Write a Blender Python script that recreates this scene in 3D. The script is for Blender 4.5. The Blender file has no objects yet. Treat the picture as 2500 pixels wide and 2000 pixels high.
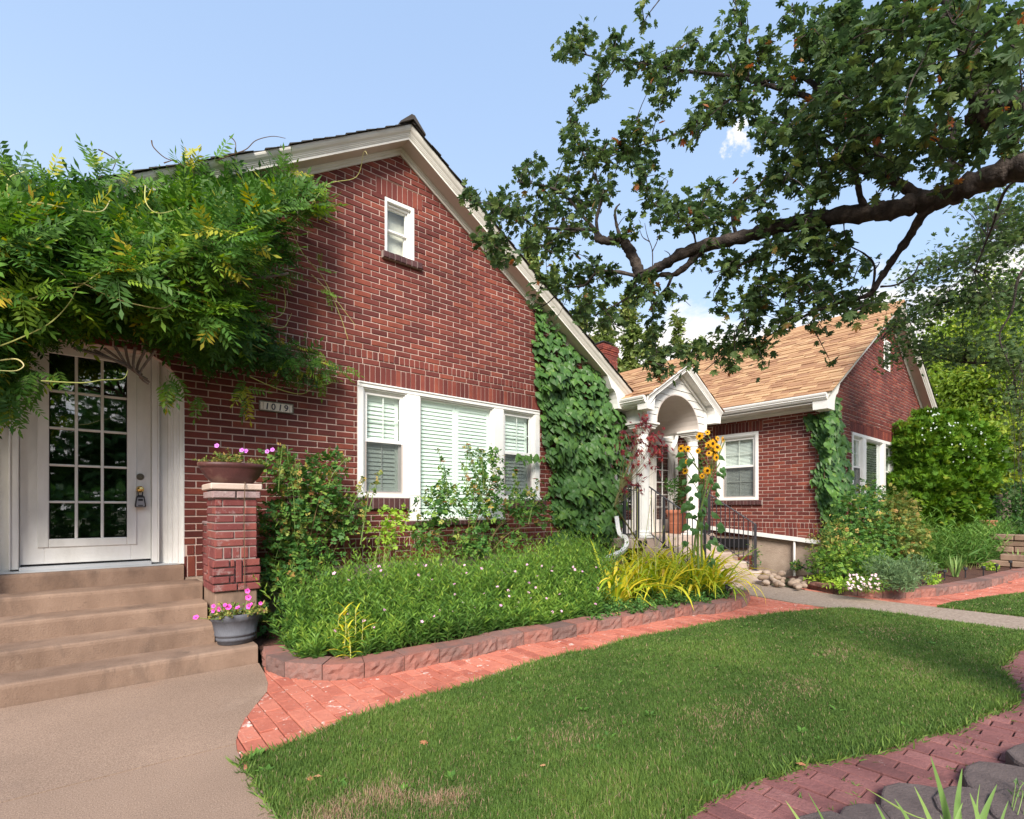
import bpy, math, numpy as np
from mathutils import Matrix, Vector
sc = bpy.context.scene
# ---------------------------------------------------------------- camera
F_PX = 1244.0; H = 1.26                      # focal length in photo pixels, eye height
YAW = math.radians(50.5)                     # the facades run along +X, 50.5 degrees right of the view
FW = np.array([math.cos(YAW), math.sin(YAW), 0.0]); RT = np.array([math.sin(YAW), -math.cos(YAW), 0.0])
cam = bpy.data.cameras.new('camera'); camo = bpy.data.objects.new('camera', cam); sc.collection.objects.link(camo)
cam.sensor_width = 36.0; cam.lens = 36.0*F_PX/2500.0; cam.shift_x = 0.0; cam.shift_y = 245.0/2500.0
cam.clip_start = 0.05; cam.clip_end = 3000
camo.location = (0, 0, H); camo.rotation_euler = (math.radians(90), 0, YAW-math.radians(90))
sc.camera = camo
# ---------------------------------------------------------------- sky, sun, exposure
sc.view_settings.view_transform = 'Standard'; sc.view_settings.look = 'None'
sc.view_settings.exposure = EXPO = 1.5; sc.view_settings.gamma = 1.0
SUNV = Vector((-0.55, -0.62, 0.62)).normalized()
w = bpy.data.worlds.new('World'); sc.world = w; w.use_nodes = True
nt = w.node_tree; N = nt.nodes; L = nt.links; N.clear()
out = N.new('ShaderNodeOutputWorld'); bg = N.new('ShaderNodeBackground'); sky = N.new('ShaderNodeTexSky')
sky.sky_type = 'NISHITA'; sky.sun_disc = False
sky.sun_elevation = math.asin(SUNV.z); sky.sun_rotation = math.atan2(SUNV.x, SUNV.y) % (2*math.pi)
sky.air_density = 1.0; sky.dust_density = 2.0; sky.ozone_density = 1.0; sky.altitude = 1300
bg.inputs['Strength'].default_value = 0.10
tc = N.new('ShaderNodeTexCoord')
def wmath(op, a, b=None, c=None, clamp=False):
    n = N.new('ShaderNodeMath'); n.operation = op; n.use_clamp = clamp
    for i, x in enumerate((a, b, c)):
        if x is None: continue
        if isinstance(x, (int, float)): n.inputs[i].default_value = x
        else: L.new(x, n.inputs[i])
    return n.outputs[0]
sep = N.new('ShaderNodeSeparateXYZ'); L.new(tc.outputs['Generated'], sep.inputs[0])
haze = N.new('ShaderNodeMix'); haze.data_type = 'RGBA'; haze.inputs['Factor'].default_value = 0.62
L.new(sky.outputs[0], haze.inputs['A']); haze.inputs['B'].default_value = (1.95, 2.75, 4.15, 1)
# paler toward the horizon, most of all where the view runs along the long facade's side walls
oneminus = wmath('POWER', wmath('SUBTRACT', 1.0, wmath('MAXIMUM', sep.outputs['Z'], 0.0)), 2.6)
side = wmath('ADD', .25, wmath('MULTIPLY', wmath('MAXIMUM', sep.outputs['Y'], 0.0), .75))
pale = N.new('ShaderNodeMix'); pale.data_type = 'RGBA'; L.new(wmath('MULTIPLY', wmath('MULTIPLY', oneminus, side), 1.6, clamp=True), pale.inputs['Factor'])
L.new(haze.outputs['Result'], pale.inputs['A']); pale.inputs['B'].default_value = (2.9, 3.45, 3.75, 1)
# cumulus low behind the roofs, and one small wisp high on the right
mp = N.new('ShaderNodeMapping'); mp.inputs['Scale'].default_value = (5, 5, 9); L.new(tc.outputs['Generated'], mp.inputs[0])
nz = N.new('ShaderNodeTexNoise'); nz.inputs['Scale'].default_value = 1.0; nz.inputs['Detail'].default_value = 9; nz.inputs['Roughness'].default_value = 0.6
L.new(mp.outputs[0], nz.inputs['Vector'])
z = sep.outputs['Z']
top = wmath('SUBTRACT', 0.385, z); low = wmath('MULTIPLY', top, 3.2)
dens = wmath('ADD', nz.outputs['Fac'], wmath('MINIMUM', low, 0.35))
c1 = wmath('MULTIPLY', wmath('SUBTRACT', dens, 0.62), 7.0, clamp=True)
def raydir(u, v, t=1.0):
    return t*(FW + (u-1250)/F_PX*RT + np.array([0, 0, (1245-v)/F_PX]))
d0 = raydir(1822, 352); d0 /= np.linalg.norm(d0)
vd = N.new('ShaderNodeVectorMath'); vd.operation = 'DISTANCE'; L.new(tc.outputs['Generated'], vd.inputs[0]); vd.inputs[1].default_value = tuple(d0)
nz2 = N.new('ShaderNodeTexNoise'); nz2.inputs['Scale'].default_value = 28.0; nz2.inputs['Detail'].default_value = 8; nz2.inputs['Roughness'].default_value = 0.65
L.new(tc.outputs['Generated'], nz2.inputs['Vector'])
c2 = wmath('MULTIPLY', wmath('SUBTRACT', wmath('ADD', nz2.outputs['Fac'], wmath('MULTIPLY', wmath('SUBTRACT', 0.045, vd.outputs['Value']), 6.0)), 0.62), 7.0, clamp=True)
c2 = wmath('MULTIPLY', c2, wmath('MULTIPLY', wmath('SUBTRACT', 0.075, vd.outputs['Value']), 30.0, clamp=True))
cm = N.new('ShaderNodeMix'); cm.data_type = 'RGBA'; L.new(wmath('MAXIMUM', c1, c2), cm.inputs['Factor'])
L.new(pale.outputs['Result'], cm.inputs['A']); cm.inputs['B'].default_value = (4.4, 4.2, 4.1, 1)
L.new(cm.outputs['Result'], bg.inputs['Color']); L.new(bg.outputs[0], out.inputs[0])
sun = bpy.data.lights.new('sun', 'SUN'); suno = bpy.data.objects.new('sun', sun); sc.collection.objects.link(suno)
sun.energy = 2.5; sun.angle = math.radians(24); sun.color = (1.0, 0.92, 0.82)
suno.rotation_euler = SUNV.to_track_quat('Z', 'Y').to_euler(); suno.location = (-10, -10, 20)
# ---------------------------------------------------------------- helpers
RS = np.random.RandomState
def P(u, v, t): return np.array([0, 0, H]) + raydir(u, v, t)
def G(u, v, z=0.0):
    t = (H-z)*F_PX/(v-1245.0); return P(u, v, t)
def PY(u, v, Y):
    d = raydir(u, v); return np.array([0, 0, H]) + d*(Y/d[1])
def PX(u, v, X):
    d = raydir(u, v); return np.array([0, 0, H]) + d*(X/d[0])
def proj(p):
    p = np.asarray(p, float); t = p[..., 0]*FW[0]+p[..., 1]*FW[1]; r = p[..., 0]*RT[0]+p[..., 1]*RT[1]
    tt = np.where(t > .05, t, .05)
    return 1250+F_PX*r/tt, 1245-F_PX*(p[..., 2]-H)/tt, t
C = sc.collection
def tag(o, label=None, cat=None, group=None, kind=None):
    if label: o['label'] = label
    if cat: o['category'] = cat
    if group: o['group'] = group
    if kind: o['kind'] = kind
    return o
def thing(name, label, cat, loc=(0, 0, 0), rz=0, group=None):
    o = bpy.data.objects.new(name, None); C.objects.link(o); o.empty_display_size = .1
    o.location = tuple(loc); o.rotation_euler = (0, 0, rz)
    return tag(o, label, cat, group)
def obj(name, me, parent=None, kind=None, keep=True):
    """link a mesh; coordinates are world, so undo the parent's placement"""
    o = bpy.data.objects.new(name, me); C.objects.link(o)
    if parent is not None:
        o.parent = parent
        if keep: o.matrix_parent_inverse = world(parent).inverted()
    if kind: o['kind'] = kind
    return o
def world(o):
    m = Matrix.LocRotScale(o.location, o.rotation_euler, o.scale)
    if o.parent is not None: m = world(o.parent) @ o.matrix_parent_inverse @ m
    return m
def set_rnd(me, r):
    a = me.attributes.new('rnd', 'FLOAT', 'FACE'); a.data.foreach_set('value', np.asarray(r, np.float32))
def mesh_np(name, V, loops, sizes, mat, rnd=None, smooth=False):
    me = bpy.data.meshes.new(name); V = np.asarray(V, np.float32)
    me.vertices.add(len(V)); me.vertices.foreach_set('co', V.ravel())
    me.loops.add(len(loops)); me.loops.foreach_set('vertex_index', np.asarray(loops, np.int32))
    sizes = np.asarray(sizes, np.int32); st = np.zeros(len(sizes), np.int32); st[1:] = np.cumsum(sizes)[:-1]
    me.polygons.add(len(sizes)); me.polygons.foreach_set('loop_start', st); me.polygons.foreach_set('loop_total', sizes)
    me.polygons.foreach_set('use_smooth', np.full(len(sizes), bool(smooth)))
    me.update(calc_edges=True)
    if mat: me.materials.append(mat)
    if rnd is not None: set_rnd(me, rnd)
    return me
class MB:
    def __init__(s): s.v = []; s.f = []; s.r = []; s.cr = 0.0
    def add(s, V, F, r=None):
        b = len(s.v); s.v += [tuple(map(float, p)) for p in V]
        for f in F: s.f.append([b+i for i in f]); s.r.append(s.cr if r is None else r)
        return s
    def box(s, x0, x1, y0, y1, z0, z1, M=None, ch=0.0, r=None):
        if x1 < x0: x0, x1 = x1, x0
        if y1 < y0: y0, y1 = y1, y0
        if z1 < z0: z0, z1 = z1, z0
        ch = min(ch, (x1-x0)*.45, (y1-y0)*.45, (z1-z0)*.45)
        if ch <= 0:
            V = [(x, y, z) for z in (z0, z1) for y in (y0, y1) for x in (x0, x1)]
            F = [(0, 2, 3, 1), (4, 5, 7, 6), (0, 1, 5, 4), (2, 6, 7, 3), (0, 4, 6, 2), (1, 3, 7, 5)]
        else:
            V = []; c = [(x0, x1), (y0, y1), (z0, z1)]; idx = {}
            for ax in range(3):
                for sx in (0, 1):
                    for sy in (0, 1):
                        for sz in (0, 1):
                            p = [c[0][sx], c[1][sy], c[2][sz]]; sg = (sx, sy, sz)
                            for k in range(3):
                                if k != ax: p[k] += ch if sg[k] == 0 else -ch
                            idx[(ax, sx, sy, sz)] = len(V); V.append(p)
            F = []
            def q(a, b, c_, d): F.append((a, b, c_, d))
            for ax in range(3):
                o1, o2 = [k for k in range(3) if k != ax]
                for s0 in (0, 1):
                    cyc = []
                    for a, b in ((0, 0), (1, 0), (1, 1), (0, 1)):
                        g = [0, 0, 0]; g[ax] = s0; g[o1] = a; g[o2] = b; cyc.append(idx[(ax, *g)])
                    flip = (s0 == 0) ^ (ax == 1)
                    F.append(cyc[::-1] if flip else cyc)
                # edges parallel to ax
                for a in (0, 1):
                    for b in (0, 1):
                        g0 = [0, 0, 0]; g1 = [0, 0, 0]; g1[ax] = 1
                        for g in (g0, g1): g[o1] = a; g[o2] = b
                        e = [idx[(o1, *g0)], idx[(o1, *g1)], idx[(o2, *g1)], idx[(o2, *g0)]]
                        flip = (a ^ b) ^ (ax == 1) 
                        F.append(e[::-1] if not flip else e)
            for sx in (0, 1):
                for sy in (0, 1):
                    for sz in (0, 1):
                        t3 = [idx[(0, sx, sy, sz)], idx[(1, sx, sy, sz)], idx[(2, sx, sy, sz)]]
                        F.append(t3 if (sx+sy+sz) % 2 == 1 else t3[::-1])
        if M is not None: V = [tuple(M @ Vector(p)) for p in V]
        return s.add(V, F, r)
    def prism(s, poly, ext, r=None, cap=True):
        poly = [np.asarray(p, float) for p in poly]; e = np.asarray(ext, float); n = len(poly)
        V = poly + [p+e for p in poly]
        F = [(i, (i+1) % n, (i+1) % n+n, i+n) for i in range(n)]
        if cap: F += [tuple(range(n))[::-1], tuple(range(n, 2*n))]
        return s.add(V, F, r)
    def tube(s, pts, rad, n=6, r=None, cap=True):
        pts = [np.asarray(p, float) for p in pts]; m = len(pts)
        if not hasattr(rad, '__len__'): rad = [rad]*m
        V = []; up = np.array([0.13, 0.21, 0.97]); a = None
        for i in range(m):
            d = pts[min(i+1, m-1)]-pts[max(i-1, 0)]; d = d/(np.linalg.norm(d)+1e-9)
            if a is None:
                a = np.cross(d, up if abs(d @ up) < .9 else np.array([1., 0, 0]))
            a = a-d*(a @ d); a /= np.linalg.norm(a)+1e-9; b = np.cross(d, a)
            for k in range(n):
                th = 2*math.pi*k/n; V.append(pts[i]+rad[i]*(math.cos(th)*a+math.sin(th)*b))
        F = [(i*n+k, i*n+(k+1) % n, (i+1)*n+(k+1) % n, (i+1)*n+k) for i in range(m-1) for k in range(n)]
        if cap: F += [tuple(range(n))[::-1], tuple(range((m-1)*n, m*n))]
        return s.add(V, F, r)
    def lathe(s, prof, c, n=20, ring=None, r=None, sx=1.0, sy=1.0, rot=0.0):
        """prof: (radius, z); ring(k) scales the radius round the axis"""
        V = []; m = len(prof)
        for (rr, z_) in prof:
            for k in range(n):
                th = 2*math.pi*k/n+rot; q = rr*(ring(k) if ring else 1)
                V.append((c[0]+q*math.cos(th)*sx, c[1]+q*math.sin(th)*sy, c[2]+z_))
        F = [(i*n+k, i*n+(k+1) % n, (i+1)*n+(k+1) % n, (i+1)*n+k) for i in range(m-1) for k in range(n)]
        F += [tuple(range(n))[::-1], tuple(range((m-1)*n, m*n))]
        return s.add(V, F, r)
    def sweep(s, prof, path, A, B, r=None, cap=True):
        """closed profile of (a,b) carried along path; point = p + a*A + b*B"""
        A = np.asarray(A, float); B = np.asarray(B, float); n = len(prof); V = []
        for p in path:
            for a, b in prof: V.append(np.asarray(p, float)+a*A+b*B)
        m = len(path)
        F = [(i*n+k, i*n+(k+1) % n, (i+1)*n+(k+1) % n, (i+1)*n+k) for i in range(m-1) for k in range(n)]
        if cap: F += [tuple(range(n))[::-1], tuple(range((m-1)*n, m*n))]
        return s.add(V, F, r)
    def mesh(s, name, mat, smooth=False):
        lo = [i for f in s.f for i in f]
        me = mesh_np(name, s.v, lo, [len(f) for f in s.f], mat, s.r, smooth)
        return me
    def build(s, name, mat, parent=None, kind=None, smooth=False, fix=True):
        me = s.mesh(name, mat, smooth)
        if fix:
            import bmesh
            b = bmesh.new(); b.from_mesh(me); bmesh.ops.recalc_face_normals(b, faces=b.faces); b.to_mesh(me); b.free()
        return obj(name, me, parent, kind)
# ---------------------------------------------------------------- materials
def mat(name, ramp, rough=.7, ns=6.0, na=.35, bump=.0, bs=60.0, spec=.3, trans=0.0, metal=0.0, stretch=(1, 1, 1), detail=4, bstretch=None, spots=None, coat=0.0, emit=None, big=None):
    m = bpy.data.materials.new(name); m.use_nodes = True; nt = m.node_tree; N = nt.nodes; L = nt.links
    b = N['Principled BSDF']; o = N['Material Output']
    tc = N.new('ShaderNodeTexCoord'); oi = N.new('ShaderNodeObjectInfo'); at = N.new('ShaderNodeAttribute'); at.attribute_name = 'rnd'
    gt = N.new('ShaderNodeMath'); gt.operation = 'GREATER_THAN'; gt.inputs[1].default_value = 1e-6; L.new(at.outputs['Fac'], gt.inputs[0])
    fr = N.new('ShaderNodeMix'); fr.data_type = 'FLOAT'; L.new(gt.outputs[0], fr.inputs['Factor']); L.new(oi.outputs['Random'], fr.inputs['A']); L.new(at.outputs['Fac'], fr.inputs['B'])
    va = N.new('ShaderNodeVectorMath'); va.operation = 'MULTIPLY_ADD'; va.inputs[1].default_value = (1, 1, 1)
    cb = N.new('ShaderNodeCombineXYZ'); sc_ = N.new('ShaderNodeMath'); sc_.operation = 'MULTIPLY'; sc_.inputs[1].default_value = 31.7; L.new(fr.outputs[0], sc_.inputs[0])
    for k in range(3): L.new(sc_.outputs[0], cb.inputs[k])
    L.new(tc.outputs['Object'], va.inputs[0]); L.new(cb.outputs[0], va.inputs[2])
    mpn = N.new('ShaderNodeMapping'); mpn.inputs['Scale'].default_value = stretch; L.new(va.outputs[0], mpn.inputs[0])
    nz = N.new('ShaderNodeTexNoise'); nz.inputs['Scale'].default_value = ns; nz.inputs['Detail'].default_value = detail; nz.inputs['Roughness'].default_value = .62; L.new(mpn.outputs[0], nz.inputs['Vector'])
    # noise spread to roughly 0..1
    mr = N.new('ShaderNodeMapRange'); mr.inputs['From Min'].default_value = .28; mr.inputs['From Max'].default_value = .72; L.new(nz.outputs['Fac'], mr.inputs['Value'])
    mx = N.new('ShaderNodeMix'); mx.data_type = 'FLOAT'; mx.inputs['Factor'].default_value = na
    L.new(fr.outputs[0], mx.inputs['A']); L.new(mr.outputs[0], mx.inputs['B'])
    cr = N.new('ShaderNodeValToRGB'); e = cr.color_ramp.elements
    for i, (p, c) in enumerate(ramp):
        if i < 2: el = e[i]; el.position = p
        else: el = e.new(p)
        el.color = (*c, 1)
    L.new(mx.outputs['Result'], cr.inputs['Fac'])
    col = cr.outputs['Color']
    if spots:                                     # (colour, scale, threshold, sharpness)
        for (sc2, ss, th, sh) in spots:
            n2 = N.new('ShaderNodeTexNoise'); n2.inputs['Scale'].default_value = ss; n2.inputs['Detail'].default_value = 6; n2.inputs['Roughness'].default_value = .7; L.new(mpn.outputs[0], n2.inputs['Vector'])
            a2 = N.new('ShaderNodeMath'); a2.operation = 'SUBTRACT'; a2.inputs[1].default_value = th; L.new(n2.outputs['Fac'], a2.inputs[0])
            a3 = N.new('ShaderNodeMath'); a3.operation = 'MULTIPLY'; a3.use_clamp = True; a3.inputs[1].default_value = sh; L.new(a2.outputs[0], a3.inputs[0])
            m2 = N.new('ShaderNodeMix'); m2.data_type = 'RGBA'; L.new(a3.outputs[0], m2.inputs['Factor']); L.new(col, m2.inputs['A']); m2.inputs['B'].default_value = (*sc2, 1); col = m2.outputs['Result']
    if big:                                       # slow drift of tone over the whole surface: (scale, amount)
        ge = N.new('ShaderNodeNewGeometry'); nb_ = N.new('ShaderNodeTexNoise'); nb_.inputs['Scale'].default_value = big[0]; nb_.inputs['Detail'].default_value = 5; L.new(ge.outputs['Position'], nb_.inputs['Vector'])
        mr_ = N.new('ShaderNodeMapRange'); mr_.inputs['From Min'].default_value = .3; mr_.inputs['From Max'].default_value = .7; mr_.inputs['To Min'].default_value = 1-big[1]; mr_.inputs['To Max'].default_value = 1+big[1]; L.new(nb_.outputs['Fac'], mr_.inputs['Value'])
        hv = N.new('ShaderNodeHueSaturation'); L.new(mr_.outputs[0], hv.inputs['Value']); L.new(col, hv.inputs['Color']); col = hv.outputs['Color']
    L.new(col, b.inputs['Base Color']); b.inputs['Roughness'].default_value = rough; b.inputs['Metallic'].default_value = metal
    b.inputs['Specular IOR Level'].default_value = spec; b.inputs['Coat Weight'].default_value = coat
    if bump:
        nb = N.new('ShaderNodeTexNoise'); nb.inputs['Scale'].default_value = bs; nb.inputs['Detail'].default_value = 5; nb.inputs['Roughness'].default_value = .65
        mb = N.new('ShaderNodeMapping'); mb.inputs['Scale'].default_value = bstretch or (1, 1, 1); L.new(va.outputs[0], mb.inputs[0]); L.new(mb.outputs[0], nb.inputs['Vector'])
        bu = N.new('ShaderNodeBump'); bu.inputs['Strength'].default_value = min(1, bump); bu.inputs['Distance'].default_value = .01*max(1, bump); L.new(nb.outputs['Fac'], bu.inputs['Height']); L.new(bu.outputs[0], b.inputs['Normal'])
    if trans:
        tr = N.new('ShaderNodeBsdfTranslucent'); ms = N.new('ShaderNodeMixShader'); ms.inputs[0].default_value = trans
        hs = N.new('ShaderNodeHueSaturation'); hs.inputs['Value'].default_value = 1.5; hs.inputs['Saturation'].default_value = 1.1; L.new(col, hs.inputs['Color']); L.new(hs.outputs[0], tr.inputs['Color'])
        L.new(b.outputs[0], ms.inputs[1]); L.new(tr.outputs[0], ms.inputs[2]); L.new(ms.outputs[0], o.inputs['Surface'])
    return m
def glassmat(name, tint=(1, 1, 1), refl=.12):
    m = bpy.data.materials.new(name); m.use_nodes = True; N = m.node_tree.nodes; L = m.node_tree.links; N.remove(N['Principled BSDF']); o = N['Material Output']
    t = N.new('ShaderNodeBsdfTransparent'); t.inputs[0].default_value = (*tint, 1); g = N.new('ShaderNodeBsdfGlossy'); g.inputs['Roughness'].default_value = 0.015; g.inputs['Color'].default_value = (.95, .98, 1, 1)
    f = N.new('ShaderNodeLayerWeight'); f.inputs['Blend'].default_value = .5; p = N.new('ShaderNodeMath'); p.operation = 'POWER'; p.inputs[1].default_value = 4.0; L.new(f.outputs['Facing'], p.inputs[0]); a = N.new('ShaderNodeMath'); a.operation = 'ADD'; a.use_clamp = True; a.inputs[1].default_value = refl; L.new(p.outputs[0], a.inputs[0])
    nb = N.new('ShaderNodeTexNoise'); nb.inputs['Scale'].default_value = 1.7; bu = N.new('ShaderNodeBump'); bu.inputs['Strength'].default_value = .03; bu.inputs['Distance'].default_value = .01; L.new(nb.outputs['Fac'], bu.inputs['Height']); L.new(bu.outputs[0], g.inputs['Normal'])
    x = N.new('ShaderNodeMixShader'); L.new(a.outputs[0], x.inputs[0]); L.new(t.outputs[0], x.inputs[1]); L.new(g.outputs[0], x.inputs[2]); L.new(x.outputs[0], o.inputs['Surface'])
    return m
def screenmat(name):
    m = bpy.data.materials.new(name); m.use_nodes = True; N = m.node_tree.nodes; L = m.node_tree.links; b = N['Principled BSDF']; o = N['Material Output']
    b.inputs['Base Color'].default_value = (.06, .065, .07, 1); b.inputs['Roughness'].default_value = .6
    t = N.new('ShaderNodeBsdfTransparent'); x = N.new('ShaderNodeMixShader'); x.inputs[0].default_value = .30; L.new(t.outputs[0], x.inputs[1]); L.new(b.outputs[0], x.inputs[2]); L.new(x.outputs[0], o.inputs['Surface'])
    return m
M = {}
M['brick'] = mat('house_brick', [(0, (.095, .024, .021)), (.35, (.14, .034, .027)), (.7, (.18, .044, .032)), (.93, (.25, .066, .04)), (1, (.15, .055, .05))], rough=.75, ns=9, na=.25, bump=.7, bs=30, bstretch=(9, 9, .8), spec=.25, big=(1.1, .22), spots=[((.36, .22, .2), 30, .66, 8), ((.05, .015, .02), 12, .62, 5)])
M['brick_dark'] = mat('sill_brick', [(0, (.05, .022, .023)), (.6, (.085, .034, .033)), (1, (.13, .05, .048))], rough=.6, ns=14, na=.4, bump=.5, bs=60, spec=.35)
M['brick_pier'] = mat('pier_brick', [(0, (.14, .035, .035)), (.5, (.21, .06, .055)), (1, (.28, .08, .06))], rough=.8, ns=10, na=.4, bump=.8, bs=50, bstretch=(6, 6, 1), spots=[((.42, .34, .32), 9, .57, 5), ((.4, .33, .3), 40, .62, 6)])
M['brick_pale'] = mat('weathered_cap_brick', [(0, (.24, .14, .14)), (1, (.4, .32, .31))], rough=.85, ns=12, na=.7, bump=.8, bs=60, spots=[((.5, .45, .42), 22, .55, 4)])
M['mortar'] = mat('mortar', [(0, (.50, .36, .30)), (1, (.68, .53, .46))], rough=.95, ns=5, na=1, bump=.4, bs=120)
M['mortar_dark'] = mat('grey_mortar', [(0, (.26, .2, .18)), (1, (.38, .32, .29))], rough=.95, ns=5, na=1, bump=.4, bs=120)
M['white'] = mat('white_paint', [(0, (.76, .75, .71)), (1, (.82, .81, .78))], rough=.45, ns=3, na=1, bump=.08, bs=40, spec=.4)
M['white_old'] = mat('weathered_white_paint', [(0, (.60, .59, .55)), (.5, (.72, .71, .67)), (1, (.78, .77, .74))], rough=.5, ns=5, na=1, bump=.15, bs=30, spec=.35, stretch=(1, 1, .3), spots=[((.45, .43, .39), 14, .66, 5)])
M['trim'] = mat('cream_trim_paint', [(0, (.62, .60, .54)), (1, (.72, .70, .64))], rough=.5, ns=3, na=1, bump=.05, bs=30)
M['soffit'] = mat('soffit_paint', [(0, (.52, .46, .42)), (1, (.60, .54, .49))], rough=.6, ns=3, na=1)
M['stone'] = mat('step_concrete', [(0, (.155, .10, .07)), (.5, (.24, .16, .115)), (1, (.34, .235, .17))], rough=.9, ns=2.2, na=1, bump=.5, bs=90, detail=8, spots=[((.10, .07, .055), 3.0, .54, 4), ((.11, .075, .06), 55, .60, 5), ((.36, .27, .2), 7, .62, 4)], stretch=(1, 1, .45))
M['stone2'] = mat('porch_concrete', [(0, (.42, .32, .26)), (.5, (.52, .41, .34)), (1, (.60, .50, .43))], rough=.9, ns=3, na=1, bump=.35, bs=90, detail=8, spots=[((.30, .24, .19), 5, .62, 3)])
M['pad'] = mat('exposed_aggregate', [(0, (.17, .112, .08)), (.5, (.285, .195, .14)), (1, (.42, .305, .225))], rough=.92, ns=190, na=1, bump=.35, bs=220, detail=3, big=(.9, .16), spots=[((.33, .17, .09), .55, .58, 4), ((.09, .07, .06), 120, .58, 7), ((.50, .40, .32), 1.1, .6, 2), ((.17, .125, .11), .8, .56, 2.5), ((.6, .5, .42), 170, .62, 8)])
M['walk'] = mat('concrete_walk', [(0, (.20, .15, .115)), (.5, (.31, .24, .185)), (1, (.42, .335, .265))], rough=.92, ns=40, na=1, bump=.6, bs=120, spots=[((.22, .17, .14), 1.5, .60, 3), ((.16, .13, .11), 90, .65, 7)])
M['stucco'] = mat('foundation_stucco', [(0, (.28, .21, .16)), (1, (.42, .33, .26))], rough=.95, ns=5, na=1, bump=1.0, bs=45)
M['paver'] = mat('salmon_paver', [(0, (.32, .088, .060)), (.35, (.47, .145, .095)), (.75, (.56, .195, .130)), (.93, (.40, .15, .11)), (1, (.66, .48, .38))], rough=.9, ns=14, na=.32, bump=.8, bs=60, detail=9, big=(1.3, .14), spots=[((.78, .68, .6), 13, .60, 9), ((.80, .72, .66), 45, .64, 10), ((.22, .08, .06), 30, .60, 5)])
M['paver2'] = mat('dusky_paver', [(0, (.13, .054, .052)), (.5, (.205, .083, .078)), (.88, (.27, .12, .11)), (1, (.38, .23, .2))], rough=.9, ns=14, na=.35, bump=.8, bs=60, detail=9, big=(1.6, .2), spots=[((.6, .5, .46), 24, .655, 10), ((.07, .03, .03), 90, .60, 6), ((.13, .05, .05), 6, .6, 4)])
M['sand'] = mat('joint_sand', [(0, (.035, .022, .018)), (1, (.09, .06, .045))], rough=1, ns=40, na=1)
M['block'] = mat('edging_block', [(0, (.13, .08, .07)), (.3, (.17, .105, .09)), (.55, (.30, .13, .10)), (.8, (.22, .13, .11)), (1, (.36, .17, .13))], rough=.95, ns=7, na=.35, bump=1.0, bs=45, detail=8, spots=[((.12, .08, .075), 5, .6, 4)])
M['block_grey'] = mat('grey_block', [(0, (.085, .065, .062)), (1, (.14, .108, .10))], rough=.95, ns=9, na=1, bump=.9, bs=80)
M['mulch'] = mat('bark_mulch', [(0, (.05, .022, .015)), (.5, (.10, .045, .03)), (1, (.17, .085, .06))], rough=1, ns=45, na=1, bump=1.5, bs=70)
M['soil'] = mat('lawn_soil', [(0, (.045, .05, .02)), (.5, (.075, .075, .03)), (1, (.16, .12, .06))], rough=1, ns=1.3, na=1, bump=1, bs=60)
M['earth'] = mat('far_ground', [(0, (.05, .06, .025)), (1, (.11, .10, .05))], rough=1, ns=.6, na=1)
M['shingle'] = mat('tan_shingle', [(0, (.27, .14, .078)), (.3, (.35, .19, .10)), (.65, (.43, .255, .132)), (.9, (.50, .32, .17)), (1, (.36, .21, .125))], rough=.95, ns=3, na=.12, bump=.5, bs=150, spots=[((.25, .14, .09), 60, .66, 5)])
M['shingle_dark'] = mat('dark_shingle', [(0, (.03, .028, .026)), (1, (.07, .062, .056))], rough=.95, ns=5, na=.3, bump=.5, bs=150)
M['bark'] = mat('maple_bark', [(0, (.018, .015, .014)), (.5, (.048, .038, .033)), (1, (.12, .095, .08))], rough=.95, ns=14, na=1, bump=3.0, bs=26, detail=8, spots=[((.18, .08, .04), 20, .70, 8)])
M['bark2'] = mat('grey_bark', [(0, (.10, .075, .06)), (1, (.2, .155, .125))], rough=.95, ns=12, na=1, bump=2, bs=24, stretch=(3, 3, .5))
M['twig'] = mat('twig', [(0, (.07, .045, .03)), (1, (.16, .10, .06))], rough=.9, ns=5, na=.5)
M['iron'] = mat('black_iron', [(0, (.028, .028, .034)), (1, (.05, .05, .058))], rough=.45, ns=8, na=1, spec=.5)
M['black'] = mat('dark_interior', [(0, (.006, .006, .007)), (1, (.01, .01, .011))], rough=.9)  # near-black colour that stands for unlit interiors, also used for black parts
M['hole'] = mat('black_plastic', [(0, (.014, .014, .016)), (1, (.03, .03, .034))], rough=.5)
M['terra'] = mat('terracotta', [(0, (.36, .13, .075)), (1, (.5, .2, .12))], rough=.85, ns=7, na=1, bump=.3, bs=50)
M['bowl'] = mat('glazed_bowl', [(0, (.05, .018, .018)), (.6, (.085, .03, .028)), (1, (.17, .10, .075))], rough=.5, ns=5, na=1, bump=.3, bs=40, spec=.4, spots=[((.25, .17, .12), 4, .6, 4)])
M['tub'] = mat('grey_tub', [(0, (.075, .078, .092)), (1, (.125, .13, .15))], rough=.6, ns=6, na=1, bump=.7, bs=14, bstretch=(3, 3, .6))
M['brass'] = mat('brass', [(0, (.7, .45, .12)), (1, (.85, .62, .25))], rough=.22, metal=1)
M['bronze'] = mat('aged_bronze', [(0, (.10, .085, .06)), (1, (.22, .19, .14))], rough=.4, metal=.8)
M['grey_metal'] = mat('grey_metal', [(0, (.22, .22, .24)), (1, (.32, .32, .34))], rough=.4, metal=.4)
M['sill_metal'] = mat('aluminium_sill', [(0, (.5, .53, .55)), (1, (.62, .65, .67))], rough=.35, metal=.3)
M['shutter'] = mat('pale_shutter', [(0, (.76, .83, .77)), (1, (.80, .86, .80))], rough=.5, ns=2, na=1)
M['blind'] = mat('white_blind', [(0, (.78, .80, .77)), (1, (.82, .84, .81))], rough=.6, ns=2, na=1)
M['taupe'] = mat('screen_frame', [(0, (.42, .36, .33)), (1, (.48, .42, .39))], rough=.5)
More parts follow.
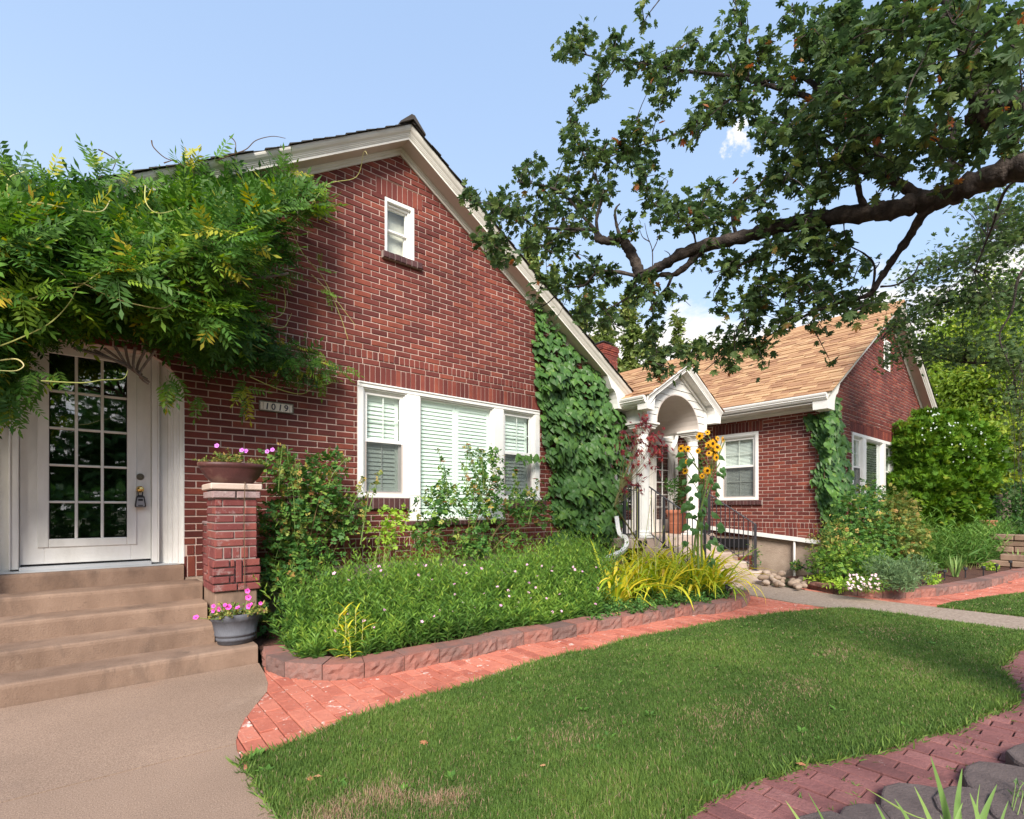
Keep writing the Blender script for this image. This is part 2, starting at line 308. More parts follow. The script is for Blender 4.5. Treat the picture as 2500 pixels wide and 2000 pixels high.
M['curtain'] = mat('cream_curtain', [(0, (.55, .50, .44)), (1, (.66, .62, .56))], rough=.9, ns=6, na=1, bump=1, bs=8, bstretch=(3, 3, .5))
M['glass'] = glassmat('window_glass', (.97, 1, .985), .035); M['glass_door'] = glassmat('door_glass', (.6, .62, .62), .22); M['screen'] = screenmat('insect_screen')
M['rock'] = mat('river_rock', [(0, (.22, .15, .11)), (.5, (.33, .25, .19)), (1, (.42, .34, .28))], rough=.8, ns=6, na=.4, bump=.3, bs=40)
M['tile'] = mat('ceramic_tile', [(0, (.72, .64, .54)), (1, (.80, .73, .63))], rough=.35, ns=10, na=1)
M['ink'] = mat('tile_ink', [(0, (.03, .03, .05)), (1, (.04, .04, .06))], rough=.4)
def leafm(name, cols, tr=.28, rough=.5, spec=.35, na=.15):
    cols = [(p, (min(.8, c[0]*1.65), min(.8, c[1]*1.38), c[2]*1.4)) for p, c in cols]
    return mat(name, cols, rough=rough, ns=5, na=na, spec=spec*.6, trans=tr)
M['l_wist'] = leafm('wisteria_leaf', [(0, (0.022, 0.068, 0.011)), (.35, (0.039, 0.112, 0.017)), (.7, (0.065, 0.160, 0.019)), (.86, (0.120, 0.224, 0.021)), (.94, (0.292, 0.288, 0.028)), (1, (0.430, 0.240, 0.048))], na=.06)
M['l_wist_shade'] = leafm('wisteria_leaf_shaded', [(0, (.014, .050, .012)), (.6, (.028, .085, .015)), (1, (.05, .13, .02))])  # darker copy for inner leaves, shade within the vine put into colour
M['l_ivy'] = leafm('ivy_leaf', [(0, (0.026, 0.077, 0.020)), (.6, (0.046, 0.122, 0.029)), (.92, (0.069, 0.167, 0.032)), (1, (0.184, 0.289, 0.041))], tr=.18, spec=.45, rough=.42)
M['l_maple'] = leafm('maple_leaf', [(0, (0.023, 0.052, 0.021)), (.5, (0.041, 0.084, 0.028)), (.85, (0.066, 0.119, 0.034)), (.955, (0.101, 0.156, 0.043)), (.975, (0.195, 0.066, 0.028)), (1, (0.234, 0.098, 0.048))], tr=.35, na=.05)
M['l_aster'] = leafm('aster_leaf', [(0, (0.029, 0.085, 0.019)), (.35, (0.057, 0.149, 0.027)), (.65, (0.105, 0.224, 0.033)), (.9, (0.172, 0.288, 0.043)), (1, (0.267, 0.338, 0.048))], tr=.3)
M['l_rose'] = leafm('rose_leaf', [(0, (.03, .095, .025)), (.6, (.055, .15, .03)), (.88, (.12, .23, .04)), (.95, (.25, .25, .06)), (1, (.28, .09, .06))], tr=.22, na=.05)
M['l_lily'] = leafm('daylily_blade', [(0, (0.111, 0.228, 0.023)), (.35, (0.259, 0.368, 0.023)), (.7, (0.463, 0.475, 0.035)), (.9, (0.555, 0.456, 0.047)), (1, (0.574, 0.351, 0.140))], tr=.3, na=.2)
M['l_strap'] = leafm('strap_blade', [(0, (.035, .105, .02)), (.6, (.07, .17, .03)), (1, (.14, .25, .05))], tr=.25)
M['l_iris'] = leafm('iris_blade', [(0, (0.086, 0.180, 0.048)), (.6, (0.137, 0.255, 0.072)), (1, (0.216, 0.315, 0.096))], tr=.3)
M['l_grass'] = leafm('grass_blade', [(0, (0.037, 0.084, 0.018)), (.45, (0.063, 0.133, 0.026)), (.8, (0.101, 0.185, 0.036)), (.90, (0.123, 0.189, 0.040)), (.93, (0.229, 0.181, 0.110)), (1, (0.299, 0.232, 0.170))], tr=.25, rough=.6, na=.03)
M['l_dry'] = leafm('dry_grass', [(0, (0.160, 0.150, 0.050)), (.6, (0.300, 0.240, 0.120)), (1, (0.420, 0.330, 0.190))], tr=.15, rough=.8)
M['l_arb'] = leafm('arborvitae_leaf', [(0, (0.025, 0.078, 0.006)), (.5, (0.050, 0.133, 0.008)), (.85, (0.086, 0.187, 0.010)), (1, (0.187, 0.203, 0.030))], tr=.15, rough=.7)
M['l_bright'] = leafm('bright_tree_leaf', [(0, (0.060, 0.135, 0.020)), (.5, (0.136, 0.234, 0.030)), (1, (0.272, 0.342, 0.050))], tr=.4)
M['l_hedge'] = leafm('hedge_leaf', [(0, (.016, .052, .012)), (.6, (.03, .09, .018)), (1, (.06, .14, .025))], tr=.2)
M['l_poplar'] = leafm('poplar_leaf', [(0, (.06, .11, .03)), (.6, (.12, .19, .05)), (.9, (.19, .23, .08)), (1, (.28, .20, .10))], tr=.3)
M['l_sun'] = leafm('sunflower_leaf', [(0, (.045, .13, .04)), (1, (.085, .20, .06))], tr=.25)
M['l_red'] = leafm('red_maple_leaf', [(0, (.07, .012, .022)), (.6, (.14, .022, .03)), (1, (.28, .06, .045))], tr=.35)
M['l_yel'] = leafm('yellowing_leaf', [(0, (.06, .13, .03)), (.5, (.11, .18, .04)), (.8, (.22, .24, .06)), (.93, (.30, .25, .08)), (1, (.32, .16, .08))], tr=.3, na=.1)
M['l_silver'] = leafm('silver_blade', [(0, (.22, .28, .20)), (1, (.42, .46, .36))], tr=.2)
M['l_herb'] = leafm('herb_leaf', [(0, (.06, .13, .06)), (1, (.12, .21, .09))], tr=.2)
M['l_lime'] = leafm('lime_leaf', [(0, (.12, .27, .03)), (1, (.26, .42, .05))], tr=.3)
M['stem'] = mat('green_stem', [(0, (.13, .22, .05)), (1, (.28, .34, .10))], rough=.6)
M['cane'] = mat('rose_cane', [(0, (.10, .11, .03)), (1, (.20, .13, .06))], rough=.7)
M['tendril'] = mat('tendril', [(0, (.34, .38, .10)), (.6, (.50, .50, .17)), (1, (.52, .38, .26))], rough=.6, ns=3, na=.5)
M['pink'] = mat('pink_petal', [(0, (.75, .04, .38)), (1, (.85, .12, .50))], rough=.6)
M['magenta'] = mat('orchid_petal', [(0, (.55, .12, .62)), (1, (.7, .3, .75))], rough=.6)
M['palepink'] = mat('aster_petal', [(0, (.60, .25, .45)), (1, (.80, .50, .62))], rough=.7)
M['peach'] = mat('rose_petal', [(0, (.80, .22, .20)), (.5, (.85, .42, .28)), (1, (.85, .55, .42))], rough=.6)
M['gold'] = mat('sunflower_petal', [(0, (.85, .36, .005)), (1, (.95, .52, .01))], rough=.6)
M['seed'] = mat('seed_head', [(0, (.035, .015, .006)), (1, (.09, .04, .012))], rough=.9, bump=1, bs=200)
M['purple_c'] = mat('petunia_throat', [(0, (.20, .0, .12)), (1, (.25, .01, .15))], rough=.7)
M['whitefl'] = mat('white_blossom', [(0, (.70, .40, .45)), (1, (.82, .66, .66))], rough=.7)
M['berry'] = mat('pale_cone', [(0, (.50, .60, .52)), (1, (.72, .80, .72))], rough=.7)
M['deadleaf'] = mat('fallen_leaf', [(0, (.35, .13, .06)), (1, (.5, .28, .14))], rough=.9)
# ---------------------------------------------------------------- leaf prototypes (base at 0, tip +Y, face +Z)
def leaf_simple(w=.28, fold=.08, mid=.42, bend=-.08):
    V = [(0, 0, 0), (w, mid, fold), (0, 1, bend), (-w, mid, fold), (0, mid, 0)]
    return V, [(0, 1, 4), (1, 2, 4), (2, 3, 4), (3, 0, 4)]
def leaf_flat(w=.28, fold=.08, mid=.42, bend=-.08):
    return [(0, 0, 0), (w, mid, fold), (0, 1, bend), (-w, mid, fold)], [(0, 1, 2), (0, 2, 3)]
def leaf_fan(pts, cy=.38, dome=.12, stalk=.0):
    V = [(0, cy, dome)] + [(x, y, -dome*(abs(x)*1.2)**2) for x, y in pts]; n = len(pts)
    return V, [(0, 1+i, 1+(i+1) % n) for i in range(n)]
def lobed(tips, notch=.45, cy=.38, dome=.1, blunt=False):
    """tips: list of (angle from +Y deg, radius) from left to right"""
    pts = [(0, 0)]
    for i, (a, r) in enumerate(tips):
        for da in ((-9, 9) if blunt else (0,)):
            aa = math.radians(a+da); pts.append((math.sin(aa)*r, cy+math.cos(aa)*r))
        if i < len(tips)-1:
            b = math.radians((a+tips[i+1][0])/2); q = notch*min(r, tips[i+1][1])
            pts.append((math.sin(b)*q, cy+math.cos(b)*q))
    return leaf_fan(pts, cy, dome)
L_MAPLE = [lobed([(-118, .42), (-82, .5), (-45, .62), (0, .66), (45, .62), (82, .5), (118, .42)], .62, blunt=True),
           lobed([(-100, .5), (-50, .62), (0, .6), (50, .58), (105, .5)], .58, dome=.16, blunt=True)]
L_IVY = [leaf_fan([(0, .02), (-.22, -.06), (-.46, .18), (-.40, .50), (-.20, .62), (0, 1.0), (.20, .62), (.42, .46), (.44, .16), (.2, -.06)], .34, .10),
         leaf_fan([(0, .02), (-.25, -.02), (-.42, .30), (-.30, .62), (0, 1.05), (.32, .60), (.42, .28), (.24, -.04)], .36, .14)]
L_RED = [lobed([(-120, .45), (-70, .7), (-35, .8), (0, .85), (35, .8), (70, .7), (120, .45)], .25, cy=.2)]
L_SUN = [leaf_fan([(0, .04), (-.22, -.06), (-.40, .08), (-.36, .2), (-.44, .34), (-.30, .55), (-.14, .82), (.02, 1.12), (.16, .80), (.33, .56), (.42, .36), (.38, .16), (.22, -.04)], .4, .22), leaf_fan([(0, .04), (-.2, -.02), (-.33, .15), (-.38, .4), (-.2, .72), (-.06, 1.1), (.2, .74), (.40, .5), (.36, .2), (.2, 0)], .36, .28)]
def pinnate(n=6, ll=.30, lw=.30, bend=.25, seed=0):
    r = RS(seed); V = []; F = []
    pts = [(0, y, -bend*y*y) for y in np.linspace(0, 1, 5)]
    for i in range(4):
        b = len(V); V += [(-.006, pts[i][1], pts[i][2]), (.006, pts[i][1], pts[i][2]), (.006, pts[i+1][1], pts[i+1][2]), (-.006, pts[i+1][1], pts[i+1][2])]; F.append((b, b+1, b+2, b+3))
    def lf(x0, y0, z0, ang, l):
        d = np.array([math.sin(ang), math.cos(ang), -.28+r.uniform(-.15, .15)]); s = np.array([math.cos(ang), -math.sin(ang), r.uniform(-.3, .3)])*l*lw*.55
        o = np.array([x0, y0, z0]); b = len(V); V.extend([tuple(o), tuple(o+d*l*.45+s), tuple(o+d*l), tuple(o+d*l*.45-s)]); F.extend([(b, b+1, b+2), (b, b+2, b+3)])
    for k in range(n):
        y = .18+.74*k/n; z = -bend*y*y; l = ll*(1-.25*abs(k/n-.4))
        for sg in (-1, 1): lf(0, y+.01*sg, z, sg*math.radians(62+r.uniform(-9, 9)), l)
    lf(0, .95, -bend*.9, 0, ll)
    return V, F
L_PIN = [pinnate(6, seed=1), pinnate(6, .28, .34, .35, 2), pinnate(5, .33, .30, .1, 3)]
def sprig5(s=0):
    r = RS(s); V = []; F = []
    for (y, a, l) in ((.3, -60, .36), (.3, 62, .36), (.62, -50, .40), (.62, 52, .40), (.66, 0, .46)):
        a = math.radians(a+r.uniform(-10, 10)); d = np.array([math.sin(a), math.cos(a), r.uniform(-.3, .1)]); sd = np.array([math.cos(a), -math.sin(a), r.uniform(-.3, .3)])*l*.34
        o = np.array([0, y, 0]); b = len(V); V.extend([tuple(o), tuple(o+d*l*.35+sd), tuple(o+d*l*.8+sd*.7), tuple(o+d*l), tuple(o+d*l*.8-sd*.7), tuple(o+d*l*.35-sd)]); F.append((b, b+1, b+2, b+3)); F.append((b, b+3, b+4, b+5))
    return V, F
L_ROSE = [sprig5(1), sprig5(2), sprig5(3)]
L_S = [leaf_flat(.30, .1), leaf_flat(.24, .05, .5)]
L_LANCE = [leaf_flat(.13, .04, .4, -.15), leaf_flat(.11, .03, .5, -.3)]
def spray(seed=0):                                # flat scale-leaf fan of an arborvitae
    r = RS(seed); V = []; F = []
    for k in range(7):
        a = math.radians(-60+20*k+r.uniform(-6, 6)); l = 1-.35*abs(k-3)/3; o = np.array([0, .05*k % .2, 0]); d = np.array([math.sin(a), math.cos(a), r.uniform(-.15, .15)]); s = np.array([math.cos(a), -math.sin(a), .2])*.075
        b = len(V); V.extend([tuple(o-s*.5), tuple(o+s*.5), tuple(o+d*l*.7+s), tuple(o+d*l), tuple(o+d*l*.7-s)]); F.append((b, b+1, b+2, b+3, b+4))
    return V, F
L_ARB = [spray(1), spray(2), spray(3)]
def blade(w=.03, curl=1.4, seg=6, twist=0.0, base=.9):
    """arching strap leaf, length 1: rises along +Y then falls toward -Z"""
    V = []; F = []; y = z_ = 0.0; ang = 0.0
    for i in range(seg+1):
        s_ = i/seg; ww = w*(base+(1-base)*min(1, s_*4))*(1-s_**3)*1.0; tw = twist*s_
        V += [(-ww*math.cos(tw), y, z_-ww*math.sin(tw)), (0, y, z_-w*.35*(1-s_)), (ww*math.cos(tw), y, z_+ww*math.sin(tw))]
        ang = curl*(s_**1.3); y += math.cos(ang)/seg; z_ -= math.sin(ang)/seg
    for i in range(seg):
        a = 3*i; F += [(a, a+1, a+4, a+3), (a+1, a+2, a+5, a+4)]
    return V, F
L_BLADE = [blade(.022, 1.7), blade(.026, 2.3, 7), blade(.02, 1.1), blade(.024, 2.0, 7, .8), blade(.022, 2.8, 8)]
L_UP = [blade(.04, .35, 4), blade(.045, .15, 4, .3), blade(.035, .7, 5)]
L_STRAP = [blade(.045, 1.0, 4), blade(.04, 1.6, 5), blade(.05, .5, 4)]
def norm(a): return a/(np.linalg.norm(a, axis=-1, keepdims=True)+1e-9)
def frames(ax, nr):
    y = norm(np.asarray(ax, float)); x = norm(np.cross(y, np.asarray(nr, float))); z_ = np.cross(x, y)
    return np.stack([x, y, z_], axis=-1)
def joined(name, protos, idx, R, T, S, rnd, mt, extra=None):
    Vs = []; Ls = []; Sz = []; Rn = []; base = 0
    for k, (V, F) in enumerate(protos):
        m = np.where(idx == k)[0]
        if not len(m): continue
        V = np.asarray(V, float); n = len(V)
        W = np.einsum('nij,kj->nki', R[m]*S[m][:, None, None], V)+T[m][:, None, :]
        Vs.append(W.reshape(-1, 3)); lo = np.concatenate([np.asarray(f) for f in F]); sz = np.array([len(f) for f in F])
        Ls.append((lo[None]+(np.arange(len(m))*n)[:, None]+base).ravel()); Sz.append(np.tile(sz, len(m))); Rn.append(np.repeat(rnd[m], len(F))); base += n*len(m)
    if not Vs: return None
    return mesh_np(name, np.concatenate(Vs), np.concatenate(Ls), np.concatenate(Sz), mt, np.concatenate(Rn))
PROTO = {}
def scatter(parent, pname, protos, R, T, S, mt, nparts=0, rest='foliage', seed=0, rnd=None, minpx=9):
    r = RS(seed); n = len(T); idx = r.randint(0, len(protos), n); S = np.asarray(S, float)*np.ones(n); T = np.asarray(T, float)
    if rnd is None: rnd = r.rand(n)
    u, v, t = proj(T); px = np.where((t > .3) & (u > -60) & (u < 2560) & (v > -60) & (v < 2060), S/np.maximum(t, .3)*F_PX, 0)
    order = np.argsort(-px)[:nparts]; order = order[px[order] > minpx] if nparts else order[:0]
    part = np.zeros(n, bool); part[order] = True
    for i in np.where(part)[0]:
        key = (pname, mt.name, idx[i], id(protos)); 
        if key not in PROTO:
            V, F = protos[idx[i]]; PROTO[key] = mesh_np(pname, V, [a for f in F for a in f], [len(f) for f in F], mt)
        o = bpy.data.objects.new(pname, PROTO[key]); C.objects.link(o)
        Mx = Matrix.Translation(T[i]) @ Matrix(R[i]).to_4x4() @ Matrix.Scale(S[i], 4)
        o.parent = parent; o.matrix_parent_inverse = world(parent).inverted(); o.matrix_basis = Mx
    q = ~part
    if q.any():
        me = joined(rest, protos, idx[q], R[q], T[q], S[q], rnd[q], mt); obj(rest, me, parent, 'stuff')
def inpoly(poly, x, y):
    poly = np.asarray(poly, float)[:, :2]; x = np.asarray(x, float); y = np.asarray(y, float); c = np.zeros(x.shape, bool); j = len(poly)-1
    for i in range(len(poly)):
        xi, yi = poly[i]; xj, yj = poly[j]
        c ^= ((yi > y) != (yj > y)) & (x < (xj-xi)*(y-yi)/((yj-yi) if yj != yi else 1e-9)+xi); j = i
    return c
def polydist(poly, x, y, closed=True):
    poly = np.asarray(poly, float)[:, :2]; d = np.full(np.shape(x), 1e9); n = len(poly)
    for i in range(n if closed else n-1):
        a = poly[i]; b = poly[(i+1) % n]; e = b-a; tt = np.clip(((x-a[0])*e[0]+(y-a[1])*e[1])/(e @ e+1e-9), 0, 1)
        d = np.minimum(d, np.hypot(x-a[0]-tt*e[0], y-a[1]-tt*e[1]))
    return d
def sample_poly(poly, n, seed):
    poly = np.asarray(poly, float); r = RS(seed); out = []; lo = poly[:, :2].min(0); hi = poly[:, :2].max(0); k = 0
    while k < n:
        p = r.uniform(lo, hi, (n*3, 2)); p = p[inpoly(poly, p[:, 0], p[:, 1])]; out.append(p); k += len(p)
    return np.concatenate(out)[:n]
def smooth_path(pts, k=4):
    pts = np.asarray(pts, float); n = len(pts); out = []
    for i in range(n-1):
        p0 = pts[max(i-1, 0)]; p1 = pts[i]; p2 = pts[i+1]; p3 = pts[min(i+2, n-1)]
        for j in range(k):
            t = j/k; out.append(.5*((2*p1)+(-p0+p2)*t+(2*p0-5*p1+4*p2-p3)*t*t+(-p0+3*p1-3*p2+p3)*t**3))
    out.append(pts[-1]); return np.array(out)
def tri_sheet(name, poly, z_, mt, parent=None, kind=None, depth=0.0):
    """flat slab with the outline poly, top at z_"""
    import bmesh
    b = bmesh.new(); vs = [b.verts.new((p[0], p[1], z_)) for p in poly]; f = b.faces.new(vs); f.normal_update()
    if f.normal.z < 0: f.normal_flip()
    if depth:
        ex = bmesh.ops.extrude_face_region(b, geom=[f]); 
        bmesh.ops.translate(b, verts=[g for g in ex['geom'] if isinstance(g, bmesh.types.BMVert)], vec=(0, 0, -depth))
        f2 = [g for g in ex['geom'] if isinstance(g, bmesh.types.BMFace)]
        bmesh.ops.recalc_face_normals(b, faces=b.faces)
    bmesh.ops.triangulate(b, faces=[f for f in b.faces if len(f.verts) > 4])
    me = bpy.data.meshes.new(name); b.to_mesh(me); b.free(); me.materials.append(mt); me.update()
    return obj(name, me, parent, kind)
# ---------------------------------------------------------------- pieces laid in a plane (bricks, pavers, shingles)
def clip_poly(poly, planes):
    for a, b, c in planes:
        outp = []
        for i in range(len(poly)):
            p = poly[i]; q = poly[(i+1) % len(poly)]; dp = a*p[0]+b*p[1]-c; dq = a*q[0]+b*q[1]-c
            if dp <= 0: outp.append(p)
            if (dp < 0) != (dq < 0) and dp != dq and (dp > 0 or dq > 0):
                t = dp/(dp-dq); outp.append((p[0]+(q[0]-p[0])*t, p[1]+(q[1]-p[1])*t))
        poly = outp
        if len(poly) < 3: return []
    return poly
def area(poly): return .5*abs(sum(poly[i][0]*poly[(i+1) % len(poly)][1]-poly[(i+1) % len(poly)][0]*poly[i][1] for i in range(len(poly))))
def piece(poly, depth, ch, tilt=0.0):
    n = len(poly); cx = sum(p[0] for p in poly)/n; cz = sum(p[1] for p in poly)/n
    zs = [p[1]-cz for p in poly]; z0 = min(zs); z1 = max(zs)+1e-9
    def yo(z_): return tilt*(z_-z0)/(z1-z0)
    V = []
    for (x, z_) in poly:
        dx = x-cx; dz = z_-cz; L_ = math.hypot(dx, dz)+1e-9
        sx = max(0, 1-ch/(abs(dx)+1e-6)) if abs(dx) > ch*2 else 1; sz = max(0, 1-ch/(abs(dz)+1e-6)) if abs(dz) > ch*2 else 1
        V.append((dx*sx, yo(dz), dz*sz))
    for (x, z_) in poly: V.append((x-cx, ch*.8+yo(z_-cz), z_-cz))
    for (x, z_) in poly: V.append((x-cx, depth, z_-cz))
    F = [tuple(range(n))]+[(i, (i+1) % n, (i+1) % n+n, i+n)[::-1] for i in range(n)]+[(i+n, (i+1) % n+n, (i+1) % n+2*n, i+2*n)[::-1] for i in range(n)]
    return V, F, (cx, cz)
class Laid:
    def __init__(s, seed=1): s.it = []; s.r = RS(seed)
    def add(s, poly, Mx, parent, mt, depth=.03, ch=.004, proud=.0, tilt=0.0, w=1.0):
        if len(poly) < 3 or area(poly) < 2e-4: return
        a = sum(poly[i][0]*poly[(i+1) % len(poly)][1]-poly[(i+1) % len(poly)][0]*poly[i][1] for i in range(len(poly)))
        if a < 0: poly = poly[::-1]
        s.it.append((poly, Mx, parent, mt, depth, ch, proud, tilt, w))
    def rect(s, x0, x1, z0, z1, Mx, parent, mt, planes=(), **k):
        if x1-x0 < .012: return
        p = [(x0, z0), (x1, z0), (x1, z1), (x0, z1)]
        if planes: p = clip_poly(p, planes)
        s.add(p, Mx, parent, mt, **k)
    def finish(s, n, pname, rest):
        cs = []
        for (poly, Mx, *_r) in s.it:
            cx = sum(p[0] for p in poly)/len(poly); cz = sum(p[1] for p in poly)/len(poly); cs.append(Mx @ Vector((cx, 0, cz)))
        cs = np.array([tuple(c) for c in cs]); u, v, t = proj(cs)
        sz = np.array([math.sqrt(area(i[0])) for i in s.it]); wt = np.array([i[8] for i in s.it])
        px = np.where((t > .3) & (u > -20) & (u < 2520) & (v > -20) & (v < 2020), sz/np.maximum(t, .3)**1.0*wt, 0)
        top = set(np.argsort(-px)[:n].tolist()); top = {i for i in top if px[i] > 0}
        cache = {}; groups = {}
        for i, (poly, Mx, parent, mt, depth, ch, proud, tilt, w_) in enumerate(s.it):
            V, F, (cx, cz) = piece(poly, depth, ch, tilt)
            jx, jz, jp = s.r.uniform(-.0012, .0012), s.r.uniform(-.001, .001), s.r.uniform(-.0016, .0016)
            if i in top:
                key = (mt.name, round(depth, 3), round(tilt, 4), tuple((round(p[0]-cx, 3), round(p[1]-cz, 3)) for p in poly))
                if key not in cache: cache[key] = mesh_np(pname, V, [a for f in F for a in f], [len(f) for f in F], mt)
                o = bpy.data.objects.new(pname, cache[key]); C.objects.link(o); o.parent = parent; o.matrix_parent_inverse = world(parent).inverted()
                o.matrix_basis = Mx @ Matrix.Translation((cx+jx, -proud+jp, cz+jz))
            else:
                g = groups.setdefault((parent.name, mt.name), (parent, mt, MB()))
                A = Mx @ Matrix.Translation((cx+jx, -proud+jp, cz+jz)); A3 = np.array(A)
                W = np.asarray(V) @ A3[:3, :3].T + A3[:3, 3]
                g[2].add(W, F, s.r.rand())
        for parent, mt, mb in groups.values(): mb.build(rest, mt, parent, 'stuff', fix=False)
def frameM(o, x, n):
    """local x along x, local z up the plane, local -y the outward normal n"""
    x = Vector(x).normalized(); n = Vector(n).normalized(); y = -n; z_ = x.cross(y)
    return Matrix(((x.x, y.x, z_.x, o[0]), (x.y, y.y, z_.y, o[1]), (x.z, y.z, z_.z, o[2]), (0, 0, 0, 1)))
# ================================================================ ground and paths
big = [(-900, -900), (900, -900), (900, 900), (-900, 900)]
tag(tri_sheet('ground', big, -.06, M['earth'], kind='structure'), 'dark earth that stretches away under the garden and the trees')
# outlines taken from the photograph, carried down onto the ground
PADCURVE = [G(*p) for p in [(630, 1619), (645, 1642), (654, 1667), (652, 1688), (622, 1724), (597, 1757), (582, 1786), (576, 1809), (578, 1832), (590, 1857), (609, 1884), (639, 1930), (664, 1968), (684, 2000), (730, 2090), (790, 2250), (860, 2600)]]
pad = [(-6, 4.561)]+[(1.06, 4.561)]+[tuple(p[:2]) for p in PADCURVE[1:]]+[(PADCURVE[-1][0], -4), (-6, -4)]
padA = [p for p in pad if True]
JL = (G(0, 1960), G(572, 1817))
LAWN = [(590, 1859), (651, 1841), (722, 1819), (793, 1788), (847, 1763), (900, 1748), (997, 1716), (1080, 1695), (1159, 1672), (1275, 1632), (1390, 1598), (1450, 1592), (1530, 1566), (1600, 1552), (1667, 1540), (1767, 1520), (1859, 1506), (1917, 1498), (1985, 1494), (2059, 1489), (2109, 1492), (2200, 1503), (2284, 1517), (2376, 1529), (2500, 1545), (2700, 1573), (2750, 1600), (2560, 1600), (2500, 1584), (2468, 1590), (2462, 1609), (2429, 1634), (2455, 1655), (2474, 1684), (2481, 1709), (2456, 1730), (2401, 1744), (2368, 1767), (2326, 1784), (2226, 1801), (2193, 1822), (2117, 1842), (2017, 1859), (1959, 1866), (1909, 1892), (1834, 1907), (1784, 1930), (1717, 1963), (1688, 1988), (1655, 2008), (1560, 2090), (1400, 2260), (1100, 2600), (880, 2600)]
lawn = [tuple(G(*p)[:2]) for p in LAWN]+[tuple(p[:2]) for p in PADCURVE[-2:8:-1]]
tag(tri_sheet('lawn_soil', lawn, -.008, M['soil'], kind='structure'), 'brown soil under the front lawn')
# concrete pad in two pours with a tooled joint
def split_poly(poly, a, b, side):
    nx, ny = -(b[1]-a[1]), (b[0]-a[0]); c = nx*a[0]+ny*a[1]; s = 1 if side > 0 else -1; g = .006*math.hypot(nx, ny)
    return clip_poly([tuple(p) for p in poly], [(-s*nx, -s*ny, -s*c-g)])
slab = thing('concrete_pad', 'tan exposed aggregate concrete landing at the foot of the glazed door steps', 'landing'); slab['kind'] = 'structure'
del slab['category']
for sd in (1, -1):
    pp = split_poly(pad, JL[0], JL[1], sd)
    if len(pp) > 2: tri_sheet('slab', pp, 0.0, M['pad'], slab, depth=.09)
# walk from the porch steps out to the street
wl = [G(*p) for p in [(1786, 1437), (1830, 1453), (1938, 1472), (2053, 1488), (2216, 1512), (2404, 1530), (2500, 1541), (2700, 1566)]]
wr = [G(*p) for p in [(2700, 1530), (2498, 1507), (2286, 1483), (2213, 1475), (2133, 1465), (2049, 1454), (1959, 1441), (1896, 1432), (1856, 1423)]]
walk = [tuple(p[:2]) for p in wl]+[(7.45, -3), (8.5, -3)]+[tuple(p[:2]) for p in wr]
wk = thing('concrete_walk', 'concrete walk crossing the lawn to the porch steps', 'walk'); wk['kind'] = 'structure'; del wk['category']
ys = [4.6, 1.52, .46, -.7, -3.2]
for a, b in zip(ys, ys[1:]):
    pp = clip_poly(walk, [(0, 1, a-.004), (0, -1, -b-.004)])
    if len(pp) > 2: tri_sheet('slab', pp, .006, M['walk'], wk, depth=.09)
# ---- brick paths
def pave(name, label, poly, mt, seed, n, xr, yr, hole=()):
    root = thing(name, label, 'path'); root['kind'] = 'structure'; del root['category']
    tri_sheet('sand_bed', poly, -.016, M['sand'], root)
    La = Laid(seed); r = RS(seed); Mx = frameM((0, 0, 0), (0, 1, 0), (0, 0, 1)); W = .104; Ln = .205
    k0 = int(math.floor(xr[0]/W)); k1 = int(math.ceil(xr[1]/W)); P2 = np.asarray(poly, float); segs = np.hstack([P2, np.roll(P2, -1, 0)])
    for k in range(k0, k1):
        off = (k % 2)*Ln/2+r.uniform(-.02, .02); y = yr[0]+off-Ln
        while y < yr[1]:
            ja, jb = r.uniform(-.001, .002), r.uniform(-.002, .001); q = [(y+.003+ja, -(k+1)*W+.0035), (y+Ln-.004+jb, -(k+1)*W+.0035), (y+Ln-.004+jb, -k*W-.0035), (y+.003+ja, -k*W-.0035)]
            xs = np.array([-(a[1]) for a in q]+[-(q[0][1]+q[2][1])/2]); yy = np.array([a[0] for a in q]+[(q[0][0]+q[2][0])/2]); ins = inpoly(poly, xs, yy)
            if ins.all(): La.add(q, Mx, root, mt, depth=.02, ch=.003, proud=r.uniform(-.0055, .0045))
            elif ins.any():
                cxx, cyy = xs[-1], yy[-1]; pl_ = []
                for (ax_, ay_, bx_, by_) in segs[(np.minimum(np.abs(segs[:, 0]-cxx), np.abs(segs[:, 2]-cxx)) < .6) & (np.minimum(np.abs(segs[:, 1]-cyy), np.abs(segs[:, 3]-cyy)) < .6)]:
                    ex, ey = bx_-ax_, by_-ay_; tt = min(1, max(0, ((cxx-ax_)*ex+(cyy-ay_)*ey)/(ex*ex+ey*ey+1e-9))); dd = math.hypot(cxx-ax_-tt*ex, cyy-ay_-tt*ey); pl_.append((dd, ax_, ay_, ex, ey))
                if pl_:
                    dd, ax_, ay_, ex, ey = min(pl_); nx_, ny_ = -ey, ex; l_ = math.hypot(nx_, ny_); mx_, my_ = ax_+ex/2+nx_/l_*.02, ay_+ey/2+ny_/l_*.02
                    if inpoly(poly, np.array([mx_]), np.array([my_]))[0]: nx_, ny_ = -nx_, -ny_
                    # keep (x,y) with n.(p-a) <= 0; local coords are (y, -x)
                    qq = clip_poly(q, [(ny_, -nx_, nx_*ax_+ny_*ay_-.004*l_)])
                    if len(qq) > 2 and area(qq) > .0012: La.add(qq, Mx, root, mt, depth=.02, ch=.003, proud=r.uniform(-.003, .003))
            y += Ln
    La.finish(n, 'paver', 'remaining_pavers')
    return root
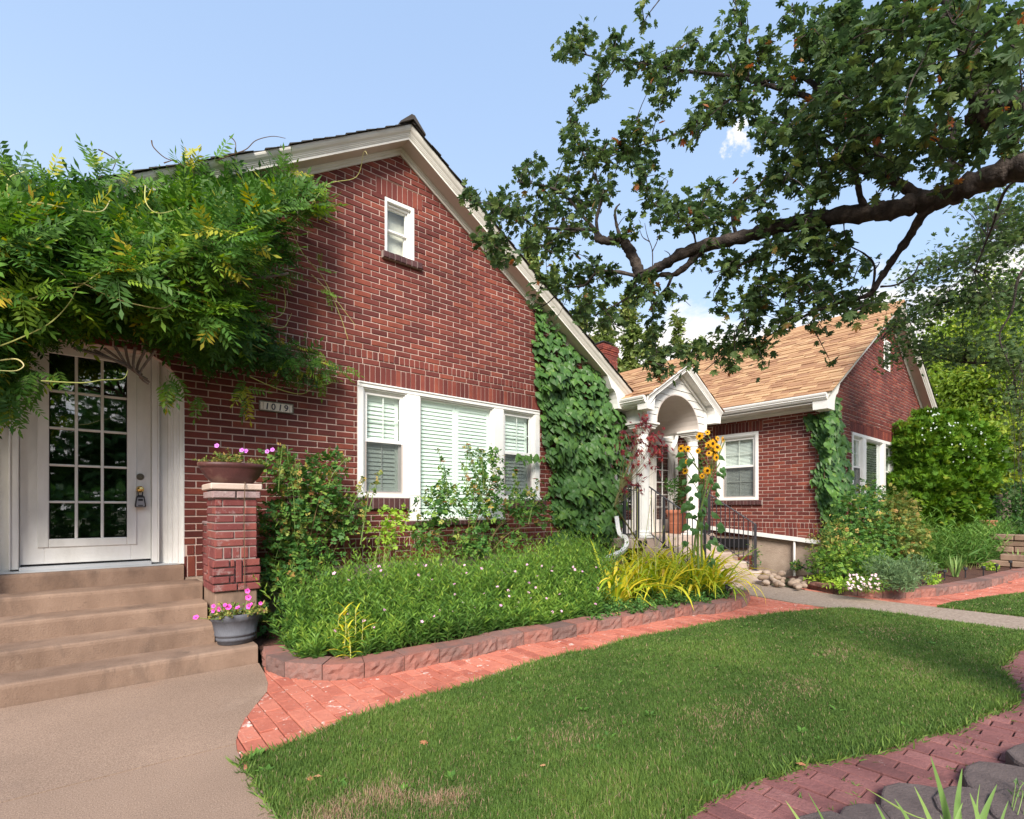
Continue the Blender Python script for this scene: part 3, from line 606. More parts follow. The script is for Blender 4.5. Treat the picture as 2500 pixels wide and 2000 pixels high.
E1 = [(641, 1612), (649, 1638), (684, 1652), (726, 1660), (806, 1662), (900, 1655), (990, 1638), (1064, 1622), (1133, 1611), (1194, 1594), (1259, 1578), (1314, 1571), (1365, 1562), (1400, 1555), (1450, 1544), (1554, 1528), (1598, 1519), (1637, 1511), (1671, 1504), (1712, 1500), (1765, 1497), (1812, 1485), (1830, 1470), (1826, 1457)]
edge1 = [tuple(G(*p)[:2]) for p in E1]
lawntop = [tuple(G(u, v+6)[:2]) for (u, v) in LAWN[:20]]
path1 = [tuple((p+np.array([-.003, 0, 0]))[:2]) for p in PADCURVE[1:10]]+lawntop+[tuple(G(*p)[:2]) for p in [(2053, 1489), (1938, 1473), (1832, 1454)]]+[(e[0], e[1]+.05) for e in edge1[::-1][1:]]
pave('brick_path', 'salmon brick path curving between the flower bed and the lawn', path1, M['paver'], 11, 298, (.4, 7.6), (1.4, 4.9))
E2 = [(1959, 1434), (1993, 1441), (2056, 1453), (2108, 1458), (2154, 1462), (2202, 1462), (2240, 1460), (2310, 1453), (2394, 1439), (2430, 1430), (2500, 1410), (2600, 1392)]
edge2 = [tuple(G(*p)[:2]) for p in E2]
path3 = [tuple(G(*p)[:2]) for p in [(1965, 1441), (2049, 1453), (2133, 1464), (2213, 1475), (2287, 1483), (2330, 1474), (2400, 1464), (2500, 1453), (2700, 1430)]]+[(e[0], e[1]+.06) for e in edge2[::-1]]
pave('brick_path', 'brick path beyond the concrete walk curving past the right-hand flower bed', path3, M['paver'], 12, 200, (8.4, 14.5), (1.0, 4.5))
lowr = [tuple(G(u, v-5)[:2]) for (u, v) in [(2750, 1600), (2560, 1600), (2500, 1586), (2468, 1592), (2462, 1611), (2429, 1636), (2455, 1657), (2474, 1686), (2481, 1711), (2456, 1732), (2401, 1746), (2368, 1769), (2326, 1786), (2226, 1803), (2193, 1824), (2117, 1844), (2017, 1861), (1959, 1868), (1909, 1894), (1834, 1909), (1784, 1932), (1717, 1965), (1688, 1990), (1655, 2010), (1560, 2092), (1400, 2262)]]+[(1.1, .35), (1.2, -.6), (5, -1.4), (6.7, -1.2)]
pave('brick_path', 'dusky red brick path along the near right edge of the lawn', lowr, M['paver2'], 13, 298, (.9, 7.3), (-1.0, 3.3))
lawn2 = [tuple(G(*p)[:2]) for p in [(2287, 1484), (2330, 1472), (2400, 1462), (2500, 1451), (2700, 1428), (2700, 1531), (2498, 1508)]]
tag(tri_sheet('lawn_soil', lawn2, -.006, M['soil'], kind='structure'), 'brown soil under the small lawn right of the walk')
# ---- beds
bed1 = [edge1[0]]+[(e[0], e[1]+.1) for e in edge1]+[(7.3, 5.3), (7.0, 5.9), (1.15, 5.9), (1.1, 4.9)]
tag(tri_sheet('flower_bed_soil', bed1, .07, M['mulch'], kind='structure'), 'dark mulch of the long flower bed under the window')
bed2 = [(e[0], e[1]+.1) for e in edge2]+[(20, 4.0), (18, 6), (10.3, 3.7), (9.55, 3.9)]
tag(tri_sheet('flower_bed_soil', bed2, .07, M['mulch'], kind='structure'), 'dark bark mulch of the curved flower bed by the right gable')
# ================================================================ brick walls
CH = .0702                                       # one course
def wall(house, name, Mx, xa, xb, zb, ztop, holes, planes0, La, mt, label=None, covered=None, cut=None):
    """mortar core as the part, every brick a piece of it. holes: f(z)->[(x0,x1),...]"""
    wm = MB(); wp = bpy.data.objects.new(name, bpy.data.meshes.new(name)); C.objects.link(wp); wp.parent = house; wp.matrix_parent_inverse = world(house).inverted()
    rows = [(zb, zb+3*CH, 'basket'), (zb+3*CH, zb+4.5*CH, 'head')]; z = zb+4.5*CH; k = 0
    while z < ztop:
        if abs(z-(zb+35.5*CH)) < .01 and ztop > 3.5: rows.append((z, z+1.5*CH, 'head')); z += 1.5*CH
        else: rows.append((z, z+CH, 'run')); z += CH
    mor = []; r = RS(len(name)+int(abs(xa)*10))
    for i, (z0, z1, kind) in enumerate(rows):
        iv = [(xa, xb)]; planes = list(planes0)
        for h0, h1 in holes((z0+z1)/2, z0, z1):
            iv = [q for a, b in iv for q in ((a, min(b, h0)), (max(a, h1), b)) if q[1]-q[0] > .01]
        base_planes = planes
        for a, b in iv:
            planes = base_planes+(cut(z0, z1) if cut and 0 < a < 1 else [])
            a_, b_ = (a+.014 if a == xa else a), (b-.014 if b == xb else b); mor.append(clip_poly([(a_, z0), (b_, z0), (b_, z1), (a_, z1)], planes))
            if kind == 'run':
                m = .2155; x = math.floor((a-xa)/m-1)*m+xa+(i % 2)*m/2
                while x < b:
                    x0 = max(x+.006, a+(.003 if a > xa else .001)); x1 = min(x+m-.006, b-.003)
                    if x1-x0 > .03: La.rect(x0, x1, z0+.0065, z1-.0065, Mx, wp, mt, planes, depth=.03, proud=r.uniform(-.001, .002), w=covered((x0+x1)/2, z0) if covered else 1)
                    x += m
            elif kind == 'head':
                m = .0715; x = math.floor((a-xa)/m)*m+xa
                while x < b:
                    x0 = max(x+.006, a+.002); x1 = min(x+m-.006, b-.002)
                    if x1-x0 > .02: La.rect(x0, x1, z0+.007, z1-.007, Mx, wp, mt, planes, depth=.03, proud=.002+r.uniform(-.001, .002), w=covered((x0+x1)/2, z0) if covered else 1)
                    x += m
            else:
                m = .2155; x = math.floor((a-xa)/m)*m+xa; j = int(round((x-xa)/m))
                while x < b:
                    if j % 2 == 0:
                        for q in range(3):
                            x0 = max(x+.006, a); x1 = min(x+m-.006, b)
                            if x1-x0 > .03: La.rect(x0, x1, z0+q*CH+.006, z0+(q+1)*CH-.006, Mx, wp, mt, planes, depth=.03, proud=.0)
                    else:
                        for q in range(3):
                            x0 = max(x+q*m/3+.005, a); x1 = min(x+(q+1)*m/3-.005, b)
                            if x1-x0 > .02: La.rect(x0, x1, z0+.006, z1-.006, Mx, wp, mt, planes, depth=.03, proud=.0)
                    x += m; j += 1
    A = np.array(Mx)
    for p in mor:
        if len(p) < 3: continue
        if sum(p[i][0]*p[(i+1) % len(p)][1]-p[(i+1) % len(p)][0]*p[i][1] for i in range(len(p))) < 0: p = p[::-1]
        V = [A[:3, :3] @ np.array([x, .009, z_])+A[:3, 3] for x, z_ in p]+[A[:3, :3] @ np.array([x, .16, z_])+A[:3, 3] for x, z_ in p]; n = len(p)
        F = [tuple(range(n)), tuple(range(n, 2*n))[::-1]]+[(i, i+n, (i+1) % n+n, (i+1) % n) for i in range(n)]
        wm.add(V, F)
    wp.data = wm.mesh(name, M['mortar'])
    if label: wp['label'] = label
    return wp
def soldiers(La, Mx, wp, xa, xb, z0, z1, mt, m=.0702, proud=.001):
    mb_boxes(Mx, [(xa, xb, .0095, .15, z0, z1)], 0).build('mortar_bed', M['mortar'], wp.parent)
    n = max(1, round((xb-xa)/m)); m = (xb-xa)/n
    for k in range(n): La.rect(xa+k*m+.005, xa+(k+1)*m-.005, z0+.005, z1-.005, Mx, wp, mt, depth=.03, proud=proud)
def sill(La, Mx, wp, xa, xb, z0, z1, out_=.045, seed=0):
    """rowlock sill bricks that stand out of the wall"""
    mb_boxes(Mx, [(xa, xb, .0095-out_, .15, z0+.001, z1-.001)], 0).build('mortar_bed', M['mortar_dark'], wp.parent)
    n = max(1, round((xb-xa)/.0735)); m = (xb-xa)/n; r = RS(seed)
    for k in range(n): La.rect(xa+k*m+.004, xa+(k+1)*m-.004, z0+.004, z1-.004, Mx, wp, M['brick_dark'], depth=.10+out_, ch=.006, proud=out_+r.uniform(-.003, .004), w=1.2)
# ---------------------------------------------------------------- windows
def T4(Mx, a): return tuple(Mx @ Vector(a))
def mb_boxes(Mx, boxes, ch=.002):
    m = MB()
    for b in boxes: m.box(*b, M=Mx, ch=ch)
    return m
def sash(parent, Mx, x0, x1, z0, z1, y, fw=.035, mun=(0, 0), mt='white', glass='glass', mw=.014):
    """one sash: rails and stiles as the part, with its pane and muntins as pieces"""
    s = mb_boxes(Mx, [(x0, x0+fw, y, y+.035, z0, z1), (x1-fw, x1, y, y+.035, z0, z1), (x0+fw, x1-fw, y, y+.035, z0, z0+fw*1.15), (x0+fw, x1-fw, y, y+.035, z1-fw, z1)]).build('window_sash', M[mt], parent)
    mb_boxes(Mx, [(x0+fw, x1-fw, y+.016, y+.020, z0+fw, z1-fw)], 0).build('pane', M[glass], parent)
    for k in range(mun[0]):
        xm = x0+fw+(x1-x0-2*fw)*(k+1)/(mun[0]+1); mb_boxes(Mx, [(xm-mw/2, xm+mw/2, y+.021, y+.030, z0+fw, z1-fw)], 0).build('muntin', M[mt], parent)
    for k in range(mun[1]):
        zm = z0+fw+(z1-z0-2*fw)*(k+1)/(mun[1]+1); mb_boxes(Mx, [(x0+fw, x1-fw, y+.0215, y+.0305, zm-mw/2, zm+mw/2)], 0).build('muntin', M[mt], parent)
def shutters(parent, Mx, x0, x1, z0, z1, y, pitch=.05, panels=1, mt='shutter'):
    """louvred panel: stiles, then every slat a piece"""
    w = (x1-x0)/panels; proto = MB().box(-.5, .5, -.004, .004, -.031, .031).mesh('slat', M[mt])
    st = MB()
    for k in range(panels):
        a = x0+k*w; b = a+w
        for q in ((a, a+.05), (b-.05, b)): st.box(q[0]+.001, q[1]-.001, y, y+.028, z0, z1, M=Mx, ch=.003)
        st.box(a+.05, b-.05, y+.001, y+.027, z1-.07, z1, M=Mx, ch=.003); st.box(a+.05, b-.05, y+.001, y+.027, z0, z0+.07, M=Mx, ch=.003)
        z = z0+.07+pitch/2
        while z < z1-.07:
            o = bpy.data.objects.new('slat', proto); C.objects.link(o); o.parent = parent; o.matrix_parent_inverse = world(parent).inverted()
            o.matrix_basis = Mx @ Matrix.Translation(((a+b)/2, y+.014, z)) @ Matrix.Rotation(math.radians(-22), 4, 'X') @ Matrix.Diagonal((w-.1, 1, 1, 1)); z += pitch
    st.build('shutter_frame', M[mt], parent)
def winpart(house, name, Mx, boxes, mt='white', label=None):
    p = mb_boxes(Mx, boxes, .004).build(name, M[mt], house)
    if label: p['label'] = label
    return p
def jambs(x0, x1, z0, z1, y0=-.012, y1=.12, w=.035):
    """stepped reveal round an opening"""
    return [(x0, x0+w*.5, y0+.012, y1, z0, z1), (x1-w*.5, x1, y0+.012, y1, z0, z1), (x0+w*.5, x1-w*.5, y0+.012, y1, z1-w*.5, z1), (x0+w*.5, x1-w*.5, y0+.012, y1, z0, z0+w*.4),
            (x0+w*.5, x0+w, y0+.035, y1-.002, z0+w*.4, z1-w*.5), (x1-w, x1-w*.5, y0+.035, y1-.002, z0+w*.4, z1-w*.5), (x0+w, x1-w, y0+.035, y1-.002, z1-w, z1-w*.5)]
def backing(parent, Mx, x0, x1, z0, z1, y=.30): mb_boxes(Mx, [(x0-.05, x1+.05, y, y+.02, z0-.05, z1+.05)], 0).build('dark_room_sheet', M['black'], parent)  # black sheet, the darkness of the room is put into its colour
def double_hung(house, Mx, x0, x1, z0, z1, mun=(1, 1), cover='shutter', label=None, lowmun=(1, 0)):
    w = winpart(house, 'window', Mx, jambs(x0, x1, z0, z1), label=label); a, b = x0+.035, x1-.035; zm = (z0+z1)/2+.02; c, d = z0+.014, z1-.035
    sash(w, Mx, a, b, zm-.02, d, .040, mun=mun); sash(w, Mx, a, b, c, zm+.012, .080, mun=lowmun)
    mb_boxes(Mx, [(a+.002, a+.022, .030, .038, c, zm-.021), (b-.022, b-.002, .030, .038, c, zm-.021), (a+.022, b-.022, .030, .038, c, c+.022)], .001).build('screen_frame', M['taupe'], w)
    mb_boxes(Mx, [(a+.022, b-.022, .033, .0345, c+.022, zm-.021)], 0).build('insect_screen', M['screen'], w)
    if cover == 'shutter': shutters(w, Mx, a+.02, b-.02, c+.02, d-.02, .118, .053, 1)
    else:
        n = int((d-c)/.028); pr = MB().box(-.5, .5, -.001, .001, -.0125, .0125).mesh('slat', M['blind'])
        for k in range(n):
            o = bpy.data.objects.new('slat', pr); C.objects.link(o); o.parent = w; o.matrix_parent_inverse = world(w).inverted()
            o.matrix_basis = Mx @ Matrix.Translation(((a+b)/2, .125, c+.014+k*.028)) @ Matrix.Rotation(math.radians(-25), 4, 'X') @ Matrix.Diagonal((b-a, 1, 1, 1))
    backing(w, Mx, x0, x1, z0, z1)
    return w
# ---------------------------------------------------------------- roof pieces shared by both gables
SL = .61; SLL = [.61, .61]                     # slopes of the left and right half of a gable
def sl(x, cx): return SLL[0] if x < cx else SLL[1]
PROF = [(0, 0), (.012, 0), (.012, .030), (.020, .034), (.020, .044), (.028, .048), (.028, .058), (.034, .062), (.040, .075), (.060, .095), (.074, .118), (.078, .135), (.078, .150), (0, .150)]
def gable_trim(house, cx, Yw, zp, hw, lab=''):
    """rake mouldings, soffit, frieze and cornice returns of a gable whose soffit peaks at zp in front of the wall Yw"""
    Yf = Yw-.22; zs = lambda x: zp-sl(x, cx)*abs(x-cx)
    ends = [(cx-hw, Yf), (cx, Yf), (cx+hw, Yf)]
    path = [(x, Yf, zs(x)) for x, _ in ends]
    for a, b in ((0, 1), (1, 2)):
        MB().sweep(PROF, [path[a], path[b]], (0, -1, 0), (0, 0, 1)).build('rake_board', M['trim'], house)
        pa, pb = path[a], path[b]
        MB().sweep([(0, .004), (.235, .004), (.235, .03), (0, .03)], [(p[0], Yf, p[2]) for p in (pa, pb)], (0, 1, 0), (0, 0, 1)).build('soffit', M['soffit'], house)
        fr = [(0, -.075), (.018, -.075), (.018, -.045), (.03, -.04), (.03, -.015), (.042, -.005), (.042, .003), (0, .003)]
        q0 = cx-hw+.42 if a == 0 else cx+hw-.42
        qa, qb = ((q0, zs(q0)), (cx, zp)) if a == 0 else ((cx, zp), (q0, zs(q0)))
        MB().sweep(fr, [(qa[0], Yw-.002, qa[1]), (qb[0], Yw-.002, qb[1])], (0, -1, 0), (0, 0, 1)).build('frieze_board', M['trim'], house)
    # curved cornice returns
    for s in (-1, 1):
        xt = cx+s*hw; zt = zs(xt); pts = [(xt, zt+.0), (xt-s*.02, zt-.15), (xt-s*.34, zt-.15)]
        for k in range(7):
            a = k/6*math.pi/2; pts.append((xt-s*(.34+.16*(1-math.cos(a))), zt-.15+(.16*.61*1.9+.14)*math.sin(a)))
        pts.append((xt-s*.62, zs(xt-s*.62)+.0)); 
        MB().prism([(x, Yf-.010, z_) for x, z_ in pts], (0, .24, 0)).build('cornice_return', M['white'], house)
def roof_slab(house, name, cx, hw, zp, y0, y1, sd, th, mt, extra=.0):
    xe = cx+sd*(hw+extra); z_ = lambda x: zp-sl(x, cx)*abs(x-cx)
    prof = [(cx, zp), (xe, z_(xe)), (xe, z_(xe)+th), (cx, zp+th)]
    return MB().prism([(x, y0, q) for x, q in prof], (0, y1-y0, 0)).build(name, mt, house)
# ================================================================ house with the tall gable
hA = thing('brick_house', 'dark red brick house gable with the triple shuttered window, number 1019 and glazed white door', 'house', (3.01, 5.88, 0))
La = Laid(5); MA = frameM((0, 5.88, 0), (1, 0, 0), (0, -1, 0)); cxA = 3.01; zpA = 5.82
SLL[:] = [.642, .606]
def archw(z_): return .45*(1-math.sqrt(max(0, 1-((z_-2.35)/.42)**2))) if z_ > 2.35 else 0
def cutA(z0, z1):
    if z1 < 2.36 or z0 > 2.765: return []
    xa_ = .695-archw(z0); xb_ = .695-archw(min(z1, 2.768)); nx, nz_ = -(z1-z0), (xb_-xa_); return [(nx, nz_, nx*xa_+nz_*z0)]
def holesA(zm, z0, z1):
    h = []
    if zm < 2.75: h.append((-.73+archw(z1), .695-archw(min(z1, 2.76))))
    if 1.41-.004 < zm < 2.8104: h.append((2.45, 5.40))
    if 1.12 < zm < 1.412: h.append((3.13, 4.67))
    if 1.30 < zm <= 1.412: h += [(2.42, 3.13), (4.67, 5.50)]
    if 1.03 < zm < 1.12: h.append((3.08, 4.72))
    if 2.8104 < zm < 3.021: h.append((2.40, 5.46))
    if 4.46 < zm < 5.15: h.append((2.805, 3.213))
    if 5.15 < zm < 5.36: h.append((2.69, 3.33))
    if 4.37 < zm < 4.46: h.append((2.76, 3.30))
    return h
def covA(x, z_):
    u, v, t = proj(np.array([x, 5.88, z_])); 
    if u < 740 and v < 900 and v < 900-.2*(u-400): return .3
    if x > 5.45 and z_ < 4: return .3
    if u < 660 and v > 1000 and u > 500: return .8
    return 1
plA = [(SLL[1], 1, zpA-.005+SLL[1]*cxA), (-SLL[0], 1, zpA-.005-SLL[0]*cxA)]
wA = wall(hA, 'wall', MA, -.93, 6.95, .60, 5.9, holesA, plA, La, M['brick'], 'dark red brick gable wall', covA, cutA)
soldiers(La, MA, wA, 2.40, 5.46, 2.8104, 3.021, M['brick']); soldiers(La, MA, wA, 2.69, 3.33, 5.15, 5.36, M['brick'])
sill(La, MA, wA, 2.42, 3.125, 1.268, 1.408, seed=1); sill(La, MA, wA, 4.675, 5.52, 1.268, 1.408, seed=2); sill(La, MA, wA, 3.08, 4.72, 1.057, 1.118, seed=3); sill(La, MA, wA, 2.76, 3.31, 4.372, 4.458, .05, 4)
La.finish(298, 'brick', 'further_bricks')
MB().box(-.93, -.735, 5.872, 6.1, -.05, .598).box(.70, 6.94, 5.872, 6.1, -.05, .598).build('foundation', M['stucco'], hA)
# side walls and back of the house, plain but complete
sB = MB(); sB.box(6.79, 6.945, 6.05, 13.8, -.05, 3.1); sB.box(-.92, -.76, 6.05, 13.8, -.05, 3.1); sB.box(-.76, 6.79, 13.6, 13.8, -.05, 3.1); sB.build('side_wall', M['brick'], hA)
gable_trim(hA, cxA, 5.88, zpA, 4.37)
rl = roof_slab(hA, 'roof', cxA, 4.37, zpA+.06, 5.71, 14, -1, .08, M['soffit']); rr = roof_slab(hA, 'roof', cxA, 4.37, zpA+.06, 5.71, 14, 1, .08, M['soffit'])
def shingles(La, parent, cx, sd, hw, zp, y0, y1, mt, expo=.142, wid=.30, seed=0, over=.03, clipf=None, lam=True, cover=None, edge_only=False):
    SL = SLL[0] if sd < 0 else SLL[1]; r = RS(seed); nrm = Vector((sd*SL, 0, 1)).normalized(); up = Vector((-sd, 0, SL)).normalized()
    xd = Vector((0, 1, 0)) if sd > 0 else Vector((0, -1, 0)); xe = cx+sd*(hw+over); ze = zp-SL*(hw+over)
    Mx = frameM((xe, 0, ze), xd, nrm); ln = (hw+over)*math.sqrt(1+SL*SL); n = int(ln/expo)+1; a, b = (y0, y1) if sd > 0 else (-y1, -y0)
    for k in range(n):
        z0 = k*expo; z1 = min(z0+expo+.012, ln+.01); x = a-r.uniform(0, wid)
        while x < b:
            w_ = wid*r.uniform(.55, 1.25) if lam else wid; x0 = max(x, a-(r.uniform(0, .012) if not edge_only else 0)); x1 = min(x+w_, b)
            if x1-x0 > .03:
                if edge_only and not (x0 < a+.5 or x1 > b-.5): x += w_; continue
                ok = True
                if clipf:
                    c = Mx @ Vector(((x0+x1)/2, 0, (z0+z1)/2)); ok = clipf(c)
                if ok: La.rect(x0+.002, x1-.002, z0, z1, Mx, parent, mt, depth=.014+0, ch=.002, proud=.016+r.choice([0, .007]) if lam else .02, tilt=.012, w=cover(Mx @ Vector(((x0+x1)/2, 0, z0))) if cover else 1)
            x += w_
Lr = Laid(6)
for sd, rp in ((-1, rl), (1, rr)):
    shingles(Lr, rp, cxA, sd, 4.37, zpA+.145, 5.55, 14, M['shingle_dark'], seed=3+sd, wid=.33, lam=True)
Lr.finish(120, 'shingle', 'further_shingles')
# ridge cap
rc = MB()
for k in range(40):
    y = 5.53+k*.21
    rc.prism([(cxA-.17, y, zpA+.185-SL*.17), (cxA-.02, y, zpA+.235), (cxA+.02, y, zpA+.235), (cxA+.17, y, zpA+.185-SL*.17), (cxA+.17, y, zpA+.165-SL*.17), (cxA, y, zpA+.185), (cxA-.17, y, zpA+.165-SL*.17)], (0, .225, -.012))
rc.build('ridge_cap', M['shingle_dark'], hA)
# ---- triple window
cas = winpart(hA, 'window_casing', MA, [(2.45, 2.52, -.014, .09, 1.445, 2.74), (3.10, 3.29, -.014, .09, 1.445, 2.74), (4.505, 4.68, -.014, .09, 1.445, 2.74), (5.30, 5.40, -.014, .09, 1.445, 2.74), (2.45, 5.40, -.018, .09, 2.74, 2.808),
      (2.44, 3.13, -.035, .09, 1.408, 1.445), (4.67, 5.42, -.035, .09, 1.408, 1.445), (3.13, 3.29, -.012, .088, 1.12, 1.445), (4.505, 4.67, -.012, .088, 1.12, 1.445), (3.10, 4.70, -.04, .09, 1.118, 1.15), (2.46, 5.39, -.03, -.018, 2.785, 2.803)], label='white painted casing round the triple window')
double_hung(hA, MA, 2.52, 3.10, 1.445, 2.74, label='left sash window with louvred shutters and insect screen')
double_hung(hA, MA, 4.68, 5.30, 1.445, 2.74, label='right sash window with louvred shutters and insect screen')
wc = winpart(hA, 'window', MA, jambs(3.29, 4.505, 1.15, 2.74), label='wide fixed middle window with two pale louvred shutters')
mb_boxes(MA, [(3.325, 4.47, .05, .055, 1.165, 2.705)], 0).build('pane', M['glass'], wc); shutters(wc, MA, 3.31, 4.49, 1.165, 2.705, .085, .05, 2); backing(wc, MA, 3.29, 4.505, 1.15, 2.74)
# ---- attic window
wg = winpart(hA, 'window', MA, [(2.805, 2.835, -.004, .14, 4.46, 5.149), (3.165, 3.212, -.004, .14, 4.46, 5.149), (2.835, 3.165, -.004, .14, 5.10, 5.149), (2.835, 3.165, -.004, .14, 4.46, 4.475), (2.835, 2.85, .03, .138, 4.475, 5.10), (3.135, 3.165, .03, .138, 4.475, 5.10), (2.85, 3.135, .03, .138, 5.07, 5.10)], label='small attic window near the gable peak')
sash(wg, MA, 2.85, 3.135, 4.77, 5.07, .06, fw=.022); sash(wg, MA, 2.85, 3.135, 4.475, 4.80, .095, fw=.022)
mb_boxes(MA, [(2.84, 3.15, .17, .175, 4.47, 5.09)], 0).build('roller_blind', M['curtain'], wg)
# ---- front door with fifteen lights in a deep panelled opening
MD = frameM((0, 6.0, 0), (1, 0, 0), (0, -1, 0)); dx0, dx1, dz0, dz1 = -.474, .439, .775, 2.81
gx0, gx1, gz0, gz1 = -.289, .254, 1.005, 2.63
dr = mb_boxes(MD, [(dx0, gx0-.03, 0, .045, dz0, dz1), (gx1+.03, dx1, 0, .045, dz0, dz1), (gx0-.03, gx1+.03, 0, .045, dz0, gz0-.03), (gx0-.03, gx1+.03, 0, .045, gz1+.03, dz1)], .003).build('door', M['white_old'], hA)
dr['label'] = 'white glazed door with fifteen panes'
fr = MB()
for (a, b, c, d) in ((gx0-.075, gx0-.0, gz0-.075, gz1+.075), (gx1+.0, gx1+.075, gz0-.075, gz1+.075)): fr.box(a, b, -.014, .01, c, d, M=MD, ch=.007)
for (c, d) in ((gz0-.075, gz0-.0), (gz1+.0, gz1+.075)): fr.box(gx0-.002, gx1+.002, -.013, .0095, c, d, M=MD, ch=.007)
fr.build('glazing_bead', M['white_old'], dr)
gw = (gx1-gx0)/3; gh = (gz1-gz0)/5
for i in range(3):
    for j in range(5): mb_boxes(MD, [(gx0+i*gw+.008, gx0+(i+1)*gw-.008, .018, .024, gz0+j*gh+.008, gz0+(j+1)*gh-.008)], 0).build('pane', M['glass_door'], dr)
for i in (1, 2): mb_boxes(MD, [(gx0+i*gw-.011, gx0+i*gw+.011, -.006, .03, gz0, gz1)], .004).build('muntin', M['white_old'], dr)
for j in (1, 2, 3, 4): mb_boxes(MD, [(gx0+i_*gw+.011 if i_ else gx0, gx0+(i_+1)*gw-.011 if i_ < 2 else gx1, -.004, .029, gz0+j*gh-.010, gz0+j*gh+.010) for i_ in range(3)], .004).build('muntin', M['white_old'], dr)
mb_boxes(MD, [(dx0, dx1, .05, .06, dz0, dz1)], 0).build('dark_room_sheet', M['black'], dr)  # unlit interior behind the panes given as a flat black sheet
mb_boxes(MD, [(dx0+.004, dx1-.004, -.004, .0, dz0, dz0+.016)], 0).build('door_sweep', M['black'], dr)
def cylY(c, r0, r1, ln, n=18):
    m = MB(); V = []; 
    for (rr, y) in ((r0, 0), (r1, -ln)):
        for k in range(n): th = 2*math.pi*k/n; V.append((c[0]+rr*math.cos(th), c[1]+y, c[2]+rr*math.sin(th)))
    m.add(V, [(k, (k+1) % n, (k+1) % n+n, k+n) for k in range(n)]+[tuple(range(n, 2*n)), tuple(range(n))[::-1]]); return m
m = cylY((.355, 5.998, 1.575), .032, .028, .012); 
V = cylY((.355, 5.986, 1.575), .018, .014, .010); m.add(V.v, V.f); m.build('deadbolt', M['bronze'], dr)
m = cylY((.352, 5.998, 1.455), .032, .026, .010); V = cylY((.352, 5.988, 1.455), .014, .014, .03); m.add(V.v, V.f); m.lathe([(.012, -.028), (.026, -.018), (.031, 0), (.026, .018), (.012, .028)], (.352, 5.945, 1.455), 14); m.build('door_knob', M['brass'], dr, smooth=False)
# key box hanging from the knob
kb = thing('key_box', 'grey key lock box hanging from the brass knob of the glazed door', 'lock box', (.353, 5.93, 1.33))
MB().prism([(.314, 5.93, 1.285), (.392, 5.93, 1.285), (.396, 5.93, 1.30), (.384, 5.93, 1.385), (.368, 5.93, 1.40), (.338, 5.93, 1.40), (.322, 5.93, 1.385), (.310, 5.93, 1.30)], (0, .05, 0)).build('rubber_case', M['hole'], kb)
MB().prism([(.322, 5.925, 1.291), (.384, 5.925, 1.291), (.386, 5.925, 1.305), (.376, 5.925, 1.375), (.330, 5.925, 1.375), (.320, 5.925, 1.305)], (0, .01, 0)).build('face_plate', M['grey_metal'], kb)
MB().box(.335, .371, 5.92, 5.926, 1.345, 1.365, ch=.002).build('dial_cover', M['hole'], kb)
MB().box(.334, .372, 5.9215, 5.926, 1.2985, 1.3055, ch=0).build('badge', M['hole'], kb)
MB().tube(smooth_path([(.338, 5.955, 1.39), (.336, 5.955, 1.44), (.353, 5.955, 1.478), (.370, 5.955, 1.44), (.368, 5.955, 1.39)]), .005, 6).build('shackle', M['hole'], kb)
# casing, splayed fluted surround and arch infill
for s, xo in ((1, dx1), (-1, dx0)):
    MB().box(*sorted((xo+s*.003, xo+s*.05)), 5.955, 6.06, .755, 2.87, ch=.005).box(*sorted((xo+s*.05, xo+s*.062)), 5.945, 6.06, .755, 2.87, ch=.004).build('door_casing', M['white_old'], hA)
    m = MB(); x0 = xo+s*.062; x1 = xo+s*.262
    n = 22; V = []; pts = []
    for k in range(n+1):
        f = k/n; x = x0+(x1-x0)*f; y = 6.02-.135*f; q = (f-.32)/.68
        if q > 0: y -= .010*abs(math.sin(q*math.pi*6))
        pts.append((x, y))
    top = lambda x: 2.35+.42*math.sqrt(max(0, 1-((abs(x+.0175)-.2635)/.45)**2)) if abs(x+.0175) > .2635 else 2.77
    for k in range(n):
        (xa_, ya_), (xb_, yb_) = pts[k], pts[k+1]
        m.add([(xa_, ya_, .735), (xb_, yb_, .735), (xb_, yb_, top(xb_)), (xa_, ya_, top(xa_)), (xa_, 6.10, .735), (xb_, 6.10, .735), (xb_, 6.10, top(xb_)), (xa_, 6.10, top(xa_))], [(0, 1, 2, 3), (3, 2, 6, 7), (0, 4, 5, 1)])
    m.build('fluted_surround', M['white_old'], hA, fix=False)
MB().box(dx0-.05, dx1+.05, 5.96, 6.05, 2.815, 2.9, ch=.004).build('door_head', M['white_old'], hA)
MB().box(-.70, .69, 5.915, 6.04, .728, .742).box(dx0, dx1, 5.93, 6.06, .742, .774, ch=.004).build('threshold', M['sill_metal'], hA)
# infill at both sides of the recess
MB().box(-.93, -.70, 5.90, 6.05, .745, 2.6, ch=.004).build('side_panel', M['white_old'], hA)
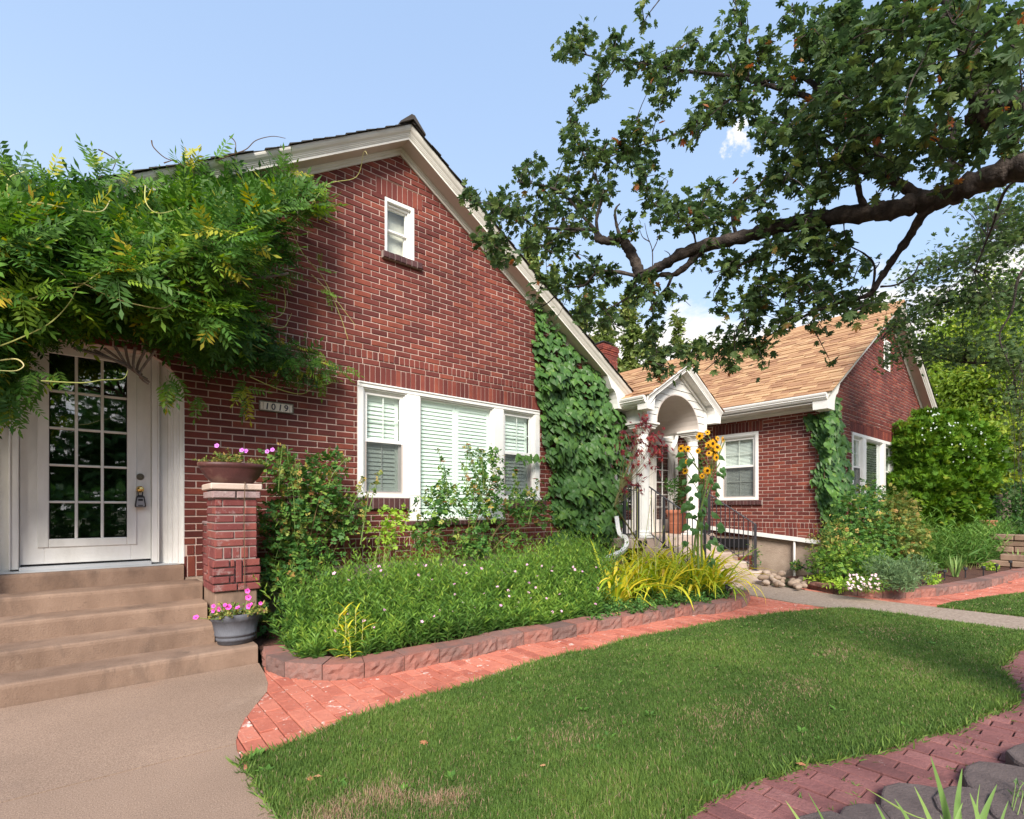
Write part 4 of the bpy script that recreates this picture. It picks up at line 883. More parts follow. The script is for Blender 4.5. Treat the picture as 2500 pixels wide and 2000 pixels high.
# ================================================================ right-hand house
SLL[:] = [.61, .61]
hB = thing('brick_house', 'red brick house wing with the tan shingle roof and steep gable on the right', 'house', (14.3, 3.6, 0))
Lb = Laid(7); cxB = 14.3; zpB = 5.86; MBf = frameM((0, 3.6, 0), (1, 0, 0), (0, -1, 0)); MBs = frameM((10.36, 0, 0), (0, -1, 0), (-1, 0, 0))
def holesB(zm, z0, z1):
    h = []
    if 1.46 < zm < 2.85: h.append((11.92, 14.79))
    if 1.15 < zm < 1.46: h.append((12.62, 14.1))
    if 1.36 < zm < 1.46: h += [(11.88, 12.62), (14.1, 14.9)]
    if 2.85 < zm < 3.06: h.append((11.86, 14.86))
    if 4.5 < zm < 5.2: h.append((14.05, 14.5))
    if 5.2 < zm < 5.41: h.append((13.96, 14.6))
    return h
def holesS(zm, z0, z1):
    h = []
    if 1.46 < zm < 2.85: h.append((-5.645, -4.763))
    if 1.355 < zm < 1.46: h.append((-5.70, -4.68))
    if 2.85 < zm < 3.06: h.append((-5.75, -4.68))
    return h
plB = [(SL, 1, zpB-.005+SL*cxB), (-SL, 1, zpB-.005-SL*cxB)]
wBf = wall(hB, 'wall', MBf, 10.36, 18.24, .70, 5.95, holesB, plB, Lb, M['brick'], 'brick gable wall', lambda x, z_: .8 if x < 15.2 else .2)
wBs = wall(hB, 'wall', MBs, -6.62, -3.634, .70, 3.13, holesS, [], Lb, M['brick'], 'brick side wall beside the porch', lambda x, z_: 1 if x < -3.75 else .5)
soldiers(Lb, MBf, wBf, 11.86, 14.86, 2.85, 3.06, M['brick']); soldiers(Lb, MBf, wBf, 13.96, 14.6, 5.2, 5.41, M['brick']); soldiers(Lb, MBs, wBs, -5.75, -4.68, 2.85, 3.06, M['brick'])
sill(Lb, MBs, wBs, -5.70, -4.68, 1.36, 1.457, seed=6); sill(Lb, MBf, wBf, 11.88, 12.6, 1.36, 1.457, seed=7); sill(Lb, MBf, wBf, 14.12, 14.9, 1.36, 1.457, seed=8)
Lb.finish(298, 'brick', 'further_bricks')
MB().box(10.372, 10.55, 3.62, 12, -.05, .698).box(10.37, 18.23, 3.612, 3.8, -.05, .697).build('foundation', M['stucco'], hB)
MB().box(18.1, 18.24, 3.8, 15, -.05, 3.1).box(10.36, 18.1, 14.8, 15, -.05, 3.1).box(10.38, 10.5, 6.7, 14.8, .70, 3.1).build('side_wall', M['brick'], hB)
gable_trim(hB, cxB, 3.6, zpB, 4.37)
rbl = roof_slab(hB, 'roof', cxB, 4.37, zpB+.05, 3.43, 15, -1, .09, M['soffit']); rbl['label'] = 'tan shingled roof slope facing the porch'
rbr = roof_slab(hB, 'roof', cxB, 4.37, zpB+.05, 3.43, 15, 1, .09, M['soffit'])
Ls = Laid(8); shingles(Ls, rbl, cxB, -1, 4.37, zpB+.145, 3.28, 12.9, M['shingle'], seed=21, cover=lambda c: 1 if c[1] < 9 else .4)
Ls.finish(298, 'shingle', 'further_shingles')
Lq = Laid(9); shingles(Lq, rbr, cxB, 1, 4.37, zpB+.145, 3.28, 15, M['shingle_dark'], seed=22, edge_only=True); Lq.finish(0, 'shingle', 'further_shingles')
MB().prism([(cxB-.16, 3.27, zpB+.16-SL*.16), (cxB, 3.27, zpB+.205), (cxB+.16, 3.27, zpB+.16-SL*.16), (cxB, 3.27, zpB+.165)], (0, 9.6, 0)).build('ridge_cap', M['shingle'], hB)
# eave gutter, fascia and soffit along the side wall
GP = [(0, 0), (.03, 0), (.05, .02), (.05, .035), (.075, .045), (.075, .06), (.09, .075), (.10, .10), (.10, .118), (0, .118)]
ze = zpB-SL*4.37
MB().sweep(GP, [(cxB-4.37+.02, 3.37, ze+.0), (cxB-4.37+.02, 5.95, ze+.0)], (-1, 0, 0), (0, 0, 1)).build('gutter', M['white'], hB)
MB().box(cxB-4.37+.021, 10.355, 3.40, 7.0, ze-.035, ze-.012).box(10.30, 10.356, 3.62, 6.6, ze-.10, ze-.036, ch=.004).build('eave_soffit', M['trim'], hB)
# windows of the right house
ww = double_hung(hB, MBs, -5.645+.09, -4.763-.06, 1.50, 2.78, mun=(1, 1), cover='blind', label='white sash window with blinds between porch and corner', lowmun=(1, 1))
winpart(hB, 'window_casing', MBs, [(-5.645, -5.555, -.012, .1, 1.46, 2.848), (-4.823, -4.763, -.012, .1, 1.46, 2.848), (-5.555, -4.823, -.012, .1, 2.78, 2.848), (-5.555, -4.823, -.02, .1, 1.46, 1.50)])
winpart(hB, 'window_casing', MBf, [(11.92, 11.99, -.014, .1, 1.495, 2.78), (12.57, 12.78, -.014, .1, 1.20, 2.78), (13.95, 14.14, -.014, .1, 1.20, 2.78), (14.72, 14.79, -.014, .1, 1.495, 2.78), (11.92, 14.79, -.016, .1, 2.78, 2.848), (11.90, 12.57, -.03, .1, 1.458, 1.495), (14.14, 14.81, -.03, .1, 1.458, 1.495), (12.60, 14.11, -.03, .1, 1.16, 1.20)], label='white casing round the triple window of the right gable')
double_hung(hB, MBf, 11.99, 12.57, 1.495, 2.78, cover='blind', label='left sash window of the right gable'); double_hung(hB, MBf, 14.14, 14.72, 1.495, 2.78, cover='blind', label='right sash window of the right gable')
wc2 = winpart(hB, 'window', MBf, jambs(12.78, 13.95, 1.20, 2.78), label='wide middle window with white blinds'); mb_boxes(MBf, [(12.815, 13.915, .05, .055, 1.21, 2.745)], 0).build('pane', M['glass'], wc2)
pr = MB().box(-.5, .5, -.0015, .0015, -.024, .024).mesh('slat', M['blind'])
for k in range(28):
    o = bpy.data.objects.new('slat', pr); C.objects.link(o); o.parent = wc2; o.matrix_parent_inverse = world(wc2).inverted(); o.matrix_basis = MBf @ Matrix.Translation((13.365, .12, 1.26+k*.053)) @ Matrix.Rotation(math.radians(55), 4, 'X') @ Matrix.Diagonal((1.08, 1, 1, 1))
backing(wc2, MBf, 12.78, 13.95, 1.20, 2.78, .5)
wl_ = winpart(hB, 'window', MBf, [(14.05, 14.09, -.01, .1, 4.5, 5.2), (14.46, 14.5, -.01, .1, 4.5, 5.2), (14.09, 14.46, -.01, .1, 5.16, 5.2), (14.09, 14.46, -.01, .1, 4.5, 4.53)], label='louvred attic vent near the right gable peak')
pv = MB().box(-.185, .185, -.006, .006, -.045, .045).mesh('slat', M['white'])
for k in range(8):
    o = bpy.data.objects.new('slat', pv); C.objects.link(o); o.parent = wl_; o.matrix_parent_inverse = world(wl_).inverted(); o.matrix_basis = MBf @ Matrix.Translation((14.275, .02, 4.57+k*.078)) @ Matrix.Rotation(math.radians(-45), 4, 'X')
backing(wl_, MBf, 14.1, 14.45, 4.55, 5.15, .12)
# chimney of the right house
cy0, cx0 = 11.6, 13.65
chim = MB().box(cx0+.01, cx0+.77, cy0+.01, cy0+.65, 5.2, 7.02).build('chimney', M['mortar'], hB); chim['label'] = 'square brick chimney with corbelled top and metal cap'
Lc = Laid(10)
for face, (o_, xd, nn, wd) in enumerate((((cx0, cy0, 0), (1, 0, 0), (0, -1, 0), .78), ((cx0, cy0+.66, 0), (0, -1, 0), (-1, 0, 0), .66))):
    Mx = frameM(o_, xd, nn)
    for k in range(25):
        z0 = 5.28+k*CH; cor = .0 if k < 20 else .022 if k < 22 else .044 if k < 24 else .02
        x = -.108*(k % 2)-cor
        while x < wd+cor:
            a = max(x, -cor); b = min(x+.215, wd+cor)
            if b-a > .03: Lc.rect(a+.005, b-.005, z0+.006, z0+CH-.006, Mx, chim, M['brick'], depth=.06, proud=cor+.004)
            x += .2155
Lc.finish(150, 'brick', 'further_bricks')
m = MB().lathe([(.20, 0), (.20, .10)], (cx0+.39, cy0+.33, 7.03), 4, rot=math.pi/4); m.build('flue', M['terra'], chim)
m = MB().lathe([(.36, 0), (.36, .015), (.06, .12), (.02, .125)], (cx0+.39, cy0+.33, 7.15), 4, rot=math.pi/4); m.build('chimney_cap', M['hole'], chim)
# ================================================================ steps of the glazed door
st = thing('door_steps', 'five tan concrete steps up to the glazed door with the brick pier beside them', 'steps', (0, 5, 0))
fronts = [4.57, 4.89, 5.21, 5.53, 5.85]; tops = [.145, .29, .435, .58, .727]; xr_ = [1.055, .795, .79, .80, .69]
for k in range(5):
    y1 = 6.1 if k == 4 else fronts[k+1]+.12
    m = MB(); x1 = xr_[k]; z0 = -.08 if k == 0 else tops[k-1]-.02
    # nosing rounded by a profile swept along the step
    yf, zt = fronts[k], tops[k]
    prof = [(yf+.004, z0), (yf, zt-.03), (yf+.004, zt-.012), (yf+.014, zt-.003), (yf+.03, zt), (y1, zt-.002), (y1, z0)]
    r = RS(40+k); n = 26; xs = np.linspace(-5.9, x1, n)
    for i in range(n): pass
    V = []; 
    for i, x in enumerate(xs):
        j = r.uniform(-.0022, .0022); q = r.uniform(-.0015, .0015)
        V += [(x, a+j*(b > z0+.01), b+q*(b > z0+.01)) for a, b in prof]
    p = len(prof); F = [(i*p+a, i*p+(a+1) % p, (i+1)*p+(a+1) % p, (i+1)*p+a) for i in range(n-1) for a in range(p)]+[tuple(range(p)), tuple(range((n-1)*p, n*p))[::-1]]
    m.add(V, F); m.build('step', M['stone'], st)
# ================================================================ brick pier
pi = thing('brick_pier', 'weathered brick pier with a concrete cap standing right of the door steps', 'pier', (.98, 5.18, 0)); Lp = Laid(14)
core = MB().box(.820, 1.135, 4.990, 5.38, .549, 1.434).build('core', M['mortar_dark'], pi)
pf = MB().box(.815, 1.145, 4.985, 5.9, .10, .548, ch=.008).build('plinth', M['stone'], pi)
PX0, PX1, PY0, PY1 = .81, 1.145, 4.98, 5.39
def pier_face(o_, xd, nn, wd, seed):
    Mx = frameM(o_, xd, nn); r = RS(seed)
    def row(z0, z1, cuts, off, mt='brick_pier'):
        for a, b in cuts: Lp.rect(a+.006, b-.006, z0+.007, z1-.007, Mx, core, M[mt], depth=.055+off, ch=.005, proud=off+r.uniform(-.002, .002), w=1.5)
    z = .55
    row(z, z+CH, [(-.02, wd*.52), (wd*.52, wd+.02)], .022); z += CH
    for a in range(3):
        q = [(-.02, wd*.34), (wd*.34, wd*.46), (wd*.63, wd+.02)] if a != 1 else [(-.02, wd*.46), (wd*.63, wd+.02)]
        row(z+a*CH, z+(a+1)*CH, q, .022)
    Lp.rect(wd*.46+.006, wd*.63-.006, z+.007, z+3*CH-.007, Mx, core, M['brick_pier'], depth=.075, ch=.005, proud=.022, w=1.5); z += 3*CH
    n = 5
    for k in range(n): row(z, z+.105, [(wd*k/n, wd*(k+1)/n)], 0)
    z += .105
    for a in range(5):
        row(z, z+CH, [(0, wd*.45), (wd*.45, wd)] if a % 2 else [(0, wd*.68), (wd*.68, wd)], 0); z += CH
    row(z, z+CH, [(0, wd*.18), (wd*.18, wd*.7), (wd*.7, wd)], 0, 'brick_pier'); z += CH
    row(z, z+CH, [(-.022, wd*.48), (wd*.48, wd+.022)], .024, 'brick_pale'); z += CH
    row(z, z+CH*.98, [(-.022, wd*.36), (wd*.36, wd*.76), (wd*.76, wd+.022)], .026, 'brick_pale')
pier_face((PX0, PY0, 0), (1, 0, 0), (0, -1, 0), PX1-PX0, 1); pier_face((PX0, PY1, 0), (0, -1, 0), (-1, 0, 0), PY1-PY0, 2); pier_face((PX1, PY0, 0), (0, 1, 0), (1, 0, 0), PY1-PY0, 3)
# low brick link back to the wall
link = MB().box(.86, 1.08, 5.39, 5.9, .548, 1.12).build('link_core', M['mortar_dark'], pi)
for fc, (o_, xd, nn) in enumerate((((.85, 5.9, 0), (0, -1, 0), (-1, 0, 0)), ((1.09, 5.39, 0), (0, 1, 0), (1, 0, 0)))):
    Mx = frameM(o_, xd, nn)
    for k in range(8):
        for j in range(3):
            Lp.rect(j*.2-.1*(k % 2)+.006 if j or not k % 2 else .002, min(.5, (j+1)*.2-.1*(k % 2)-.006), .55+k*CH+.006, .55+(k+1)*CH-.006, Mx, link, M['brick_pier'], depth=.03)
MB().box(.845, 1.095, 5.392, 5.899, 1.121, 1.15, ch=.006).build('link_cap', M['brick_pale'], pi)
Lp.finish(290, 'brick', 'further_bricks')
MB().box(PX0-.035, PX1+.035, PY0-.035, PY1+.02, 1.435, 1.49, ch=.008).build('cap', M['stone2'], pi)
MB().tube(smooth_path([(1.045, 5.0, 1.5), (1.035, 4.93, 1.495), (1.03, 4.925, 1.40), (1.03, 4.945, 1.2), (1.032, 4.94, .9), (1.035, 4.94, .5)]), .004, 5).build('drip_hose', M['twig'], pi)
# ================================================================ planters
def petunia(m_pet, m_thr, c, d, s, r):
    d = norm(np.array(d, float)); a = norm(np.cross(d, [0, .3, 1])); b = np.cross(d, a); V = [c-d*s*.25]; 
    for k in range(10):
        th = 2*math.pi*k/10; q = s*(.5 if k % 2 else .42); V.append(c+q*(math.cos(th)*a+math.sin(th)*b)+d*s*r.uniform(-.05, .05))
    m_pet.add(V, [(0, 1+k, 1+(k+1) % 10) for k in range(10)])
    m_thr.add([c-d*s*.12]+[c-d*s*.10+s*.13*(math.cos(t_)*a+math.sin(t_)*b) for t_ in np.linspace(0, 6.283, 6)[:-1]], [(0, 1+k, 1+(k+1) % 5) for k in range(5)])
def potplant(root, c, rx, ry, n, h, mt, seed, dry=.4, stems=26, leaf=.035):
    r = RS(seed); sm = MB(); Ts = []; Ax = []
    for k in range(stems):
        a = r.uniform(0, 6.283); q = math.sqrt(r.rand()); p0 = np.array([c[0]+q*rx*.8*math.cos(a), c[1]+q*ry*.8*math.sin(a), c[2]]); d = np.array([math.cos(a)*q*.9, math.sin(a)*q*.9, 1.0-.3*q]); l = h*r.uniform(.5, 1.1)
        pts = [p0+d*l*s+np.array([0, 0, -.35*l*s*s*q])+r.uniform(-.008, .008, 3) for s in np.linspace(0, 1, 5)]; sm.tube(pts, [.003, .003, .0025, .002, .0015], 4)
        for j in range(n//stems):
            s = r.uniform(.1, 1); i = min(3, int(s*4)); Ts.append(pts[i]+(pts[i+1]-pts[i])*(s*4-i)); Ax.append(norm(r.normal(size=3)+np.array([0, 0, .5])))
    sm.build('stems', M['cane'], root, 'stuff'); Ts = np.array(Ts); Ax = np.array(Ax)
    scatter(root, 'leaf', L_S, frames(Ax, r.normal(size=Ax.shape)), Ts, r.uniform(.6, 1.2, len(Ts))*leaf, mt, 0, 'foliage', seed)
bowl = thing('bowl_planter', 'wide brown bowl planter with wilting petunias on top of the brick pier', 'planter', (.985, 5.19, 1.492))
BP = [(.0, .012), (.13, 0), (.16, .004), (.215, .06), (.255, .13), (.262, .145), (.275, .15), (.278, .178), (.268, .188), (.25, .186), (.245, .165), (.0, .160)]
MB().lathe(BP[1:], (.985, 5.19, 1.492), 36, sy=.62).build('bowl', M['bowl'], bowl, smooth=True)
MB().lathe([(.243, .160), (.243, .168)], (.985, 5.19, 1.492), 24, sy=.62).build('potting_soil', M['mulch'], bowl)
pl = thing('petunia_plant', 'straggly half dry petunias with purple blooms in the bowl on the pier', 'plant', (.985, 5.19, 1.66)); potplant(pl, (.985, 5.19, 1.655), .25, .15, 520, .17, M['l_yel'], 51, leaf=.035)
mp_, mt_ = MB(), MB(); r = RS(5)
for u, v in ((590, 1099), (600, 1101), (652, 1102), (529, 1088), (665, 1098)):
    petunia(mp_, mt_, PY(u, v, 5.06), FW*-1+np.array([0, 0, .3]), .045, r)
mp_.build('blossom', M['magenta'], pl, fix=False); mt_.build('throat', M['purple_c'], pl, fix=False)
tub = thing('tub_planter', 'grey half barrel tub of pink petunias standing on the lowest door step', 'planter', (.935, 4.79, .147))
TP = [(.125, 0), (.135, .004), (.142, .03), (.148, .032), (.150, .05), (.146, .055), (.150, .068), (.156, .07), (.160, .088), (.156, .092), (.178, .195), (.186, .20), (.190, .225), (.192, .250), (.184, .254), (.178, .235), (.170, .21)]
MB().lathe(TP, (.935, 4.79, .147), 36, sy=.84).build('tub', M['tub'], tub, smooth=True)
MB().lathe([(.172, .212), (.172, .222)], (.935, 4.79, .147), 24, sy=.84).build('potting_soil', M['mulch'], tub)
pl = thing('petunia_plant', 'bright pink petunias with yellowing leaves spilling from the grey tub', 'plant', (.935, 4.79, .365)); potplant(pl, (.935, 4.79, .36), .19, .15, 700, .16, M['l_yel'], 52, leaf=.034)
mp_, mt_ = MB(), MB()
for u, v, s in ((604, 1443, .055), (606, 1459, .062), (558, 1482, .062), (534, 1488, .055), (521, 1480, .045), (580, 1483, .05), (606, 1481, .058), (478, 1507, .055), (636, 1473, .04), (641, 1491, .045), (520, 1492, .04), (549, 1477, .04), (613, 1475, .035)):
    p = PY(u, v, 4.66); petunia(mp_, mt_, p, FW*-1+r.uniform(-.4, .4, 3)+np.array([0, 0, .4]), s*.85, r)
    if u < 500 or v < 1462: pass
mp_.build('blossom', M['pink'], pl, fix=False); mt_.build('throat', M['purple_c'], pl, fix=False)
sm = MB(); sm.tube(smooth_path([PY(560, 1512, 4.72), PY(520, 1512, 4.68), PY(495, 1510, 4.66), PY(480, 1508, 4.66)]), .003, 4); sm.tube(smooth_path([PY(590, 1505, 4.72), PY(600, 1480, 4.68), PY(605, 1460, 4.67)]), .003, 4); sm.build('trailing_stem', M['stem'], pl, 'stuff')
# ================================================================ house number
hn = thing('house_number', 'framed ceramic tile sign reading 1019 on the brick wall', 'number sign', (1.535, 5.87, 2.37))
sx0, sx1, sz0, sz1 = 1.365, 1.715, 2.315, 2.425; yS = 5.862
MB().box(sx0, sx1, yS, 5.878, sz0, sz0+.008, ch=.002).box(sx0, sx1, yS, 5.878, sz1-.008, sz1, ch=.002).box(sx0, sx0+.008, yS+.0005, 5.878, sz0+.008, sz1-.008).box(sx1-.008, sx1, yS+.0005, 5.878, sz0+.008, sz1-.008).build('frame', M['bronze'], hn)
tw = (sx1-sx0-.02)/6; cells = [(.5, 0), (1, 1), (1, 1), (1, 1), (1, 1), (.5, 0)]; ws = [.62, 1.19, 1.19, 1.19, 1.19, .62]; x = sx0+.01; cxs = []
for k, w_ in enumerate(ws):
    a = x; b = x+tw*w_; x = b; cxs.append((a+b)/2)
    MB().box(a+.001, b-.001, yS+.003, 5.876, sz0+.01, sz1-.01, ch=.0015).build('tile', M['tile'], hn)
    rim = MB()
    for q in range(5):
        z0 = sz0+.016+q*.0165
        for xx in (a+.004, b-.006):
            if k in (0, 5): rim.box(xx, xx+.0025, yS+.0015, yS+.004, z0, z0+.010)
    if k in (0, 5): rim.box(a+.006, b-.006, yS+.0015, yS+.004, sz0+.014, sz0+.0165); rim.box(a+.006, b-.006, yS+.0015, yS+.004, sz1-.0165, sz1-.014)
    else:
        for q in range(4): rim.box(a+.006+q*.013, a+.013+q*.013, yS+.0015, yS+.004, sz0+.0125, sz0+.0145); rim.box(a+.006+q*.013, a+.013+q*.013, yS+.0015, yS+.004, sz1-.0145, sz1-.0125)
    rim.build('tile_border', M['ink'], hn)
for ch_, cx_ in zip('1019', cxs[1:5]):
    cu = bpy.data.curves.new('digit', 'FONT'); cu.body = ch_; cu.size = .092; cu.extrude = .0015; cu.offset = .0016; cu.align_x = 'CENTER'; cu.shear = .12 if ch_ == '1' else 0.0
    tmp = bpy.data.objects.new('digit_src', cu); C.objects.link(tmp); bpy.context.view_layer.update()
    me = bpy.data.meshes.new_from_object(tmp.evaluated_get(bpy.context.evaluated_depsgraph_get())); bpy.data.objects.remove(tmp)
    me.materials.clear(); me.materials.append(M['ink']); o = obj('digit', me, hn); o.matrix_basis = Matrix.Translation((cx_, yS+.001, 2.338)) @ Matrix.Rotation(math.radians(90), 4, 'X')
# ================================================================ porch steps
ps = thing('porch_steps', 'pale concrete steps leading from the walk up to the arched porch', 'steps', (8.5, 4.9, 0))
SY = [4.24, 4.52, 4.80, 5.08, 5.38]; SZ = [.152, .304, .456, .608, .760]; SX0 = [7.45, 7.45, 7.45, 7.45, 7.10]; SX1 = [9.47, 9.46, 9.45, 9.44, 9.75]
for k in range(4):
    prof = [(SY[k], -.08 if k == 0 else SZ[k-1]-.02), (SY[k]-.004, SZ[k]-.02), (SY[k]+.004, SZ[k]-.006), (SY[k]+.018, SZ[k]), (SY[k+1]+.1, SZ[k]), (SY[k+1]+.1, -.08 if k == 0 else SZ[k-1]-.02)]
    MB().prism([(SX0[k], a, b) for a, b in prof], (SX1[k]-SX0[k], 0, 0)).build('step', M['stone2'], ps)
MB().box(7.46, 9.43, 5.1, 5.6, -.08, .585).build('base', M['stone2'], ps)
# ================================================================ porch
po = thing('entrance_porch', 'white gabled porch with barrel arch carried on two fluted columns', 'porch', (8.33, 5.5, .76)); cxp = 8.33
MB().box(7.05, 9.78, 5.36, 6.6, .60, .76, ch=.01).build('porch_floor', M['stone2'], po)
MB().box(9.79, 10.36, 5.7, 6.6, .60, .758, ch=.01).build('porch_floor', M['stone2'], po)
MB().box(7.1, 7.3, 5.75, 6.6, -.05, .598).box(7.3, 9.6, 6.3, 6.6, -.05, .598).build('porch_foundation', M['stucco'], po)
for x in (7.27, 7.42, 9.60, 9.70):
    m = cylY((x, 5.362, .682), .055, .055, .006, 20); m.build('vent_hole', M['hole'], po)
for x in (7.53, 9.15):
    col_ = MB(); N_ = 64
    fl = lambda k: 1.0-.055*(math.cos(2*math.pi*(k % N_)/N_*16) > .0)*abs(math.cos(2*math.pi*(k % N_)/N_*16))
    zz = .80; sh = [(.112, zz+.10), (.112, 1.5), (.108, 2.1), (.100, 2.50)]
    col_.lathe(sh, (x, 5.50, 0), N_, ring=fl); c = col_.build('column', M['white'], po); c['label'] = 'white fluted porch column, %s of the two' % ('left' if x < 8 else 'right')
    MB().box(x-.155, x+.155, 5.345, 5.655, .761, .80, ch=.006).lathe([(.15, .80), (.158, .82), (.15, .84), (.128, .848), (.138, .868), (.128, .885), (.116, .90)], (x, 5.5, 0), 28).build('column_base', M['white'], c)
    MB().lathe([(.102, 2.50), (.112, 2.505), (.112, 2.52), (.100, 2.53), (.100, 2.60), (.108, 2.605), (.125, 2.64), (.15, 2.67), (.152, 2.69)], (x, 5.5, 0), 28).build('column_capital', M['white'], c)
    MB().sweep([(0, 0), (.165, 0), (.165, .03), (.18, .035), (.205, .07), (.22, .08), (.22, .105), (0, .105)], [(x, 5.29, 2.69)], (1, 0, 0), (0, 0, 1), cap=False)
    m = MB()
    for (h0, h1, e) in ((2.69, 2.725, .165), (2.725, 2.76, .185), (2.76, 2.80, .215)): m.box(x-e, x+e, 5.5-e, 5.5+e, h0, h1, ch=.006)
    m.build('abacus', M['white'], c)
# gable front: siding boards cut round the arch
zc, ra, rb = 2.80, .665, .56; ax0, ax1 = cxp-.97, cxp+.97; slp = .605; zpk = 3.76
def archx(z_): 
    q = (z_-zc)/rb; return ra*math.sqrt(max(0, 1-q*q)) if q < 1 else 0
bd = .132; k = 0; z = 2.80
while z < zpk:
    z1 = min(z+bd, zpk+.05); 
    pl_ = [(slp, 1, zpk+slp*cxp), (-slp, 1, zpk-slp*cxp)]
    n = 14; zs_ = np.linspace(z+.003, z1, 8)
    for s in (-1, 1):
        if z < zc+rb:
            pts = [(cxp+s*.97, z+.003), (cxp+s*.97, z1)]+[(cxp+s*max(.0, archx(q)), q) for q in zs_[::-1]]
        elif s < 0: pts = [(ax0, z+.003), (ax1, z+.003), (ax1, z1), (ax0, z1)]
        else: continue
        if sum(pts[i][0]*pts[(i+1) % len(pts)][1]-pts[(i+1) % len(pts)][0]*pts[i][1] for i in range(len(pts))) < 0: pts = pts[::-1]
        pts = clip_poly(pts, pl_)
        if len(pts) < 3: continue
        V = [(x, 5.30-.012*(1-(q-z)/(z1-z)), q) for x, q in pts]+[(x, 5.33, q) for x, q in pts]; m_ = len(pts)
        MB().add(V, [tuple(range(m_)), tuple(range(m_, 2*m_))[::-1]]+[(i, i+m_, (i+1) % m_+m_, (i+1) % m_) for i in range(m_)]).build('siding_board', M['white_old'], po)
    z = z1 if z1 < zpk else 99
for s in (-1, 1): MB().box(*sorted((cxp+s*.905, cxp+s*.975)), 5.278, 5.345, 2.80, 3.19, ch=.004).build('corner_board', M['white'], po)
# barrel vault
m = MB(); n = 20; V = []
for y in (5.285, 6.6):
    for k in range(n+1):
        th = math.pi*k/n; V.append((cxp+ra*math.cos(th), y, zc+rb*math.sin(th)))
for y in (5.285, 6.6):
    for k in range(n+1):
        th = math.pi*k/n; V.append((cxp+(ra+.025)*math.cos(th), y, zc+(rb+.02)*math.sin(th)))
p = n+1; F = []
for k in range(n): F += [(k, k+1, p+k+1, p+k), (2*p+k, 3*p+k, 3*p+k+1, 2*p+k+1), (k, 2*p+k, 2*p+k+1, k+1)]
m.add(V, F); m.build('barrel_vault', M['soffit'], po, smooth=False, fix=False)
for a_, b_ in ((cxp-.975, cxp-ra-.001), (cxp+ra+.001, cxp+.975)): MB().box(a_, b_, 5.34, 6.58, 2.80, 2.90).build('beam', M['white'], po)
for a_ in (cxp-.96, cxp+.95): MB().box(a_, a_+.01, 5.34, 6.58, 2.90, 3.15).build('porch_side', M['white_old'], po)
# porch rakes, soffit, returns and roof
hwp = 1.2; zpp = zpk+.02; Yfp = 5.12
for s in (-1, 1):
    xe = cxp+s*hwp; zE = zpp-slp*hwp
    MB().sweep([(0, 0), (.01, 0), (.01, .03), (.018, .035), (.018, .05), (.04, .08), (.055, .10), (.055, .125), (0, .125)], [(cxp, Yfp, zpp), (xe, Yfp, zE)], (0, -1, 0), (0, 0, 1)).build('rake_board', M['white'], po)
    MB().sweep([(0, 0), (.20, 0), (.20, .02), (0, .02)], [(cxp, Yfp, zpp+.002), (xe, Yfp, zE+.002)], (0, 1, 0), (0, 0, 1)).build('soffit', M['white_old'], po)
    MB().sweep([(0, -.05), (.03, -.05), (.03, 0), (0, 0)], [(cxp, 5.287, zpp), (cxp+s*.95, 5.287, zpp-slp*.95)], (0, -1, 0), (0, 0, 1)).build('frieze_board', M['white'], po)
    pts = [(xe, zE), (xe-s*.01, zE-.10), (xe-s*.2, zE-.11)]
    for k in range(6): a = k/5*math.pi/2; pts.append((xe-s*(.2+.10*(1-math.cos(a))), zE-.11+(.11+.3*slp)*math.sin(a)*1.0))
    pts.append((xe-s*.36, zE+slp*.36)); MB().prism([(a, Yfp-.008, b) for a, b in pts], (0, .20, 0)).build('cornice_return', M['white'], po)
    MB().prism([(cxp, Yfp+.205, zpp+.02), (xe, Yfp+.205, zE+.02), (xe, Yfp+.205, zE+.09), (cxp, Yfp+.205, zpp+.09)], (0, 4.2 if s < 0 else 3.2, 0)).build('roof', M['soffit'], po)
prf = [o for o in po.children if o.name.startswith('roof')]
Lpr = Laid(31)
for s, rp in ((-1, prf[0]), (1, prf[1])):
    # reuse the main slope constant for the small roof
    SLL[:] = [slp, slp]
    shingles(Lpr, rp, cxp, s, hwp, zpp+.128, Yfp-.065, 9.3 if s < 0 else 8.0, M['shingle'], seed=60+s, over=.02)
Lpr.finish(140, 'shingle', 'further_shingles')
MB().sweep(GP, [(cxp-hwp+.02, Yfp+.02, zpp-slp*hwp-.0), (cxp-hwp+.02, 6.9, zpp-slp*hwp-.0)], (-1, 0, 0), (0, 0, 1)).build('gutter', M['white'], po)
MB().box(cxp-hwp+.02, cxp-.98, Yfp+.21, 6.9, zpp-slp*hwp-.02, zpp-slp*hwp-.001).build('eave_soffit', M['white'], po)
